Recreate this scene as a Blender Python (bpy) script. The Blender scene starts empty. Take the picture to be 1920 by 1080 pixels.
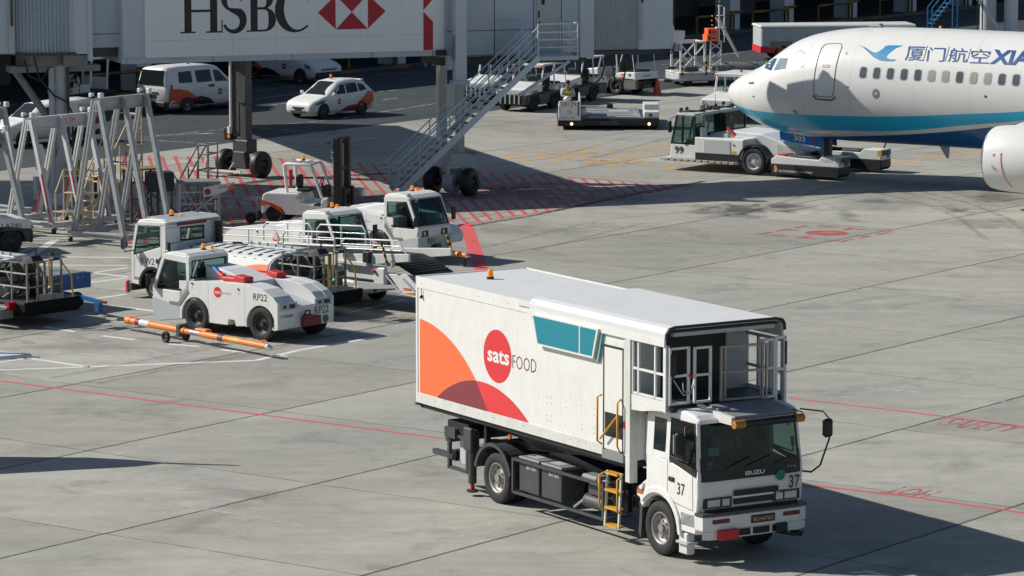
import bpy, bmesh, math, random
from mathutils import Vector, Matrix
random.seed(7)
R = math.radians
scene = bpy.context.scene
COL = scene.collection

# ------------------------------------------------------------------ camera
CAM_H = 14.0
F_PX, HORIZON = 7035.5, -427.4            # focal length and horizon line in 1920 px pixels
PITCH = math.atan((540 - HORIZON) / F_PX)
cam_d = bpy.data.cameras.new('camera')
cam_d.sensor_width = 36.0
cam_d.lens = F_PX / 1920 * 36.0
cam_d.clip_start, cam_d.clip_end = 1.0, 3000.0
cam = bpy.data.objects.new('camera', cam_d)
COL.objects.link(cam)
cam.location = (0, 0, CAM_H)
cam.rotation_euler = (R(90) - PITCH, 0, 0)
scene.camera = cam

# ------------------------------------------------------------------ light
SUN_EL = R(36.5)
sun_xy = Vector((-0.972, 0.233)).normalized()
world = bpy.data.worlds.new('World'); scene.world = world
world.use_nodes = True
nt = world.node_tree
sky = nt.nodes.new('ShaderNodeTexSky'); sky.sky_type = 'NISHITA'; sky.sun_disc = False
sky.sun_elevation = SUN_EL
sky.sun_rotation = math.atan2(sun_xy.x, sun_xy.y)
sky.air_density = 1.0; sky.dust_density = 0.7; sky.ozone_density = 2.0
bg = nt.nodes['Background']; bg.inputs['Strength'].default_value = 0.063
nt.links.new(sky.outputs[0], bg.inputs[0])
sd = bpy.data.lights.new('sun', 'SUN'); sd.energy = 4.8; sd.angle = R(0.5); sd.color = (1.0, 0.955, 0.865)
sun = bpy.data.objects.new('sun', sd); COL.objects.link(sun)
sdir = Vector((sun_xy.x * math.cos(SUN_EL), sun_xy.y * math.cos(SUN_EL), math.sin(SUN_EL)))
sun.rotation_euler = sdir.to_track_quat('Z', 'Y').to_euler()
scene.view_settings.view_transform = 'Standard'
scene.view_settings.look = 'None'
scene.view_settings.exposure = 0.12
scene.view_settings.gamma = 1.0

# ------------------------------------------------------------------ helpers
def at(px, py, z=0.0):
    """world point at height z seen at photo pixel (1920 x 1080)"""
    u, v = (px - 960) / F_PX, (py - 540) / F_PX
    d = Vector((u, math.cos(PITCH) - v * math.sin(PITCH), -math.sin(PITCH) - v * math.cos(PITCH)))
    return Vector((0, 0, CAM_H)) + d * ((z - CAM_H) / d.z)

MATS = {}
def mat(name, col, rough=0.5, metal=0.0, var=0.10, scale=2.5, dirt=0.0, dirtcol=(0.12, 0.11, 0.10), bump=0.0, coat=0.0, spec=0.5):
    m = bpy.data.materials.new(name); m.use_nodes = True
    n, l = m.node_tree.nodes, m.node_tree.links
    b = n['Principled BSDF']
    b.inputs['Roughness'].default_value = rough; b.inputs['Metallic'].default_value = metal
    b.inputs['Coat Weight'].default_value = coat; b.inputs['Coat Roughness'].default_value = 0.08
    b.inputs['Specular IOR Level'].default_value = spec
    tc = n.new('ShaderNodeTexCoord')
    nz = n.new('ShaderNodeTexNoise'); nz.inputs['Scale'].default_value = scale; nz.inputs['Detail'].default_value = 6
    nz.inputs['Roughness'].default_value = 0.65
    l.new(tc.outputs['Object'], nz.inputs['Vector'])
    rp = n.new('ShaderNodeValToRGB'); rp.color_ramp.elements[0].position = 0.3; rp.color_ramp.elements[1].position = 0.7
    c0 = tuple(c * (1 - var) for c in col); c1 = tuple(min(1, c * (1 + var * 0.6)) for c in col)
    rp.color_ramp.elements[0].color = (*c0, 1); rp.color_ramp.elements[1].color = (*c1, 1)
    l.new(nz.outputs['Fac'], rp.inputs[0])
    out = rp.outputs[0]
    if dirt > 0:
        mp = n.new('ShaderNodeMapping'); mp.inputs['Scale'].default_value = (5, 5, 0.8)
        l.new(tc.outputs['Object'], mp.inputs[0])
        n2 = n.new('ShaderNodeTexNoise'); n2.inputs['Scale'].default_value = 2.2; n2.inputs['Detail'].default_value = 8
        n2.inputs['Roughness'].default_value = 0.75
        l.new(mp.outputs[0], n2.inputs['Vector'])
        r2 = n.new('ShaderNodeValToRGB'); r2.color_ramp.elements[0].position = 0.5; r2.color_ramp.elements[1].position = 0.85
        r2.color_ramp.elements[0].color = (0, 0, 0, 1); r2.color_ramp.elements[1].color = (dirt, dirt, dirt, 1)
        l.new(n2.outputs['Fac'], r2.inputs[0])
        mx = n.new('ShaderNodeMix'); mx.data_type = 'RGBA'
        l.new(r2.outputs[0], mx.inputs[0]); l.new(out, mx.inputs[6]); mx.inputs[7].default_value = (*dirtcol, 1)
        out = mx.outputs[2]
    l.new(out, b.inputs['Base Color'])
    if bump > 0:
        bp = n.new('ShaderNodeBump'); bp.inputs['Strength'].default_value = bump; bp.inputs['Distance'].default_value = 0.02
        l.new(nz.outputs['Fac'], bp.inputs['Height']); l.new(bp.outputs[0], b.inputs['Normal'])
    MATS[name] = m
    return m

def glass(name, tint, refl=0.032):
    m = bpy.data.materials.new(name); m.use_nodes = True
    n, l = m.node_tree.nodes, m.node_tree.links
    n.remove(n['Principled BSDF'])
    tr = n.new('ShaderNodeBsdfTransparent'); tr.inputs[0].default_value = (*tint, 1)
    gl = n.new('ShaderNodeBsdfGlossy'); gl.inputs['Roughness'].default_value = 0.03
    gl.inputs[0].default_value = (0.9, 0.95, 1, 1)
    lw = n.new('ShaderNodeLayerWeight'); pw = n.new('ShaderNodeMath'); pw.operation = 'POWER'; pw.inputs[1].default_value = 5.0
    l.new(lw.outputs['Facing'], pw.inputs[0])
    fr = n.new('ShaderNodeMath'); fr.operation = 'MULTIPLY_ADD'; fr.inputs[1].default_value = 0.9; fr.inputs[2].default_value = refl
    l.new(pw.outputs[0], fr.inputs[0])
    mx = n.new('ShaderNodeMixShader')
    l.new(fr.outputs[0], mx.inputs[0]); l.new(tr.outputs[0], mx.inputs[1]); l.new(gl.outputs[0], mx.inputs[2])
    l.new(mx.outputs[0], n['Material Output'].inputs[0])
    MATS[name] = m
    return m

def lamp_mat(name, col, strength):
    m = mat(name, col, 0.25, var=0.02)
    b = m.node_tree.nodes['Principled BSDF']
    b.inputs['Emission Color'].default_value = (*col, 1); b.inputs['Emission Strength'].default_value = strength
    return m

WHITE = mat('white_paint', (0.74, 0.74, 0.72), 0.40, var=0.06, dirt=0.20, coat=0.15)
WHITE2 = mat('weathered_white_paint', (0.64, 0.64, 0.61), 0.5, var=0.10, dirt=0.40, dirtcol=(0.20, 0.17, 0.13))
ROOFW = mat('white_roof_sheet', (0.66, 0.67, 0.68), 0.55, var=0.05, scale=1.2, dirt=0.12)
BRIDGE = mat('pale_grey_cladding', (0.56, 0.62, 0.66), 0.5, var=0.05, scale=0.8, dirt=0.10)
BRIDGE2 = mat('grey_blue_cladding', (0.48, 0.55, 0.61), 0.5, var=0.06, scale=0.8, dirt=0.16)
PANEL = mat('white_sign_panel', (0.82, 0.85, 0.86), 0.45, var=0.03, scale=0.6, dirt=0.05)
GALV = mat('galvanised_steel', (0.40, 0.42, 0.42), 0.45, 0.35, var=0.18, scale=4, dirt=0.25)
LGREY = mat('light_grey_paint', (0.46, 0.49, 0.50), 0.5, var=0.08, dirt=0.2)
MGREY = mat('mid_grey_paint', (0.22, 0.235, 0.24), 0.5, var=0.12, dirt=0.2)
DGREY = mat('dark_grey_paint', (0.055, 0.06, 0.063), 0.5, var=0.2, dirt=0.25, dirtcol=(0.16, 0.15, 0.13))
BLACK = mat('black_plastic', (0.013, 0.014, 0.015), 0.5, var=0.25, dirt=0.10, dirtcol=(0.06, 0.055, 0.05))
MATTE = mat('matte_black_frame', (0.012, 0.012, 0.013), 0.9, var=0.3, spec=0.15)
RUBBER = mat('tyre_rubber', (0.020, 0.020, 0.021), 0.8, var=0.3, scale=9, dirt=0.35, dirtcol=(0.065, 0.06, 0.055))
RIM = mat('dusty_steel_rim', (0.34, 0.33, 0.31), 0.45, 0.4, var=0.2, scale=8, dirt=0.5, dirtcol=(0.10, 0.08, 0.06))
RIMD = mat('black_steel_rim', (0.04, 0.04, 0.042), 0.5, 0.2, var=0.2, scale=8)
AMBERP = mat('amber_rubber', (0.42, 0.19, 0.02), 0.55, var=0.15, dirt=0.3)
YELLOW = mat('yellow_paint', (0.62, 0.33, 0.03), 0.5, var=0.12, dirt=0.3)
ORANGE = mat('orange_paint', (0.75, 0.22, 0.03), 0.5, var=0.12, dirt=0.35)
LIVORANGE = mat('orange_livery', (0.88, 0.16, 0.05), 0.4, var=0.03, coat=0.2)
VANORANGE = mat('red_orange_livery', (0.66, 0.095, 0.035), 0.4, var=0.03, coat=0.2)
LIVRED = mat('red_livery', (0.70, 0.045, 0.05), 0.4, var=0.03, coat=0.2)
LIVDARK = mat('dark_red_livery', (0.22, 0.035, 0.05), 0.4, var=0.03, coat=0.2)
LOGORED = mat('red_emblem', (0.66, 0.035, 0.04), 0.45, var=0.03)
SIGNRED = mat('dark_red_sign', (0.42, 0.012, 0.022), 0.45, var=0.04)
RED = mat('red_paint', (0.55, 0.022, 0.025), 0.5, var=0.1, dirt=0.15)
DRED = mat('dark_red_paint', (0.20, 0.02, 0.025), 0.55, var=0.15, dirt=0.3)
TEAL = mat('teal_window_film', (0.0, 0.22, 0.30), 0.18, var=0.08, scale=1.0, coat=0.3)
BLUE = mat('blue_paint', (0.01, 0.12, 0.34), 0.5, var=0.12, dirt=0.3)
GREEN = mat('green_disc', (0.0, 0.17, 0.13), 0.5, var=0.08)
INK = mat('black_lettering', (0.015, 0.016, 0.018), 0.5, var=0.1)
WINK = mat('white_lettering', (0.75, 0.75, 0.75), 0.5, var=0.05)
GINK = mat('grey_lettering', (0.35, 0.33, 0.34), 0.5, var=0.05)
DKGLASS = mat('dark_glass', (0.012, 0.018, 0.02), 0.06, var=0.1, spec=0.6)
GLASS = glass('tinted_glass', (0.42, 0.55, 0.53))
DIM = glass('dim_cab_glass', (0.26, 0.38, 0.37))
CLEAR = glass('clear_glass', (0.72, 0.82, 0.80))
HEADL = mat('headlamp_glass', (0.45, 0.47, 0.48), 0.1, 0.5, var=0.25, scale=14)
AMBER = lamp_mat('amber_beacon', (0.95, 0.30, 0.02), 0.15)
AMBERL = mat('amber_lens', (0.5, 0.12, 0.02), 0.2, var=0.1)
TAILRED = mat('red_lamp_lens', (0.35, 0.01, 0.015), 0.2, var=0.1)
SKIN = mat('skin', (0.30, 0.17, 0.11), 0.6, var=0.1)
HIVIS = mat('lime_safety_vest', (0.50, 0.72, 0.06), 0.6, var=0.1)
SHIRT = mat('pale_shirt', (0.50, 0.53, 0.56), 0.7, var=0.1)
NAVY = mat('navy_trousers', (0.02, 0.03, 0.06), 0.8, var=0.2)
HAIR = mat('black_hair', (0.012, 0.01, 0.009), 0.6, var=0.2)

class G:
    """collects geometry, then links it as ONE mesh object"""
    def __init__(s, M=None):
        s.v, s.f, s.m, s.sm, s.mats = [], [], [], [], []
        s.M = M
    def mi(s, m):
        if m not in s.mats: s.mats.append(m)
        return s.mats.index(m)
    def add(s, vs, fs, m, smooth=False):
        o = len(s.v); k = s.mi(m)
        for p in vs:
            p = Vector(p); s.v.append(s.M @ p if s.M else p)
        for f in fs:
            s.f.append([i + o for i in f]); s.m.append(k); s.sm.append(smooth)
        return s
    def bm(s, bm, m, smooth=False, deform=None):
        bm.verts.index_update()
        vs = [v.co.copy() for v in bm.verts]
        if deform: vs = [Vector(deform(p)) for p in vs]
        s.add(vs, [[v.index for v in f.verts] for f in bm.faces], m, smooth); bm.free()
        return s
    def box(s, x0, x1, y0, y1, z0, z1, m, bev=0.0, seg=1, deform=None):
        P = [(x0, y0, z0), (x1, y0, z0), (x1, y1, z0), (x0, y1, z0), (x0, y0, z1), (x1, y0, z1), (x1, y1, z1), (x0, y1, z1)]
        return s.hexa(P, m, bev, seg, deform)
    def hexa(s, P, m, bev=0.0, seg=1, deform=None):
        F = [(0, 3, 2, 1), (4, 5, 6, 7), (0, 1, 5, 4), (1, 2, 6, 5), (2, 3, 7, 6), (3, 0, 4, 7)]
        if bev <= 0 and not deform:
            return s.add(P, F, m)
        b = bmesh.new(); vv = [b.verts.new(p) for p in P]
        for f in F: b.faces.new([vv[i] for i in f])
        if bev > 0: bmesh.ops.bevel(b, geom=b.edges[:], offset=bev, segments=seg, affect='EDGES', profile=0.5, clamp_overlap=True)
        return s.bm(b, m, False, deform)
    def prism(s, poly, a, c, m, plane='xz', bev=0.0, seg=1, deform=None, capa=None):
        if plane == 'xz': mk = lambda p, t: (p[0], t, p[1])
        elif plane == 'yz': mk = lambda p, t: (t, p[0], p[1])
        else: mk = lambda p, t: (p[0], p[1], t)
        b = bmesh.new()
        A = [b.verts.new(mk(p, a)) for p in poly]; C = [b.verts.new(mk(p, c)) for p in poly]
        n = len(poly)
        fa = b.faces.new(A); fc = b.faces.new(C[::-1])
        for i in range(n): b.faces.new([A[(i + 1) % n], A[i], C[i], C[(i + 1) % n]])
        bmesh.ops.recalc_face_normals(b, faces=b.faces[:])
        if bev > 0:
            ed = [e for e in b.edges if len(e.link_faces) == 2 and (fa in e.link_faces or fc in e.link_faces)]
            bmesh.ops.bevel(b, geom=ed, offset=bev, segments=seg, affect='EDGES', profile=0.5, clamp_overlap=True)
        return s.bm(b, m, False, deform)
    def cyl(s, p0, p1, r, m, n=12, r2=None, caps=True, smooth=True):
        p0, p1 = Vector(p0), Vector(p1); r2 = r if r2 is None else r2
        d = (p1 - p0).normalized(); u = d.orthogonal().normalized(); w = d.cross(u)
        vs = []
        for p, rr in ((p0, r), (p1, r2)):
            for i in range(n):
                a = 2 * math.pi * i / n
                vs.append(p + (u * math.cos(a) + w * math.sin(a)) * rr)
        s.add(vs, [(i, (i + 1) % n, n + (i + 1) % n, n + i) for i in range(n)], m, smooth)
        if caps: s.add(vs, [tuple(range(n))[::-1], tuple(range(n, 2 * n))], m)
        return s
    def tube(s, pts, r, m, n=6, closed=False):
        P = [Vector(p) for p in pts]; k = len(P); rings = []
        u = None
        for i in range(k):
            if closed: a, c = P[i - 1], P[(i + 1) % k]
            else: a, c = P[max(i - 1, 0)], P[min(i + 1, k - 1)]
            t = (c - a).normalized()
            if u is None: u = t.orthogonal().normalized()
            else:
                u = u - t * u.dot(t)
                u = u.normalized() if u.length > 1e-5 else t.orthogonal().normalized()
            w = t.cross(u); q = 1.0
            if 0 < i < k - 1 or closed:
                cs = (P[i] - a).normalized().dot((c - P[i]).normalized())
                q = 1 / max(0.5, math.sqrt(max(0.05, (1 + cs) / 2)))
            rings.append([P[i] + (u * math.cos(2 * math.pi * j / n) + w * math.sin(2 * math.pi * j / n)) * r * min(q, 1.35) for j in range(n)])
        vs = [p for g in rings for p in g]; fs = []
        for i in range(k if closed else k - 1):
            a, c = i * n, ((i + 1) % k) * n
            for j in range(n): fs.append((a + j, a + (j + 1) % n, c + (j + 1) % n, c + j))
        s.add(vs, fs, m, True)
        if not closed: s.add(vs, [tuple(range(n))[::-1], tuple(range((k - 1) * n, k * n))], m)
        return s
    def bar(s, p0, p1, w, h, m, up=(0, 0, 1)):
        """square bar; w across, h along up"""
        p0, p1 = Vector(p0), Vector(p1); d = (p1 - p0).normalized(); U = Vector(up)
        if abs(d.dot(U)) > 0.99: U = Vector((1, 0, 0))
        x = d.cross(U).normalized(); y = x.cross(d)
        vs = [p + x * (a * w / 2) + y * (b * h / 2) for p in (p0, p1) for a, b in ((-1, -1), (1, -1), (1, 1), (-1, 1))]
        return s.add(vs, [(3, 2, 1, 0), (4, 5, 6, 7), (0, 1, 5, 4), (1, 2, 6, 5), (2, 3, 7, 6), (3, 0, 4, 7)], m)
    def lathe(s, prof, m, c=(0, 0, 0), axis='y', n=24, smooth=True, mats=None):
        vs = []; k = len(prof)
        for r, h in prof:
            for j in range(n):
                a = 2 * math.pi * j / n; p = (r * math.cos(a), r * math.sin(a))
                q = {'y': (p[0], h, p[1]), 'x': (h, p[0], p[1]), 'z': (p[0], p[1], h)}[axis]
                vs.append((q[0] + c[0], q[1] + c[1], q[2] + c[2]))
        return s.add(vs, [(i * n + j, i * n + (j + 1) % n, (i + 1) * n + (j + 1) % n, (i + 1) * n + j) for i in range(k - 1) for j in range(n)], m, smooth)
    def face(s, pts, m): return s.add(pts, [tuple(range(len(pts)))], m)
    def ball(s, c, r, m, n=10, sz=1.0):
        prof = [(max(1e-4, r * math.sin(math.pi * i / n)), -r * sz * math.cos(math.pi * i / n)) for i in range(n + 1)]
        return s.lathe(prof, m, c, 'z', n=2 * n)
    def data(s, name):
        me = bpy.data.meshes.new(name); me.from_pydata([tuple(p) for p in s.v], [], s.f)
        for m in s.mats: me.materials.append(m)
        me.polygons.foreach_set('material_index', s.m); me.polygons.foreach_set('use_smooth', s.sm)
        b = bmesh.new(); b.from_mesh(me)
        bmesh.ops.recalc_face_normals(b, faces=b.faces[:]); b.to_mesh(me); b.free()
        return me
    def build(s, name, parent=None, label=None, cat=None, group=None, kind=None):
        return link(name, s.data(name), parent, label, cat, group, kind)

def props(o, label=None, cat=None, group=None, kind=None):
    for k, v in (('label', label), ('category', cat), ('group', group), ('kind', kind)):
        if v: o[k] = v
    return o
def link(name, data, parent=None, label=None, cat=None, group=None, kind=None, loc=None):
    o = bpy.data.objects.new(name, data); COL.objects.link(o)
    if parent: o.parent = parent
    if loc: o.location = loc
    return props(o, label, cat, group, kind)
def thing(name, label, cat, loc, deg=0.0, group=None):
    o = link(name, None, None, label, cat, group)
    o.location = (loc[0], loc[1], loc[2] if len(loc) > 2 else 0.0); o.rotation_euler = (0, 0, R(deg)); o.empty_display_size = 0.3
    return o
def copy_tree(o, parent=None):
    c = o.copy(); COL.objects.link(c); c.parent = parent
    for ch in o.children: copy_tree(ch, c)
    return c

_fonts = {}
def text_geo(g, s, o, right, up, h, m, w=None, off=0.004, align='L', bold=0.0, shear=0.0, slice_=0.0, mapf=None):
    """flat lettering: o = lower left (or centre) point, h = cap height, w = total width"""
    cu = bpy.data.curves.new('t', 'FONT'); cu.body = s; cu.offset = bold; cu.shear = shear; cu.resolution_u = 2
    ob = bpy.data.objects.new('t', cu); COL.objects.link(ob)
    me = bpy.data.meshes.new_from_object(ob.evaluated_get(bpy.context.evaluated_depsgraph_get()))
    bpy.data.objects.remove(ob); bpy.data.curves.remove(cu)
    if not me.vertices: return g
    b = bmesh.new(); b.from_mesh(me); bpy.data.meshes.remove(me)
    xs = [v.co.x for v in b.verts]; ys = [v.co.y for v in b.verts]
    x0, x1, y0, y1 = min(xs), max(xs), min(ys), max(ys)
    sy = h / (y1 - y0); sx = (w / (x1 - x0)) if w else sy
    for v in b.verts: v.co = Vector(((v.co.x - x0) * sx, (v.co.y - y0) * sy, 0))
    W = (x1 - x0) * sx
    if align == 'C':
        for v in b.verts: v.co -= Vector((W / 2, h / 2, 0))
    if slice_:
        k = int(h / slice_) + 1
        for i in range(1, k):
            bmesh.ops.bisect_plane(b, geom=b.verts[:] + b.edges[:] + b.faces[:], plane_co=(0, i * h / k, 0), plane_no=(0, 1, 0))
    r, u = Vector(right).normalized(), Vector(up).normalized(); nn = r.cross(u)
    b.verts.index_update()
    if mapf: vs = [mapf(v.co.x, v.co.y) for v in b.verts]
    else: vs = [Vector(o) + r * v.co.x + u * v.co.y + nn * off for v in b.verts]
    g.add(vs, [[v.index for v in f.verts] for f in b.faces], m); b.free()
    return g
def lettering(parent, s, o, right, up, h, m=None, **k):
    g = G(); text_geo(g, s, o, right, up, h, m or INK, **k)
    return g.build('lettering', parent)

def arc(cx, cy, r, a0, a1, n, ry=None):
    ry = ry or r
    return [(cx + r * math.cos(R(a0 + (a1 - a0) * i / n)), cy + ry * math.sin(R(a0 + (a1 - a0) * i / n))) for i in range(n + 1)]

_wheels = {}
def wheel(parent, x, y, r, w, side=-1, rim=None, style='truck', z=None):
    """tyre mesh (named wheel) with a rim child; side = which way the outer face looks along y"""
    key = (r, w, style, side, rim)
    if key not in _wheels:
        t = G(); k = w / 2
        fr = 0.60 if style != 'car' else 0.66
        t.lathe([(r * fr, -k * .80), (r * (fr + .06), -k * .96), (r * .80, -k), (r * .93, -k * .93), (r * .985, -k * .80), (r, -k * .55), (r, -k * .12), (r * .975, -k * .10), (r * .975, k * .10), (r, k * .12), (r, k * .55), (r * .985, k * .80),
                 (r * .93, k * .93), (r * .80, k), (r * (fr + .06), k * .96), (r * fr, k * .80)], RUBBER, n=40)
        g = G(); m = rim or RIM; q = r * fr; s_ = side
        g.lathe([(q * 1.02, s_ * k * .80), (q * .96, s_ * k * .86), (q * .88, s_ * k * .60), (q * .84, s_ * k * .25), (q * .60, s_ * k * .12), (q * .46, s_ * k * .35), (q * .36, s_ * k * .42), (1e-4, s_ * k * .44)], m, n=32)
        g.lathe([(q * 1.0, -s_ * k * .8), (q * .8, -s_ * k * .2), (1e-4, -s_ * k * .1)], DGREY, n=24)
        g.cyl((0, s_ * k * .4, 0), (0, s_ * k * .85, 0), q * .26, m if style != 'truck' else RIM, 16)
        nb = 8 if style == 'truck' else 5
        for i in range(nb):
            a = 2 * math.pi * i / nb
            g.cyl((q * .44 * math.cos(a), s_ * k * .30, q * .44 * math.sin(a)), (q * .44 * math.cos(a), s_ * k * .55, q * .44 * math.sin(a)), q * .055, m, 6)
            a += math.pi / nb
            g.cyl((q * .70 * math.cos(a), s_ * k * .17, q * .70 * math.sin(a)), (q * .70 * math.cos(a), s_ * k * .22, q * .70 * math.sin(a)), q * .085, BLACK, 10)
        _wheels[key] = (t.data('wheel'), g.data('rim'))
    t, g = _wheels[key]
    o = link('wheel', t, parent, loc=(x, y, r if z is None else z)); link('rim', g, o)
    return o

def beacon(parent, x, y, z, s=1.0):
    g = G(); g.cyl((x, y, z), (x, y, z + .05 * s), .075 * s, BLACK, 12); g.cyl((x, y, z + .05 * s), (x, y, z + .17 * s), .065 * s, AMBER, 12, r2=.055 * s)
    g.ball((x, y, z + .17 * s), .055 * s, AMBER, 5, .5)
    return g.build('beacon', parent)
def disc(g, c, right, up, r, m, off=0.004, n=28, ry=None):
    rr, u = Vector(right).normalized(), Vector(up).normalized(); nn = rr.cross(u); ry = ry or r
    g.face([Vector(c) + rr * (r * math.cos(2 * math.pi * i / n)) + u * (ry * math.sin(2 * math.pi * i / n)) + nn * off for i in range(n)], m)
    return g
def emblem(parent, c, right, up, r, tail=None, tailm=None, tailh=None, m=None):
    """round red emblem with the white word, and the thin word beside it"""
    g = G(); disc(g, c, right, up, r, m or LOGORED, 0.004)
    rr, u = Vector(right).normalized(), Vector(up).normalized()
    text_geo(g, 'sats', Vector(c) + rr * (r * .08), right, up, r * .52, WINK, w=r * 1.55, off=0.008, align='C', bold=0.025)
    if tail:
        th = tailh or r * .38
        text_geo(g, tail, Vector(c) + rr * (r * 1.08) - u * (th * .55), right, up, th, tailm or GINK, off=0.006)
    return g.build('emblem', parent)
# ------------------------------------------------------------------ ground
TH = 0.9331443; SLAB = 6.14181; A0, B0 = 65.1857, 50.4135
SMEARS_AND_SHADE = [(430, 405, 4.0, 5.0, .6), (700, 378, 5.0, 6.0, .62), (950, 362, 5.0, 4.5, .55), (1130, 372, 4.0, 3.5, .5), (560, 350, 4.0, 4.0, .45), (1390, 395, 2.6, 3.2, .85), (1470, 388, 1.6, 2.4, .8), (1590, 405, .8, 2.2, .6), (1640, 376, .9, 1.6, .7), (1800, 395, .8, 2.0, .7), (1640, 385, 3.5, 3.0, .35), (1860, 372, 2.0, 3.5, .6), (420, 590, 3.0, 3.0, .45), (150, 650, 3.5, 2.5, .35),  # leading entries paint extra shade onto the greasy ground below the bridge
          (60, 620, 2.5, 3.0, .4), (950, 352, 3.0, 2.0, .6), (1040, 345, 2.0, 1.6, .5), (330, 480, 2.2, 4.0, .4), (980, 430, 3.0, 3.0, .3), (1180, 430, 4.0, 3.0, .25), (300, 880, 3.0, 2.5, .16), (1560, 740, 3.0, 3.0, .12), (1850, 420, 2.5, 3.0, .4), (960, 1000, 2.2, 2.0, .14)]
def ground_mat():
    m = bpy.data.materials.new('apron_concrete'); m.use_nodes = True
    n, l = m.node_tree.nodes, m.node_tree.links
    b = n['Principled BSDF']; b.inputs['Roughness'].default_value = 0.85; b.inputs['Specular IOR Level'].default_value = 0.3
    tc = n.new('ShaderNodeTexCoord')
    def noise(scale, detail=6, rough=0.6, vec=None, dist=0.0):
        q = n.new('ShaderNodeTexNoise'); q.inputs['Scale'].default_value = scale; q.inputs['Detail'].default_value = detail
        q.inputs['Roughness'].default_value = rough; q.inputs['Distortion'].default_value = dist
        l.new(vec or tc.outputs['Object'], q.inputs['Vector']); return q
    def ramp(src, p0, p1, c0, c1):
        q = n.new('ShaderNodeValToRGB'); q.color_ramp.elements[0].position = p0; q.color_ramp.elements[1].position = p1
        q.color_ramp.elements[0].color = (*c0, 1); q.color_ramp.elements[1].color = (*c1, 1); l.new(src, q.inputs[0]); return q
    def math_(op, a, bb=None, c=None):
        q = n.new('ShaderNodeMath'); q.operation = op
        for i, v in enumerate((a, bb, c)):
            if v is None: continue
            if isinstance(v, (int, float)): q.inputs[i].default_value = v
            else: l.new(v, q.inputs[i])
        return q.outputs[0]
    def mix(f, a, bb, mode='MIX'):
        q = n.new('ShaderNodeMix'); q.data_type = 'RGBA'; q.blend_type = mode
        if isinstance(f, (int, float)): q.inputs[0].default_value = f
        else: l.new(f, q.inputs[0])
        for i, v in ((6, a), (7, bb)):
            if isinstance(v, tuple): q.inputs[i].default_value = (*v, 1)
            else: l.new(v, q.inputs[i])
        return q.outputs[2]
    # slab coordinates
    jit = noise(0.9, 5, 0.7)
    sep = n.new('ShaderNodeSeparateXYZ'); l.new(tc.outputs['Object'], sep.inputs[0])
    X, Y = sep.outputs[0], sep.outputs[1]
    d = math_('ADD', math_('MULTIPLY', X, -math.sin(TH)), math_('MULTIPLY', Y, math.cos(TH)))
    e = math_('ADD', math_('MULTIPLY', X, math.cos(TH)), math_('MULTIPLY', Y, math.sin(TH)))
    j = math_('MULTIPLY', math_('SUBTRACT', jit.outputs['Fac'], 0.5), 0.10)
    u = math_('ADD', math_('DIVIDE', math_('SUBTRACT', d, A0), SLAB), math_('DIVIDE', j, SLAB))
    v = math_('ADD', math_('DIVIDE', math_('SUBTRACT', e, B0), SLAB), math_('DIVIDE', j, SLAB))
    def joint(c, width):
        fr = math_('FRACT', math_('ADD', c, 0.5))
        dist = math_('MULTIPLY', math_('ABSOLUTE', math_('SUBTRACT', fr, 0.5)), SLAB)
        return math_('SUBTRACT', 1.0, math_('SMOOTHSTEP' if False else 'MINIMUM', math_('DIVIDE', dist, width), 1.0))
    wn = noise(0.35, 4, 0.6)
    ju = joint(u, 0.05); jv = joint(v, 0.028)
    # broken, uneven joint lines
    brk = ramp(noise(0.55, 6, 0.75).outputs['Fac'], 0.36, 0.56, (0.25,) * 3, (1,) * 3)
    jt = math_('MAXIMUM', math_('MULTIPLY', ju, math_('ADD', math_('MULTIPLY', brk.outputs[0], 0.55), 0.45)), math_('MULTIPLY', jv, math_('MULTIPLY', brk.outputs[0], 0.8)))
    jt = math_('MINIMUM', math_('MULTIPLY', jt, 1.5), 0.85)
    # each slab its own tone
    cmb = n.new('ShaderNodeCombineXYZ'); l.new(math_('FLOOR', u), cmb.inputs[0]); l.new(math_('FLOOR', v), cmb.inputs[1])
    wh = n.new('ShaderNodeTexWhiteNoise'); wh.noise_dimensions = '2D'; l.new(cmb.outputs[0], wh.inputs['Vector'])
    tone = ramp(wh.outputs['Value'], 0.0, 1.0, (0.350, 0.343, 0.308), (0.445, 0.438, 0.398))
    big = ramp(noise(0.11, 5, 0.62).outputs['Fac'], 0.30, 0.72, (0.80, 0.80, 0.80), (1.08, 1.07, 1.05))
    c = mix(1.0, tone.outputs[0], big.outputs[0], 'MULTIPLY')
    mp = n.new('ShaderNodeMapping'); mp.inputs['Rotation'].default_value = (0, 0, -TH); mp.inputs['Scale'].default_value = (0.35, 1.6, 1)
    l.new(tc.outputs['Object'], mp.inputs[0])
    st = ramp(noise(0.55, 8, 0.72, mp.outputs[0]).outputs['Fac'], 0.36, 0.66, (0.86, 0.86, 0.86), (1.06, 1.06, 1.06))
    c = mix(1.0, c, st.outputs[0], 'MULTIPLY')
    mid = ramp(noise(1.3, 8, 0.75).outputs['Fac'], 0.30, 0.70, (0.88, 0.88, 0.88), (1.08, 1.08, 1.08))
    c = mix(1.0, c, mid.outputs[0], 'MULTIPLY')
    fine = ramp(noise(16, 5, 0.8).outputs['Fac'], 0.25, 0.75, (0.86, 0.86, 0.86), (1.13, 1.13, 1.13))
    c = mix(1.0, c, fine.outputs[0], 'MULTIPLY')
    # oil and tyre stains
    s1 = ramp(noise(0.42, 7, 0.7, None, 0.6).outputs['Fac'], 0.54, 0.76, (0, 0, 0), (0.60, 0.60, 0.60))
    c = mix(s1.outputs[0], c, (0.10, 0.098, 0.09))
    s2 = ramp(noise(2.6, 5, 0.65).outputs['Fac'], 0.70, 0.80, (0, 0, 0), (0.40, 0.40, 0.40))
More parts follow.
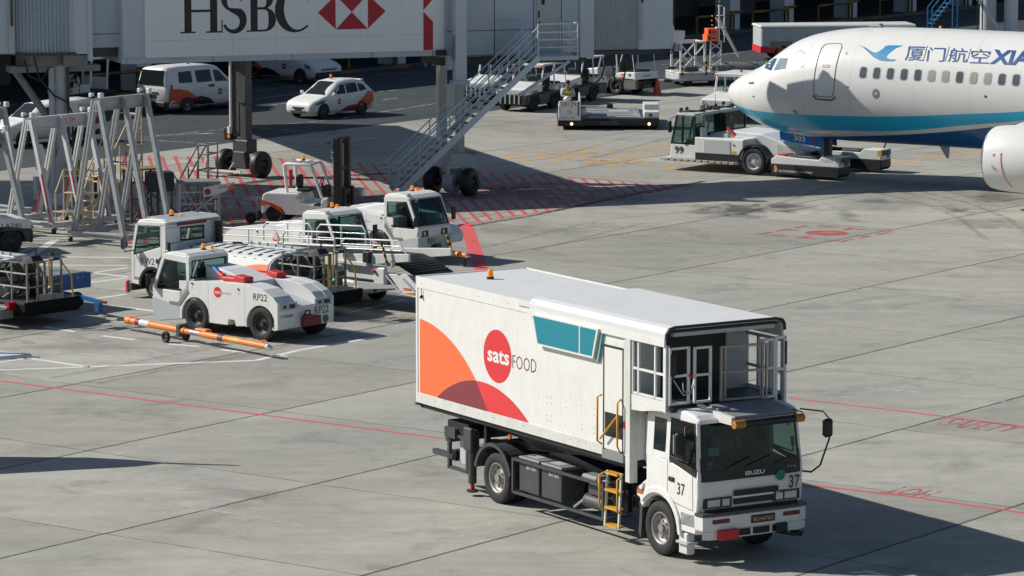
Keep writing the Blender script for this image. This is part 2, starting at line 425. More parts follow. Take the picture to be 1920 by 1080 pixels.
    c = mix(s2.outputs[0], c, (0.08, 0.078, 0.07))
    # local dark smears mixing grease, tyre marks and painted-in shade: centre, half length, half width (metres)
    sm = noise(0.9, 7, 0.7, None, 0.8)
    for cx, cy, rx, ry, k_ in SMEARS_AND_SHADE:
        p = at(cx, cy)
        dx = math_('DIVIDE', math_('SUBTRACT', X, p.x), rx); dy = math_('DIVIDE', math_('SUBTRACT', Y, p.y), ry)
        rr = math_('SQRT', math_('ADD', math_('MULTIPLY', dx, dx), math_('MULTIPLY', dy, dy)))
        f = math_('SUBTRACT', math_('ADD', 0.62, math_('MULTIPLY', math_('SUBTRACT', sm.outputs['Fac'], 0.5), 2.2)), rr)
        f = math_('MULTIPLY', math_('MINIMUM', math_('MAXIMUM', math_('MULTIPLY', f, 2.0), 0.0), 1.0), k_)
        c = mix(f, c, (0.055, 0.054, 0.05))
    c = mix(jt, c, (0.022, 0.021, 0.02))
    l.new(c, b.inputs['Base Color'])
    bp = n.new('ShaderNodeBump'); bp.inputs['Strength'].default_value = 0.35; bp.inputs['Distance'].default_value = 0.02
    l.new(noise(12, 6, 0.75).outputs['Fac'], bp.inputs['Height']); l.new(bp.outputs[0], b.inputs['Normal'])
    return m
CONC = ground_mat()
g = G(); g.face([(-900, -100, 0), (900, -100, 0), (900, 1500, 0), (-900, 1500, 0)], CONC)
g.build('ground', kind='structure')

ASPH = mat('road_asphalt', (0.052, 0.062, 0.070), 0.85, var=0.25, scale=0.6, dirt=0.0, bump=0.2, spec=0.3)
def worn(name, col, wear=0.5, scale=2.2):
    m = mat(name, col, 0.7, var=0.10, scale=3.0)
    n, l = m.node_tree.nodes, m.node_tree.links
    b = n['Principled BSDF']; o = n['Material Output']
    tr = n.new('ShaderNodeBsdfTransparent'); mx = n.new('ShaderNodeMixShader')
    tc = n.new('ShaderNodeTexCoord'); nz = n.new('ShaderNodeTexNoise'); nz.inputs['Scale'].default_value = scale; nz.inputs['Detail'].default_value = 8; nz.inputs['Roughness'].default_value = 0.8
    l.new(tc.outputs['Object'], nz.inputs['Vector'])
    rp = n.new('ShaderNodeValToRGB'); rp.color_ramp.elements[0].position = wear - 0.10; rp.color_ramp.elements[1].position = wear + 0.10
    rp.color_ramp.elements[0].color = (0, 0, 0, 1); rp.color_ramp.elements[1].color = (0.93, 0.93, 0.93, 1)
    l.new(nz.outputs['Fac'], rp.inputs[0])
    l.new(rp.outputs[0], mx.inputs[0]); l.new(tr.outputs[0], mx.inputs[1]); l.new(b.outputs[0], mx.inputs[2]); l.new(mx.outputs[0], o.inputs[0])
    return m
MWHITE = worn('worn_white_marking', (0.74, 0.75, 0.74), 0.30)
MWHITE2 = worn('faint_white_marking', (0.55, 0.56, 0.56), 0.52)
MRED = worn('worn_red_marking', (0.72, 0.11, 0.12), 0.36)
MREDH = worn('worn_red_hatching', (0.58, 0.10, 0.11), 0.40, 1.4)
MREDF = worn('faint_red_marking', (0.55, 0.09, 0.10), 0.47)
MYEL = worn('worn_yellow_marking', (0.72, 0.36, 0.06), 0.38)
MPATCH = worn('tar_patch', (0.05, 0.05, 0.048), 0.48, 1.2)

def strip(g, pts, w, m, z=0.004):
    """painted line along photo pixels on the ground, w metres wide"""
    P = [at(*p) for p in pts]
    for a, c in zip(P[:-1], P[1:]):
        d = (c - a).normalized(); q = Vector((-d.y, d.x, 0)) * w / 2
        g.face([(p.x, p.y, z) for p in (a - q, c - q, c + q, a + q)], m)
road_n = Vector((0.8090, -0.5878, 0)); road_d = Vector((0.5878, 0.8090, 0)); road_p = at(480, 262)
g = G()
far = 17.5
q0, q1 = road_p - road_d * 160, road_p + road_d * 200
g.face([(p.x, p.y, 0.004) for p in (q0, q1, q1 - road_n * 60, q0 - road_n * 60)], ASPH)
g.build('service_road', kind='structure')

g = G()
W1 = [([(0, 667), (60, 673), (165, 688), (480, 676), (560, 657), (724, 629)], .14), ([(724, 629), (630, 618), (590, 612)], .12), ([(0, 694), (120, 690), (168, 688)], .12), ([(0, 680), (50, 672)], .1),
      ([(203, 573), (345, 590)], .16), ([(85, 613), (140, 622)], .14), ([(192, 630), (252, 637)], .14), ([(316, 645), (374, 650)], .14), ([(415, 656), (464, 661)], .14), ([(500, 666), (540, 668)], .12),
      ([(0, 481), (245, 483)], .14), ([(0, 497), (240, 498)], .12), ([(40, 492), (60, 478), (105, 449)], .22), ([(50, 446), (106, 449)], .16), ([(30, 478), (62, 463)], .14),
      ([(25, 499), (110, 505), (240, 519)], .14), ([(240, 502), (120, 519)], .12), ([(240, 521), (110, 538)], .12), ([(236, 552), (180, 560)], .12),
      ([(640, 590), (760, 562)], .1), ([(1037, 213), (870, 218)], .1), ([(1125, 182), (1170, 175)], .08), ([(700, 372), (930, 362)], .10)]
for pts, w in W1: strip(g, pts, w * 1.25, MWHITE)
for pts, w in (([(270, 258), (440, 240), (620, 226)], .12), ([(640, 222), (845, 190)], .12), ([(470, 238), (605, 250)], .16), ([(270, 262), (400, 271)], .14),
               ([(280, 255), (400, 250)], .3), ([(710, 172), (745, 169)], .16), ([(718, 187), (745, 184)], .16), ([(480, 186), (575, 173)], .16), ([(508, 197), (570, 190)], .16), ([(480, 170), (590, 158)], .12), ([(640, 145), (820, 132)], .12),
               ([(1260, 152), (1330, 143)], .12), ([(1290, 88), (1418, 70)], .14), ([(1340, 104), (1390, 99)], .16), ([(1220, 108), (1270, 102)], .16), ([(1240, 122), (1265, 119)], .12),
               ([(1180, 106), (1260, 95)], .12)):
    strip(g, pts, w, MWHITE2, 0.008)
strip(g, [(1560, 722), (1640, 729), (1850, 748), (1920, 758)], .22, MWHITE2)
strip(g, [(180, 925), (330, 945), (570, 988)], .16, MWHITE2)
g.build('white_ground_markings', kind='structure')

g = G()
strip(g, [(0, 714), (400, 766), (830, 822)], .10, MRED); strip(g, [(1478, 746), (1700, 772), (1920, 800)], .10, MRED); strip(g, [(1500, 908), (1700, 930), (1920, 962)], .11, MRED)
strip(g, [(873, 420), (905, 512)], .42, MRED)
strip(g, [(640, 456), (860, 422), (1080, 387), (1180, 367)], .13, MRED); strip(g, [(892, 319), (1000, 326), (1100, 335), (1300, 348)], .09, MREDF); strip(g, [(1180, 367), (1300, 348)], .09, MREDF)
strip(g, [(600, 250), (855, 208)], .06, MREDF); strip(g, [(480, 264), (600, 250)], .06, MREDF); strip(g, [(640, 322), (720, 340)], .08, MREDF)
strip(g, [(270, 300), (480, 292), (640, 318), (892, 319)], .07, MREDF); strip(g, [(870, 220), (1050, 238)], .05, MREDF)
# hatching: parallel bars between the far and the near edge of the keep-clear zone
hd = (at(313, 336.7) - at(296.7, 291.7)).normalized(); hd = Vector((hd.x, hd.y, 0)).normalized()
hn = Vector((-hd.y, hd.x, 0))
def hatch_edge(x):   # near and far edge in photo pixels
    near = 456 - (x - 640) * 0.1545 if x < 860 else 422 - (x - 860) * 0.1625
    farp = 291 if x < 480 else (291 + (x - 480) * 0.068 if x < 892 else 319 + (x - 892) * 0.0712)
    return near, farp
k = 0
for i in range(46):
    x = 205 + i * 24.6
    if x > 1262: break
    y0 = hatch_edge(x)[1] + 2
    a = at(x, y0)
    # march until the near edge
    t = 0.0; last = a
    while t < 26:
        p = a + hd * t
        dy = p.y * math.cos(PITCH) - (p.z - CAM_H) * math.sin(PITCH); dz = -(p.y * math.sin(PITCH) + (p.z - CAM_H) * math.cos(PITCH))
        px, py = 960 + F_PX * p.x / dy, 540 + F_PX * dz / dy
        if py > hatch_edge(px)[0] or py > 470: break
        last = p; t += 0.1
    q = hn * 0.065
    g.face([(p.x, p.y, 0.004) for p in (a - q, last - q, last + q, a + q)], MREDH)
# diamond with disc over a pit cover
c = at(1550, 437); u, v = Vector((math.cos(TH), math.sin(TH), 0)), Vector((-math.sin(TH), math.cos(TH), 0))
S = 1.55
for sgn in (1, -1):
    for t0 in (-1, -.35, .35):
        a, e = c + u * S * sgn + v * S * t0, c + u * S * sgn + v * S * (t0 + .45)
        g.face([(p.x, p.y, .004) for p in (a, e, e - u * .16 * sgn, a - u * .16 * sgn)], MREDF)
        a, e = c + v * S * sgn + u * S * t0, c + v * S * sgn + u * S * (t0 + .45)
        g.face([(p.x, p.y, .006) for p in (a, e, e - v * .16 * sgn, a - v * .16 * sgn)], MREDF)
for i in range(4):
    w_ = (u, v)[i % 2] * (1 if i < 2 else -1); o_ = (v, u)[i % 2]
    a, e = c + w_ * 1.0, c + w_ * 1.5
    g.face([(p.x, p.y, .005) for p in (a - o_ * .1, e - o_ * .1, e + o_ * .1, a + o_ * .1)], MREDF)
g.face([(c.x + .66 * math.cos(t * .2618), c.y + .66 * math.sin(t * .2618), .008) for t in range(24)], MREDF)
def ground_text(s, px, py, right, h, w, m):
    r = Vector(right).normalized()
    text_geo(g, s, at(px, py), r, Vector((-r.y, r.x, 0)), h, m, w=w, off=.006)
dirline = at(1920, 800) - at(1478, 746)
ground_text('SAFETY', 1752, 796, dirline, 1.0, 1.75, MREDF)
dl2 = at(1500, 908) - at(1920, 962)
ground_text('HOT', 1766, 922, dl2, 0.8, .95, MREDF)
g.build('red_ground_markings', kind='structure')

g = G()
for a, c in (((942, 299), (1038, 286)), ((982, 302), (1078, 288)), ((1024, 304), (1120, 290)), ((1090, 307), (1185, 295)), ((1130, 311), (1222, 298)), ((1047, 284), (1120, 275)), ((1082, 287), (1120, 284)), ((1120, 290), (1258, 271)), ((1185, 295), (1258, 286)),
             ((1245, 318), (1275, 312)), ((1672, 306), (1845, 283)), ((1570, 281), (1612, 278))):
    strip(g, [a, c], .20, MYEL)
for a, c in (((1090, 298), (1220, 308)), ((940, 291), (990, 289)), ((1605, 333), (1850, 350)), ((1360, 322), (1395, 316)), ((1030, 296), (1130, 302))): strip(g, [a, c], .12, MYEL)
g.build('yellow_ground_markings', kind='structure')
g = G()
strip(g, [(880, 424), (1000, 404), (1085, 386), (1180, 366), (1320, 340)], .22, MPATCH, 0.010)
strip(g, [(400, 352), (520, 336), (640, 330), (800, 322)], .5, MPATCH, 0.009)
for a in ():
    p = at(*a); r_ = random.uniform(.5, 1.5)
    g.face([(p.x + r_ * math.cos(i * .42) * random.uniform(.6, 1.1), p.y + r_ * .7 * math.sin(i * .42) * random.uniform(.6, 1.1), .007) for i in range(15)], MPATCH)
g.build('tar_patches', kind='structure')
TYREM = worn('tyre_marks', (0.045, 0.044, 0.042), 0.50, 3.0)
for nd in TYREM.node_tree.nodes:
    if nd.type == 'VALTORGB' and nd.color_ramp.elements[1].color[0] > .9 and nd.color_ramp.elements[0].color[0] == 0: nd.color_ramp.elements[1].color = (.22, .22, .22, 1)
g = G()
rt = random.Random(3)
def track(pts, w=.22, gap=1.5):
    P = [at(*p) for p in pts]
    for o in (0, gap):
        Q = []
        for i, p in enumerate(P):
            d = (P[min(i + 1, len(P) - 1)] - P[max(i - 1, 0)]).normalized(); Q.append(p + Vector((-d.y, d.x, 0)) * o)
        for a, c in zip(Q[:-1], Q[1:]):
            d = (c - a).normalized(); q = Vector((-d.y, d.x, 0)) * w / 2
            g.face([(p.x, p.y, .011) for p in (a - q, c - q, c + q, a + q)], TYREM)
track([(1560, 345), (1640, 360), (1740, 385), (1800, 410), (1850, 450)]); track([(1690, 360), (1760, 376), (1860, 380), (1920, 372)])
track([(1000, 470), (1200, 420), (1400, 400), (1560, 350)], .2, 1.6)
track([(180, 720), (330, 690), (520, 655), (640, 600)], .2, 1.4); track([(960, 320), (1100, 300), (1240, 262), (1330, 240)], .2, 1.5)
g.build('tyre_marks', kind='structure')

# ------------------------------------------------------------------ terminal
fr = at(1388, 57); bang = math.degrees(math.atan2(road_d.y, road_d.x))
t = thing('terminal_building', 'dark open ground floor of the terminal behind the service road', 'building', fr, bang)
CONCW = mat('painted_concrete', (0.66, 0.70, 0.72), 0.7, var=0.1, dirt=0.3)
OCHRE = mat('faded_ochre_paint', (0.20, 0.115, 0.02), 0.6, var=.2, dirt=.4)
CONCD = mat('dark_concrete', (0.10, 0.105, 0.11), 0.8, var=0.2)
g = G(); g.box(-120, 110, 0.3, 40, 4.6, 7.0, CONCW); g.build('upper_storey', t)
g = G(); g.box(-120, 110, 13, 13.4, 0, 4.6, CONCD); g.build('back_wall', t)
for i, x in enumerate((-96, -84, -72, -60, -48.5, -38, -30, -22.5, -15, -7.5, 0, 5.6, 12.5, 19.3, 26, 33, 40)):
    g = G(); g.box(x - .55, x + .45, 0.3, 1.3, 0.0, 4.6, CONCW, .03); g.build('column', t)
    g = G()
    for xx in (x - 4.6, x - 0.9):
        g.cyl((xx, -.15, 0), (xx, -.15, .95), .07, OCHRE, 8)
    for a_, c_, k_ in ((x - 4.6, x - 3.4, 0), (x - 3.4, x - 2.1, 1), (x - 2.1, x - .9, 0)): g.cyl((a_, -.15, .95), (c_, -.15, .95), .08, (OCHRE, DGREY)[k_], 8)
    g.cyl((x - .62, .22, .0), (x - .62, .22, 1.0), .07, OCHRE, 8); g.cyl((x - .62, .22, 1.0), (x + .5, .22, 1.0), .08, OCHRE, 8)
    g.build('guard_rail', t)
for x in (-88, -66, -54, -43, -27, -11, 8.6):
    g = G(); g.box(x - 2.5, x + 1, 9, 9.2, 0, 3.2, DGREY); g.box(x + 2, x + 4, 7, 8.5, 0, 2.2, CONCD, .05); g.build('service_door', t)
g = G()
for i in range(-60, 60):
    x = i * 1.35
    g.box(x, x + 1.35, -1.1, -.8, 0, .15, (OCHRE if i % 3 == 0 else DGREY))
g.build('kerb', t)
g = G()
for k_ in (0, .62, 1.24): g.box(-30.5 + k_, -30.4 + k_, -1.6, -1.5, 0, 4.4, LGREY)
for i in range(12): g.box(-30.4, -29.8, -1.57, -1.53, .3 + i * .34, .33 + i * .34, LGREY)
g.build('ladder_frame', t)

# ------------------------------------------------------------------ jet bridge with the big sign
def corrugated_arc(g, cx, cy, r, a0, a1, z0, z1, m, n=60, amp=.035):
    for i in range(n):
        p = []
        for k_ in (i, i + 1):
            a = R(a0 + (a1 - a0) * k_ / n); rr = r + (amp if k_ % 2 else -amp)
            p.append((cx + rr * math.cos(a), cy + rr * math.sin(a)))
        g.face([(*p[0], z0), (*p[1], z0), (*p[1], z1), (*p[0], z1)], m)
def bridge_column(g, x, y, z0, z1, w, d, m): g.box(x - w / 2, x + w / 2, y - d / 2, y + d / 2, z0, z1, m, .02)
jb = thing('passenger_boarding_bridge', 'pale grey boarding bridge carrying a large white sign with red emblem', 'boarding bridge', (-2.28, 125.5), 20)
g = G(); g.box(-11.0, .12, 0.03, 3.3, 4.6, 7.6, BRIDGE, .02)
g.box(-11.05, .14, -.02, .03, 4.6, 4.79, BRIDGE2)
for x in (-10.9, -8.0, -5.3, -2.55, -.4): g.box(x - .008, x + .008, -.025, .0, 4.6, 4.785, DGREY)
g.box(-9.7, -8.9, -.024, .0, 4.70, 4.76, DGREY); g.box(-9.69, -8.91, -.028, .0, 4.705, 4.755, BRIDGE2)
g.build('outer_tunnel', jb)
g = G(); g.box(.12, 5.5, .4, 3.0, 4.5, 7.5, BRIDGE2)
for x in (.8, 1.94, 3.35, 4.35): g.box(x - .012, x + .012, .39, .4, 4.5, 7.5, DGREY)
g.box(.12, 3.35, .392, .4, 5.36, 5.385, DGREY); g.box(.12, 5.0, .388, .4, 4.5, 4.56, MGREY); g.box(.1, 5.4, .7, 2.7, 4.2, 4.5, DGREY)
g.box(.45, .9, .3, .4, 4.66, 4.85, BLACK); g.box(-.3, .02, -.2, .0, 4.62, 4.8, BLACK)
g.build('inner_tunnel', jb)
g = G(); g.box(3.46, 4.26, .37, .395, 4.62, 6.7, LGREY); g.box(3.62, 3.74, .36, .37, 6.2, 6.6, BLACK); g.cyl((3.55, .33, 5.6), (3.55, .37, 5.6), .03, DGREY); g.box(3.5, 3.56, .355, .37, 5.75, 6.0, DGREY)
g.build('door', jb)
g = G(); g.box(-10.28, -.02, -.05, .025, 4.79, 7.6, PANEL); g.box(-10.27, -.03, -.0515, -.05, 5.325, 5.335, LGREY)
for i in range(1, 7): g.box(-10.28 + i * 1.465, -10.273 + i * 1.465, -.0512, -.05, 4.80, 7.58, LGREY)
sp = g.build('sign_panel', jb)
# sign letters, built as outlines: base line 5.555, cap height 1.42
YS = -.054
def poly_sign(g, pts, m, y=YS): g.face([(p[0], y, p[1]) for p in pts], m)
g = G(); zb, ch = 5.555, 1.42
def stem(x0, x1, z0, z1): poly_sign(g, [(x0, z0), (x1, z0), (x1, z1), (x0, z1)], INK)
for xs in (-8.84, -7.97):                                     # H
    stem(xs - .12, xs + .12, zb + .05, zb + ch - .05); stem(xs - .26, xs + .26, zb, zb + .05); stem(xs - .26, xs + .26, zb + ch - .05, zb + ch)
stem(-8.72, -8.09, zb + .68, zb + .76)
def ribbon(pts):                                              # stroke of varying width: (x, z, half width)
    for i in range(len(pts) - 1):
        (x0, z0, w0), (x1, z1, w1) = pts[i], pts[i + 1]
        def nrm(k_):
            a, c = pts[max(k_ - 1, 0)], pts[min(k_ + 1, len(pts) - 1)]
            d = Vector((c[0] - a[0], c[1] - a[1])).normalized(); return (-d.y, d.x)
        n0, n1 = nrm(i), nrm(i + 1)
        poly_sign(g, [(x0 + n0[0] * w0, z0 + n0[1] * w0), (x1 + n1[0] * w1, z1 + n1[1] * w1), (x1 - n1[0] * w1, z1 - n1[1] * w1), (x0 - n0[0] * w0, z0 - n0[1] * w0)], INK)
# S
S_ = []
for i in range(15):
    a = R(25 + i * (245 - 25) / 14); S_.append((-7.32 + .29 * math.cos(a), zb + 1.06 + .34 * math.sin(a), .045 + .085 * max(0, math.sin((i / 14) * math.pi * .95)) ** 2))
for i in range(1, 16):
    a = R(65 - i * (65 + 160) / 15); S_.append((-7.30 + .33 * math.cos(a), zb + .37 + .35 * math.sin(a), .045 + .095 * max(0, math.cos(i / 15 * math.pi * .5 + .1)) ** 1.5))
ribbon(S_); stem(-7.71, -7.67, zb - .01, zb + .42); stem(-7.05, -7.01, zb + 1.0, zb + 1.42)
# B
stem(-6.72, -6.48, zb + .05, zb + ch - .05); stem(-6.86, -6.30, zb, zb + .05); stem(-6.86, -6.30, zb + ch - .05, zb + ch)
ribbon([(-6.5, zb + .03, .03), (-6.3, zb + .03, .03)] + [(-6.24 + .26 * math.cos(R(a)), zb + .39 + .36 * math.sin(R(a)), .03 + .10 * math.cos(R(a)) ** 2) for a in range(-90, 91, 15)] + [(-6.5, zb + .75, .03)])
ribbon([(-6.5, zb + .77, .03), (-6.35, zb + .77, .03)] + [(-6.28 + .22 * math.cos(R(a)), zb + 1.08 + .31 * math.sin(R(a)), .03 + .09 * math.cos(R(a)) ** 2) for a in range(-90, 91, 15)] + [(-6.5, zb + 1.39, .03)])
# C
ribbon([(-5.15 + .58 * math.cos(R(a)), zb + .70 + .71 * math.sin(R(a)), .035 + .12 * max(0, -math.cos(R(a) - .1)) ** 1.3) for a in range(42, 322, 10)])
stem(-4.74, -4.70, zb + .98, zb + 1.42)
g.build('lettering', sp)
g = G(); zc = 6.13; xl, xr, xm = -3.80, -2.68, -3.24
tri = lambda *p: poly_sign(g, p, SIGNRED)
tri((-4.41, zc), (xl, zc - .56), (xl, zc + .56)); tri((-2.06, zc), (xr, zc + .56), (xr, zc - .56)); tri((xl, zc - .57), (xr, zc - .57), (xm, zc)); tri((xl, zc + .57), (xm, zc), (xr, zc + .57))
g.build('emblem', sp); g = G()
tri((-.74, 4.80), (-.40, 4.80), (-.40, 5.74), (-.74, 6.09)); tri((-.74, 6.13), (-.40, 6.5), (-.40, 7.5), (-.74, 7.5))
g.build('emblem', sp)
g = G(); g.box(-12.1, -11.0, .5, 2.9, 5.12, 7.6, BRIDGE2); g.box(-12.1, -11.0, .48, .5, 5.55, 5.57, DGREY); g.box(-12.1, -11.05, .7, 2.7, 4.8, 5.12, DGREY); g.build('telescopic_section', jb)
g = G(); corrugated_arc(g, -13.25, 1.5, 1.42, 175, 330, 5.0, 7.6, BRIDGE2, 60, .05)
g.cyl((-13.25, 1.5, 4.92), (-13.25, 1.5, 5.02), 1.5, DGREY, 40); g.cyl((-13.25, 1.5, 4.55), (-13.25, 1.5, 4.92), .95, MGREY, 30); g.box(-12.9, -12.1, .35, 2.6, 4.55, 4.9, MGREY)
g.build('rotunda', jb)
g = G(); g.box(-12.72, -12.08, .2, .5, 4.75 + .2, 7.6, BRIDGE); g.box(-12.12, -11.98, .15, .5, 4.72, 7.6, BRIDGE); g.build('end_panel', jb)
g = G(); g.box(-18, -14.55, .4, 3.0, 5.0, 7.6, BRIDGE2); g.hexa([(-45, 14, 4.9), (-17.95, 4.5, 4.9), (-15.6, 11.2, 4.9), (-43, 21, 4.9), (-45, 14, 12), (-17.95, 4.5, 12), (-15.6, 11.2, 12), (-43, 21, 12)], BRIDGE2); g.box(-14.7, -14.5, .3, .5, 5.0, 7.6, LGREY); g.cyl((-14.6, .25, 5.9), (-14.6, .25, 7.5), .04, DGREY); g.build('walkway_and_shade_block', jb)  # the tall slanted block is unseen, added to cast shade on the apron
g = G(); g.cyl((-12.95, .9, .3), (-12.95, .9, 4.6), .30, LGREY, 20); g.box(-13.6, -12.3, .3, 1.5, 0, .42, CONCW, .03); g.cyl((-13.25, .62, .4), (-13.25, .62, 4.5), .10, LGREY, 10); g.cyl((-12.72, .58, .4), (-12.72, .58, 4.5), .05, DGREY, 8)
g.cyl((-14.4, 1.2, 4.5), (-13.0, 1.0, 2.4), .16, MGREY, 4); g.box(-14.6, -11.6, .7, 1.3, 4.35, 4.55, MGREY); g.prism([(-13.4, .42), (-12.5, .42), (-12.65, 1.3), (-12.85, 1.9), (-13.05, 1.9), (-13.25, 1.3)], .55, .75, LGREY)
g.build('support_column', jb)
g = G()
g.tube([(-14.2, .3, 4.8), (-14.1, .2, 4.3), (-13.7, .2, 4.1), (-13.4, .3, 4.5)], .03, BLACK); g.tube([(-13.9, .25, 4.9), (-13.75, .2, 4.2), (-13.2, .5, 3.6), (-12.8, .5, 3.4), (-12.6, .5, 3.0), (-12.6, .5, 1.2)], .03, BLACK)
g.build('cable', jb)
# lifting columns and wheel bogie
g = G(); bridge_column(g, .38, -.52, 3.7, 7.6, .40, .34, BRIDGE); bridge_column(g, .38, -.52, 1.0, 3.7, .26, .24, LGREY); g.box(.1, .66, -.75, -.3, 3.65, 3.8, BRIDGE2)
g.box(-.02, .2, -.5, -.2, 4.15, 4.6, LGREY); g.box(.12, .2, -.62, -.5, 4.5, 5.3, MGREY)
g.build('lifting_column', jb)
g = G(); bridge_column(g, 1.17, 3.65, 1.2, 7.4, .30, .30, LGREY); g.cyl((.95, 3.45, 1.3), (.95, 3.45, 4.2), .05, WHITE, 8); g.box(.65, .95, 3.3, 3.6, 4.1, 4.6, WHITE); g.build('lifting_column', jb)
g = G(); g.prism([(-.3, .75), (.75, .75), (.85, 1.25), (.5, 1.4), (-.1, 1.4)], -.95, -.2, LGREY, bev=.03); g.box(.3, .9, -.6, 3.9, 1.15, 1.4, MGREY); g.cyl((-.1, -.65, .45), (.15, -.95, .45), .38, LGREY, 16); g.box(-.25, .25, -1.0, -.3, .35, .95, WHITE2, .05)
g.cyl((-.5, -.3, .46), (.43, -1.33, .46), .10, DGREY, 10); g.box(-.2, .1, -1.08, -.95, .5, .7, LGREY, .02)
for i in range(5): g.tube([(-.1 + i * .09, -1.02, .9), (-.12 + i * .08, -1.08, .6), (-.05 + i * .06, -1.05, .35)], .02, DGREY, 5)
bo = g.build('bogie', jb)
def bogie_wheel(parent, p0, p1):
    """solid tyred bogie wheels facing along p0 -> p1"""
    d = Vector((p1[0] - p0[0], p1[1] - p0[1], 0)).normalized()
    for p, s_ in ((p0, -1), (p1, 1)):
        c_ = Vector((p[0], p[1], .46))
        g = G(); r_, k_ = .47, .17
        g.lathe([(.2, -k_), (r_ * .8, -k_), (r_ * .96, -k_ * .85), (r_, -k_ * .5), (r_, k_ * .5), (r_ * .96, k_ * .85), (r_ * .8, k_), (.2, k_)], BLACK, n=36)
        g.lathe([(.26, k_ * .7 * s_), (.2, k_ * .5 * s_), (.09, k_ * .5 * s_), (.08, k_ * .9 * s_), (1e-4, k_ * .9 * s_)], DGREY, n=20)
        o = g.build('wheel', parent); o.location = c_; o.rotation_euler = (0, 0, math.atan2(-d.x, d.y))
bogie_wheel(bo, (-.5, -.3), (.43, -1.33))
# head of the bridge
g = G(); g.box(5.0, 5.52, .3, 3.1, 4.38, 7.6, BRIDGE, .02); g.build('end_frame', jb)
g = G()
n_ = 30
for i in range(n_):
    x0, x1 = 5.52 + i * 1.63 / n_, 5.52 + (i + 1) * 1.63 / n_
    y0, y1 = (.42, .36) if i % 2 else (.36, .42)
    g.face([(x0, y0, 4.6), (x1, y1, 4.6), (x1, y1, 7.6), (x0, y0, 7.6)], LGREY)
g.box(5.52, 7.15, .45, 3.0, 4.6, 7.6, MGREY); g.box(5.5, 7.2, .3, 3.0, 4.45, 4.58, DGREY)
g.build('bellows', jb)
g = G(); g.prism([(7.15, .3), (8.4, .3), (8.42, .5), (7.06, 2.46), (5.6, 2.9), (5.6, .5), (7.15, .45)], 4.6, 7.9, BRIDGE, 'xy'); g.box(7.18, 7.3, .27, .3, 4.9, 7.6, LGREY); g.box(7.22, 7.3, .25, .28, 6.2, 7.6, DGREY); g.box(7.0, 8.2, .5, 3.0, 4.4, 4.6, DGREY); g.build('cab', jb)
g = G(); g.prism([(8.4, 5.2), (8.86, 5.2), (8.86, 5.0), (8.7, 4.78), (8.4, 4.7)], .3, .7, WHITE, bev=.02)
for i in range(3): g.cyl((8.42 + i * .14, .4, 4.5), (8.42 + i * .14, .4, 4.75), .07, LGREY, 8)
g.prism([(8.35, 5.2), (8.5, 5.2), (8.35, 5.7)], .35, .6, WHITE); g.build('equipment_box', jb)
g = G()
for i in range(5): g.box(8.36 + i * .05, 8.39 + i * .05, .5 + i * .02, .75, 4.9, 7.8, (BLACK, DGREY)[i % 2])
g.build('canopy_bellows', jb)
g = G()
for pts in ([(4.9, .2, 4.4), (5.0, .15, 3.7), (5.4, .1, 3.45), (5.7, .1, 3.7), (5.9, .15, 4.3)], [(6.1, .2, 4.4), (6.2, .1, 3.6), (6.5, .1, 3.5), (6.6, .1, 4.0), (6.35, .1, 4.2)], [(7.9, .2, 4.6), (8.1, .1, 4.35), (8.35, .2, 4.5), (8.45, .2, 4.8)]):
    g = G(); g.tube(pts, .025, BLACK); g.build('hanging_cable', jb)
# service stairs
STAIRC = mat('pale_blue_grey_steel', (0.56, 0.64, 0.70), 0.45, .1, var=.08, dirt=.15)
g = G(); Z0, Z1, X0, X1 = .22, 4.55, -2.05, 2.83; YN, YF = -1.50, -.48
for y in (YN, YF): g.bar((X0, y, Z0), (X1, y, Z1), .05, .20, STAIRC)
N_ = 19
for i in range(N_):
    f = (i + .5) / N_; x, z = X0 + (X1 - X0) * f, Z0 + (Z1 - Z0) * f + .03
    g.box(x - .12, x + .12, YN, YF, z - .02, z + .015, MGREY)
st = g.build('staircase', jb)
for y in (YN, YF):
    g = G()
    for h in (.30, .55, .80, 1.05): g.tube([(X0 - .25, y, Z0 + h - .1), (X0, y, Z0 + h), (X1, y, Z1 + h)], .024, STAIRC)
    for i in range(8):
        f = i / 7; x, z = X0 + (X1 - X0) * f, Z0 + (Z1 - Z0) * f
        g.cyl((x, y, z), (x - .08 if i == 0 else x - .02, y, z + 1.05), .020, STAIRC, 6)
    g.build('handrail', st)
g = G(); g.box(2.8, 4.32, -1.34, .38, 4.44, 4.58, BRIDGE2, .01); g.box(2.85, 4.3, -1.2, .3, 4.36, 4.44, DGREY); g.bar((4.0, -1.3, 4.4), (2.2, -1.3, 3.3), .05, .1, BRIDGE2); ld = g.build('landing', jb)
g = G()
for h in (.3, .55, .8, 1.08):
    g.tube([(2.86, -1.32, 4.58 + h), (4.29, -1.32, 4.58 + h), (4.29, .35, 4.58 + h)], .02, WHITE)
for x in (2.86, 4.29): g.cyl((x, -1.32, 4.5), (x, -1.32, 5.66), .02, WHITE, 6)
g.cyl((4.29, -.5, 4.5), (4.29, -.5, 5.66), .02, WHITE, 6); g.cyl((4.29, .33, 4.5), (4.29, .33, 5.66), .02, WHITE, 6)
g.build('handrail', ld)
g = G()
for y in (.1,):
    for x in (1.9, 2.3, 2.75): g.cyl((x, y, 4.3), (x, y, 5.75), .018, LGREY, 6)
    for h in (4.7, 5.0, 5.3, 5.72): g.cyl((1.9, y, h), (2.75, y, h), .018, LGREY, 6)
g.build('handrail', ld)

# ------------------------------------------------------------------ second bridge standing behind it
j2 = thing('passenger_boarding_bridge', 'grey boarding bridge on twin wheels behind the sign bridge', 'boarding bridge', (-9.4, 130.5), 108)
g = G(); g.box(-1.5, 22, -1.6, 1.6, 4.9, 7.7, BRIDGE2); g.build('outer_tunnel', j2)
